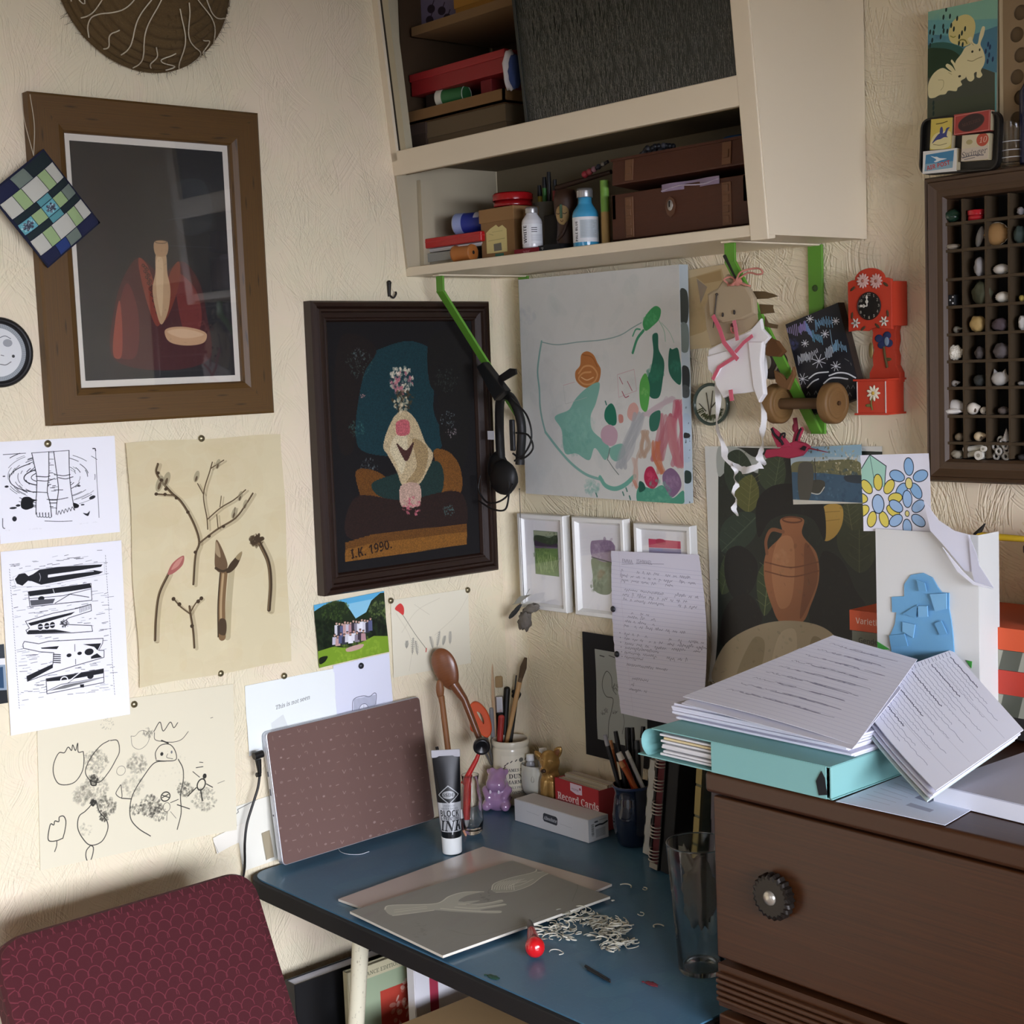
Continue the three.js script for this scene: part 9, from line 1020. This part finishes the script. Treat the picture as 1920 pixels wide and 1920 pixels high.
{ const t = thing('dark_box', 'dark wooden box standing on the books at the right edge', 'box', V(1.3, 1.2575, 0.1)); obj('body', box(0.17, 0.1, 0.13, 0.02, 0.05, 0, 0.003), M('#2a1a10', 0.5), t); obj('lid', box(0.176, 0.012, 0.136, 0.02, 0.104, 0, 0.003), M('#352115', 0.5), t); const f = thing('dried_flowers', 'sprig of dried yellow flowers lying on the dark box', 'flowers', V(1.29, 1.369, 0.12)); obj('blossom', lump(1, 0.03, 0.012, 0.014, 0.5, 3, 4, 31).translate(0, 0.012, 0), M('#7d6a1e', 0.95), f); obj('stem', rod(V(-0.03, 0.003, 0), V(0.05, 0.004, 0), 0.0015, 0.0012, 6), M('#5a4e1e', 0.9), f); const p = thing('pencil', 'yellow pencil with a black tip sticking up behind the folded paper', 'pencil', V(1.235, 1.37, 0.13)); const a = at(R(0.13), 1831, 1004), b = at(R(0.13), 1847, 982); obj('barrel', rod(V(0, 0, 0), a.clone().sub(p.position), 0.004, 0.0055, 8), M('#d8b22a', 0.5), p); obj('tip', rod(a.clone().sub(p.position), b.sub(p.position), 0.0055, 0.001, 8), M('#17150f', 0.6), p); }
{ // white card with blue paper creature, flower drawing, folded paper
  const Zc = 0.24, p = pic('white_card', 'tall white card standing on the chest with a blue cut-paper creature glued on', 'card', R(Zc), [[1641, 985], [1836, 1010], [1836, 1330], [1648, 1312]]); obj('front', box(p.w, p.h, 0.0012, 0, 0, 0), M('#dededa', 0.85), p.g); obj('back_leaf', box(0.0012, p.h, 0.05, p.w / 2, 0, -0.025), M('#d2d2ce', 0.85), p.g);
  const z4 = ([x, y]) => p.P(1560 + x / 4, 820 + y / 4), S = (q, d) => ext(q.map(z4), d), bl = M('#6fa9d2', 0.7);
  obj('creature', move(S([[550, 1100], [600, 1030], [690, 1015], [760, 1050], [800, 1120], [830, 1160], [885, 1165], [885, 1280], [900, 1360], [915, 1480], [930, 1700], [460, 1680], [445, 1480], [480, 1400], [492, 1310], [460, 1310], [455, 1195], [550, 1190]], 0.002), 0, 0, 0.001), bl, p.g); [[[545, 1320], [660, 1250], [645, 1350]], [[665, 1260], [735, 1260], [740, 1340], [670, 1345]], [[660, 1060], [720, 1085], [735, 1150], [680, 1150]], [[545, 1380], [640, 1400], [625, 1500], [545, 1450]], [[790, 1390], [840, 1370], [885, 1470], [830, 1480]], [[760, 1170], [885, 1165], [885, 1280], [800, 1300]], [[445, 1480], [560, 1470], [585, 1560], [460, 1570]]].forEach((q, i) => obj('paper_piece', move(S(q, 0.0018), 0, 0, 0.004 + 0.0015 * (i % 3)), M(i % 2 ? '#7fb6dc' : '#68a1ca', 0.7), p.g)); for (const q of [[[345, 1530], [440, 1590], [350, 1590]], [[1010, 1670], [1055, 1680], [1050, 1730]]]) obj('leaf', move(S(q, 0.0012), 0, 0, 0.001), M('#3f9a3c', 0.7), p.g);
  paper('flower_drawing', 'coloured drawing of blue and yellow flowers tucked behind the white card', 'drawing', R(Zc - 0.006), [[1597, 841], [1747, 864], [1745, 1000], [1640, 992]], 0, (a) => { a.zoom(1560, 820, 4); const K = '#1c2230'; a.fill('#a5d3c0', [[215, 250], [290, 130], [410, 215], [400, 370], [300, 380], [225, 330]], false).line(K, 6, [[215, 250], [290, 130], [410, 215], [400, 370]], false).line(K, 3, [[290, 135], [330, 370]], false); const fl = (u, v, r, n, c, pr) => { for (let i = 0; i < n; i++) { const b = i / n * 6.283 - 1.57; const x = u + Math.cos(b) * r, y = v + Math.sin(b) * r * 1.1; a.dot(c, x, y, pr, pr * 0.62, b).ring(K, 6, x, y, pr, pr * 0.62, b); } }; fl(580, 320, 92, 5, '#8db6dd', 66); a.dot('#e3d78a', 580, 345, 30, 42).ring(K, 6, 580, 345, 30, 42); fl(350, 480, 130, 9, '#e0cf5e', 62); a.dot('#a9c6e6', 350, 500, 52, 72).ring(K, 7, 350, 500, 52, 72); fl(568, 570, 98, 6, '#9fc0e4', 64); a.dot('#e3d78a', 568, 572, 18, 22).ring(K, 5, 568, 572, 18, 22); }, { bg: '#e6e6f0', ppm: 3200 });
  const t = thing('folded_paper', 'white sheet folded into a pointed paper dart hanging over the card corner', 'paper', at(R(Zc + 0.012), 1790, 1020)), q4 = (pts, z) => { const g = ext(pts.map(([x, y]) => { const w = at(R(Zc + 0.012), 1560 + x / 4, 820 + y / 4).sub(t.position); return [w.x, w.y]; }), 0.001); return g.translate(0, 0, z); }; obj('wing', q4([[690, 470], [800, 620], [920, 700], [1035, 730], [1065, 1010], [1000, 1000], [850, 820], [740, 700]], 0), M('#dedeea', 0.9), t); obj('fold', q4([[1035, 730], [1095, 870], [1115, 960], [1225, 1130], [1080, 1080], [1060, 1000]], 0.003), M('#cfcfdc', 0.9), t); obj('edge', q4([[850, 820], [1000, 1000], [1080, 1075], [1225, 1135], [1080, 1100], [960, 1000]], 0.006), M('#e8e8f2', 0.9), t);
}
// ---------- headphones on a clip ----------
{ const Zh = 0.1, c = at(R(Zh), 945, 790), P = (x, y, z = 0) => { const p = at(R(Zh), x, y).sub(c); return V(p.x, p.y, z); }, blk = M('#131314', 0.5), t = thing('headphones', 'black headphones with looped cable hanging from the left green bracket', 'headphones', c);
  obj('headband', [tube([P(925, 870, -0.02), P(922, 800, -0.02), P(940, 745), P(965, 745, 0.01), P(984, 790, 0.01), P(982, 870, 0.01)], 0.009, 40, 10)], blk, t); obj('ear_cup', lump(1, 0.036, 0.034, 0.018, 0.06, 1, 3, 1).translate(...P(948, 895, 0.005).toArray()), M('#0f0f10', 0.55), t); obj('ear_cup', lump(1, 0.022, 0.034, 0.02, 0.06, 1, 3, 4).translate(...P(920, 880, -0.02).toArray()), blk, t); obj('slider', box(0.012, 0.06, 0.006, 0, 0, 0, 0.002).translate(...P(974, 815, 0.018).toArray()), M('#26272a', 0.4), t);
  obj('cable', [[[975, 745], [1008, 780], [1017, 820], [1004, 850], [988, 862]], [[985, 810], [1010, 815], [1020, 838], [1000, 858], [985, 848]], [[918, 890], [916, 915], [935, 940], [970, 930], [984, 905]], [[916, 938], [945, 953], [968, 952], [976, 925], [978, 900]]].map((q) => tube(q.map(([x, y], i) => P(x, y, 0.024 + 0.002 * i)), 0.0019, 40, 6)), blk, t); obj('label', box(0.02, 0.017, 0.0006).translate(...P(922, 816, 0.002).toArray()), M('#cfd0d6', 0.7), t);
  const k = thing('bulldog_clip', 'black metal bulldog clip gripping the green bracket above the headphones', 'clip', at(R(0.125), 935, 712)), Q = (x, y) => { const p = at(R(0.125), x, y).sub(k.position); return [p.x, p.y]; }; obj('jaw', ext([[906, 688], [916, 681], [956, 732], [938, 748]].map(([x, y]) => Q(x, y)), 0.014, 0.002), M('#19191a', 0.35), k); const s = shape([[936, 706], [958, 691], [968, 692], [970, 701], [942, 716]].map(([x, y]) => Q(x, y))), h = new THREE.Path(); h.absarc(...Q(961, 698), 0.003, 0, 6.3); s.holes.push(h); obj('handle', ext(s, 0.003, 0.0005), M('#1d1b19', 0.35), k); }
// ---------- chair and things under the desk ----------
{ const fab = tileTex(512, (x, n) => { x.fillStyle = '#420d15'; x.fillRect(0, 0, n, n); x.lineCap = 'round'; for (let j = 0; j < 10; j++) for (let i = 0; i < 8; i++) { const cx = (i + (j % 2) / 2) * n / 8 + rr(-6, 6), cy = j * n / 10 + rr(-5, 5), r = n / 15; wrapStroke(x, n, () => { x.strokeStyle = '#64232d'; x.lineWidth = 4; x.beginPath(); for (let k = 0; k <= 8; k++) { const a = Math.PI * (k / 8) + Math.PI; x[k ? 'lineTo' : 'moveTo'](cx + Math.cos(a) * r * (1 + 0.08 * (k % 2)), cy + Math.sin(a) * r * 1.15); } x.stroke(); }); } for (let i = 0; i < 6000; i++) { x.globalAlpha = 0.12; x.fillStyle = rnd() < 0.5 ? '#2c070d' : '#8f4450'; x.fillRect(rnd() * n, rnd() * n, 1.5, 1.5); } x.globalAlpha = 1; });
  const fm = new THREE.MeshStandardMaterial({ map: rep(fab, 6, 6), bumpMap: rep(fab, 6, 6), bumpScale: 0.002, roughness: 0.95 }), t = thing('desk_chair', 'chair with a patterned maroon upholstered back in front of the left wall', 'chair', V(0.42, 0, 1.005)), a = V(0.234, 0.838, 1.005), d = V(0.112, -0.214, 0).normalize(), b = a.clone().addScaledVector(d, 0.42), mid = a.clone().add(b).multiplyScalar(0.5);
  const g = ext(roundRect(0.4, 0.41, 0.035), 0.03, 0.014, 10); g.translate(0, 0, -0.036); const m = obj('backrest', g, fm, t); m.quaternion.setFromRotationMatrix(new THREE.Matrix4().makeBasis(V(0, 0, -1), d.clone().negate(), V(0, 0, -1).cross(d.clone().negate()))); m.position.copy(mid).sub(t.position);
  obj('seat', box(0.44, 0.07, 0.44, 0.19, 0.43, 0, 0.03), fm, t); for (const [x, z] of [[0, 0.19], [0, -0.19], [0.38, 0.19], [0.38, -0.19]]) obj('leg', rod(V(x, 0.4, z), V(x + (x ? 0.02 : -0.03), 0, z * 1.08), 0.014, 0.012, 12), M('#2a2725', 0.5), t); obj('frame', [-0.15, 0.15].map((z) => rod(V(0.0, 0.4, z), b.clone().sub(t.position).setZ(z), 0.011, 0.011, 10)), M('#2a2725', 0.5), t); }
{ const crate = thing('storage_crate', 'cardboard storage crate under the desk carrying books', 'crate', V(0.24, 0, 0.42)); obj('body', box(0.42, 0.34, 0.46, 0, 0.17, 0, 0.003), M('#8a6a42', 0.9), crate); obj('rim', box(0.426, 0.03, 0.466, 0, 0.324, 0), M('#94734a', 0.9), crate);
  const bk = (label, x, z0, z1, y1, th, cover, pg, m) => { const t = thing('book', label, 'book', V(x, 0.3395, (z0 + z1) / 2)), w = z1 - z0, h = y1 - 0.3395; obj('cover', [box(0.0025, h, w, th / 2, h / 2, 0), box(0.0025, h, w, -th / 2, h / 2, 0), box(th, h, 0.0025, 0, h / 2, w / 2)], cover, t); obj('pages', box(th - 0.003, h - 0.004, w - 0.005, 0, h / 2, -0.001), pg, t); if (m) obj('cover_print', move(turn(new THREE.PlaneGeometry(w, h), 0, Math.PI / 2, 0), th / 2 + 0.0018, h / 2, 0), m, t); };
  bk('large black art book with white pages under the desk', 0.075, 0.42, 0.635, 0.556, 0.03, M('#0e0e10', 0.5), M('#d9d9e2', 0.9)); bk('sage green book with a red panel and small title under the desk', 0.14, 0.36, 0.56, 0.571, 0.012, M('#b3ac8c', 0.7), M('#d6cfb8', 0.9), localArt(0.2, 0.23, (a) => { a.fill('#9aa98a', [[0.12, 0.1], [1, 0.1], [1, 1], [0.12, 1]], false).fill('#b23a28', [[0.34, 0.24], [1, 0.24], [1, 0.85], [0.34, 0.85]], false).text('DANCE EDITION', 0.16, 0.06, 0.0105, '#3f4536', 'serif'); a.blotch('#e3cfc0', 0.66, 0.42, 0.2, 40, 0.006, 0.8); }, { bg: '#c2ba98' })); bk('white folder with a crimson stripe standing under the desk', 0.2, 0.3, 0.46, 0.62, 0.02, M('#e4e2e6', 0.7), M('#e6e4e8', 0.9), localArt(0.16, 0.28, (a) => { a.fill('#a8324a', [[0.2, 0], [0.32, 0], [0.32, 1], [0.2, 1]], false); }, { bg: '#e4e2e6' }));
  const f = thing('expanding_file', 'brown kraft expanding file with pleated sides under the desk', 'file', V(0.36, 0.34, 0.45)); obj('flap', box(0.2, 0.003, 0.3, 0.01, 0.17, 0.02).rotateZ(-0.12), M('#9a7c52', 0.85), f); for (let i = 0; i < 8; i++) obj('pleat', box(0.016, 0.15, 0.24, -0.07 + i * 0.02, 0.075, 0.02), M(i % 2 ? '#a58a5e' : '#8d7349', 0.9), f); }
renderer.render(scene, camera);
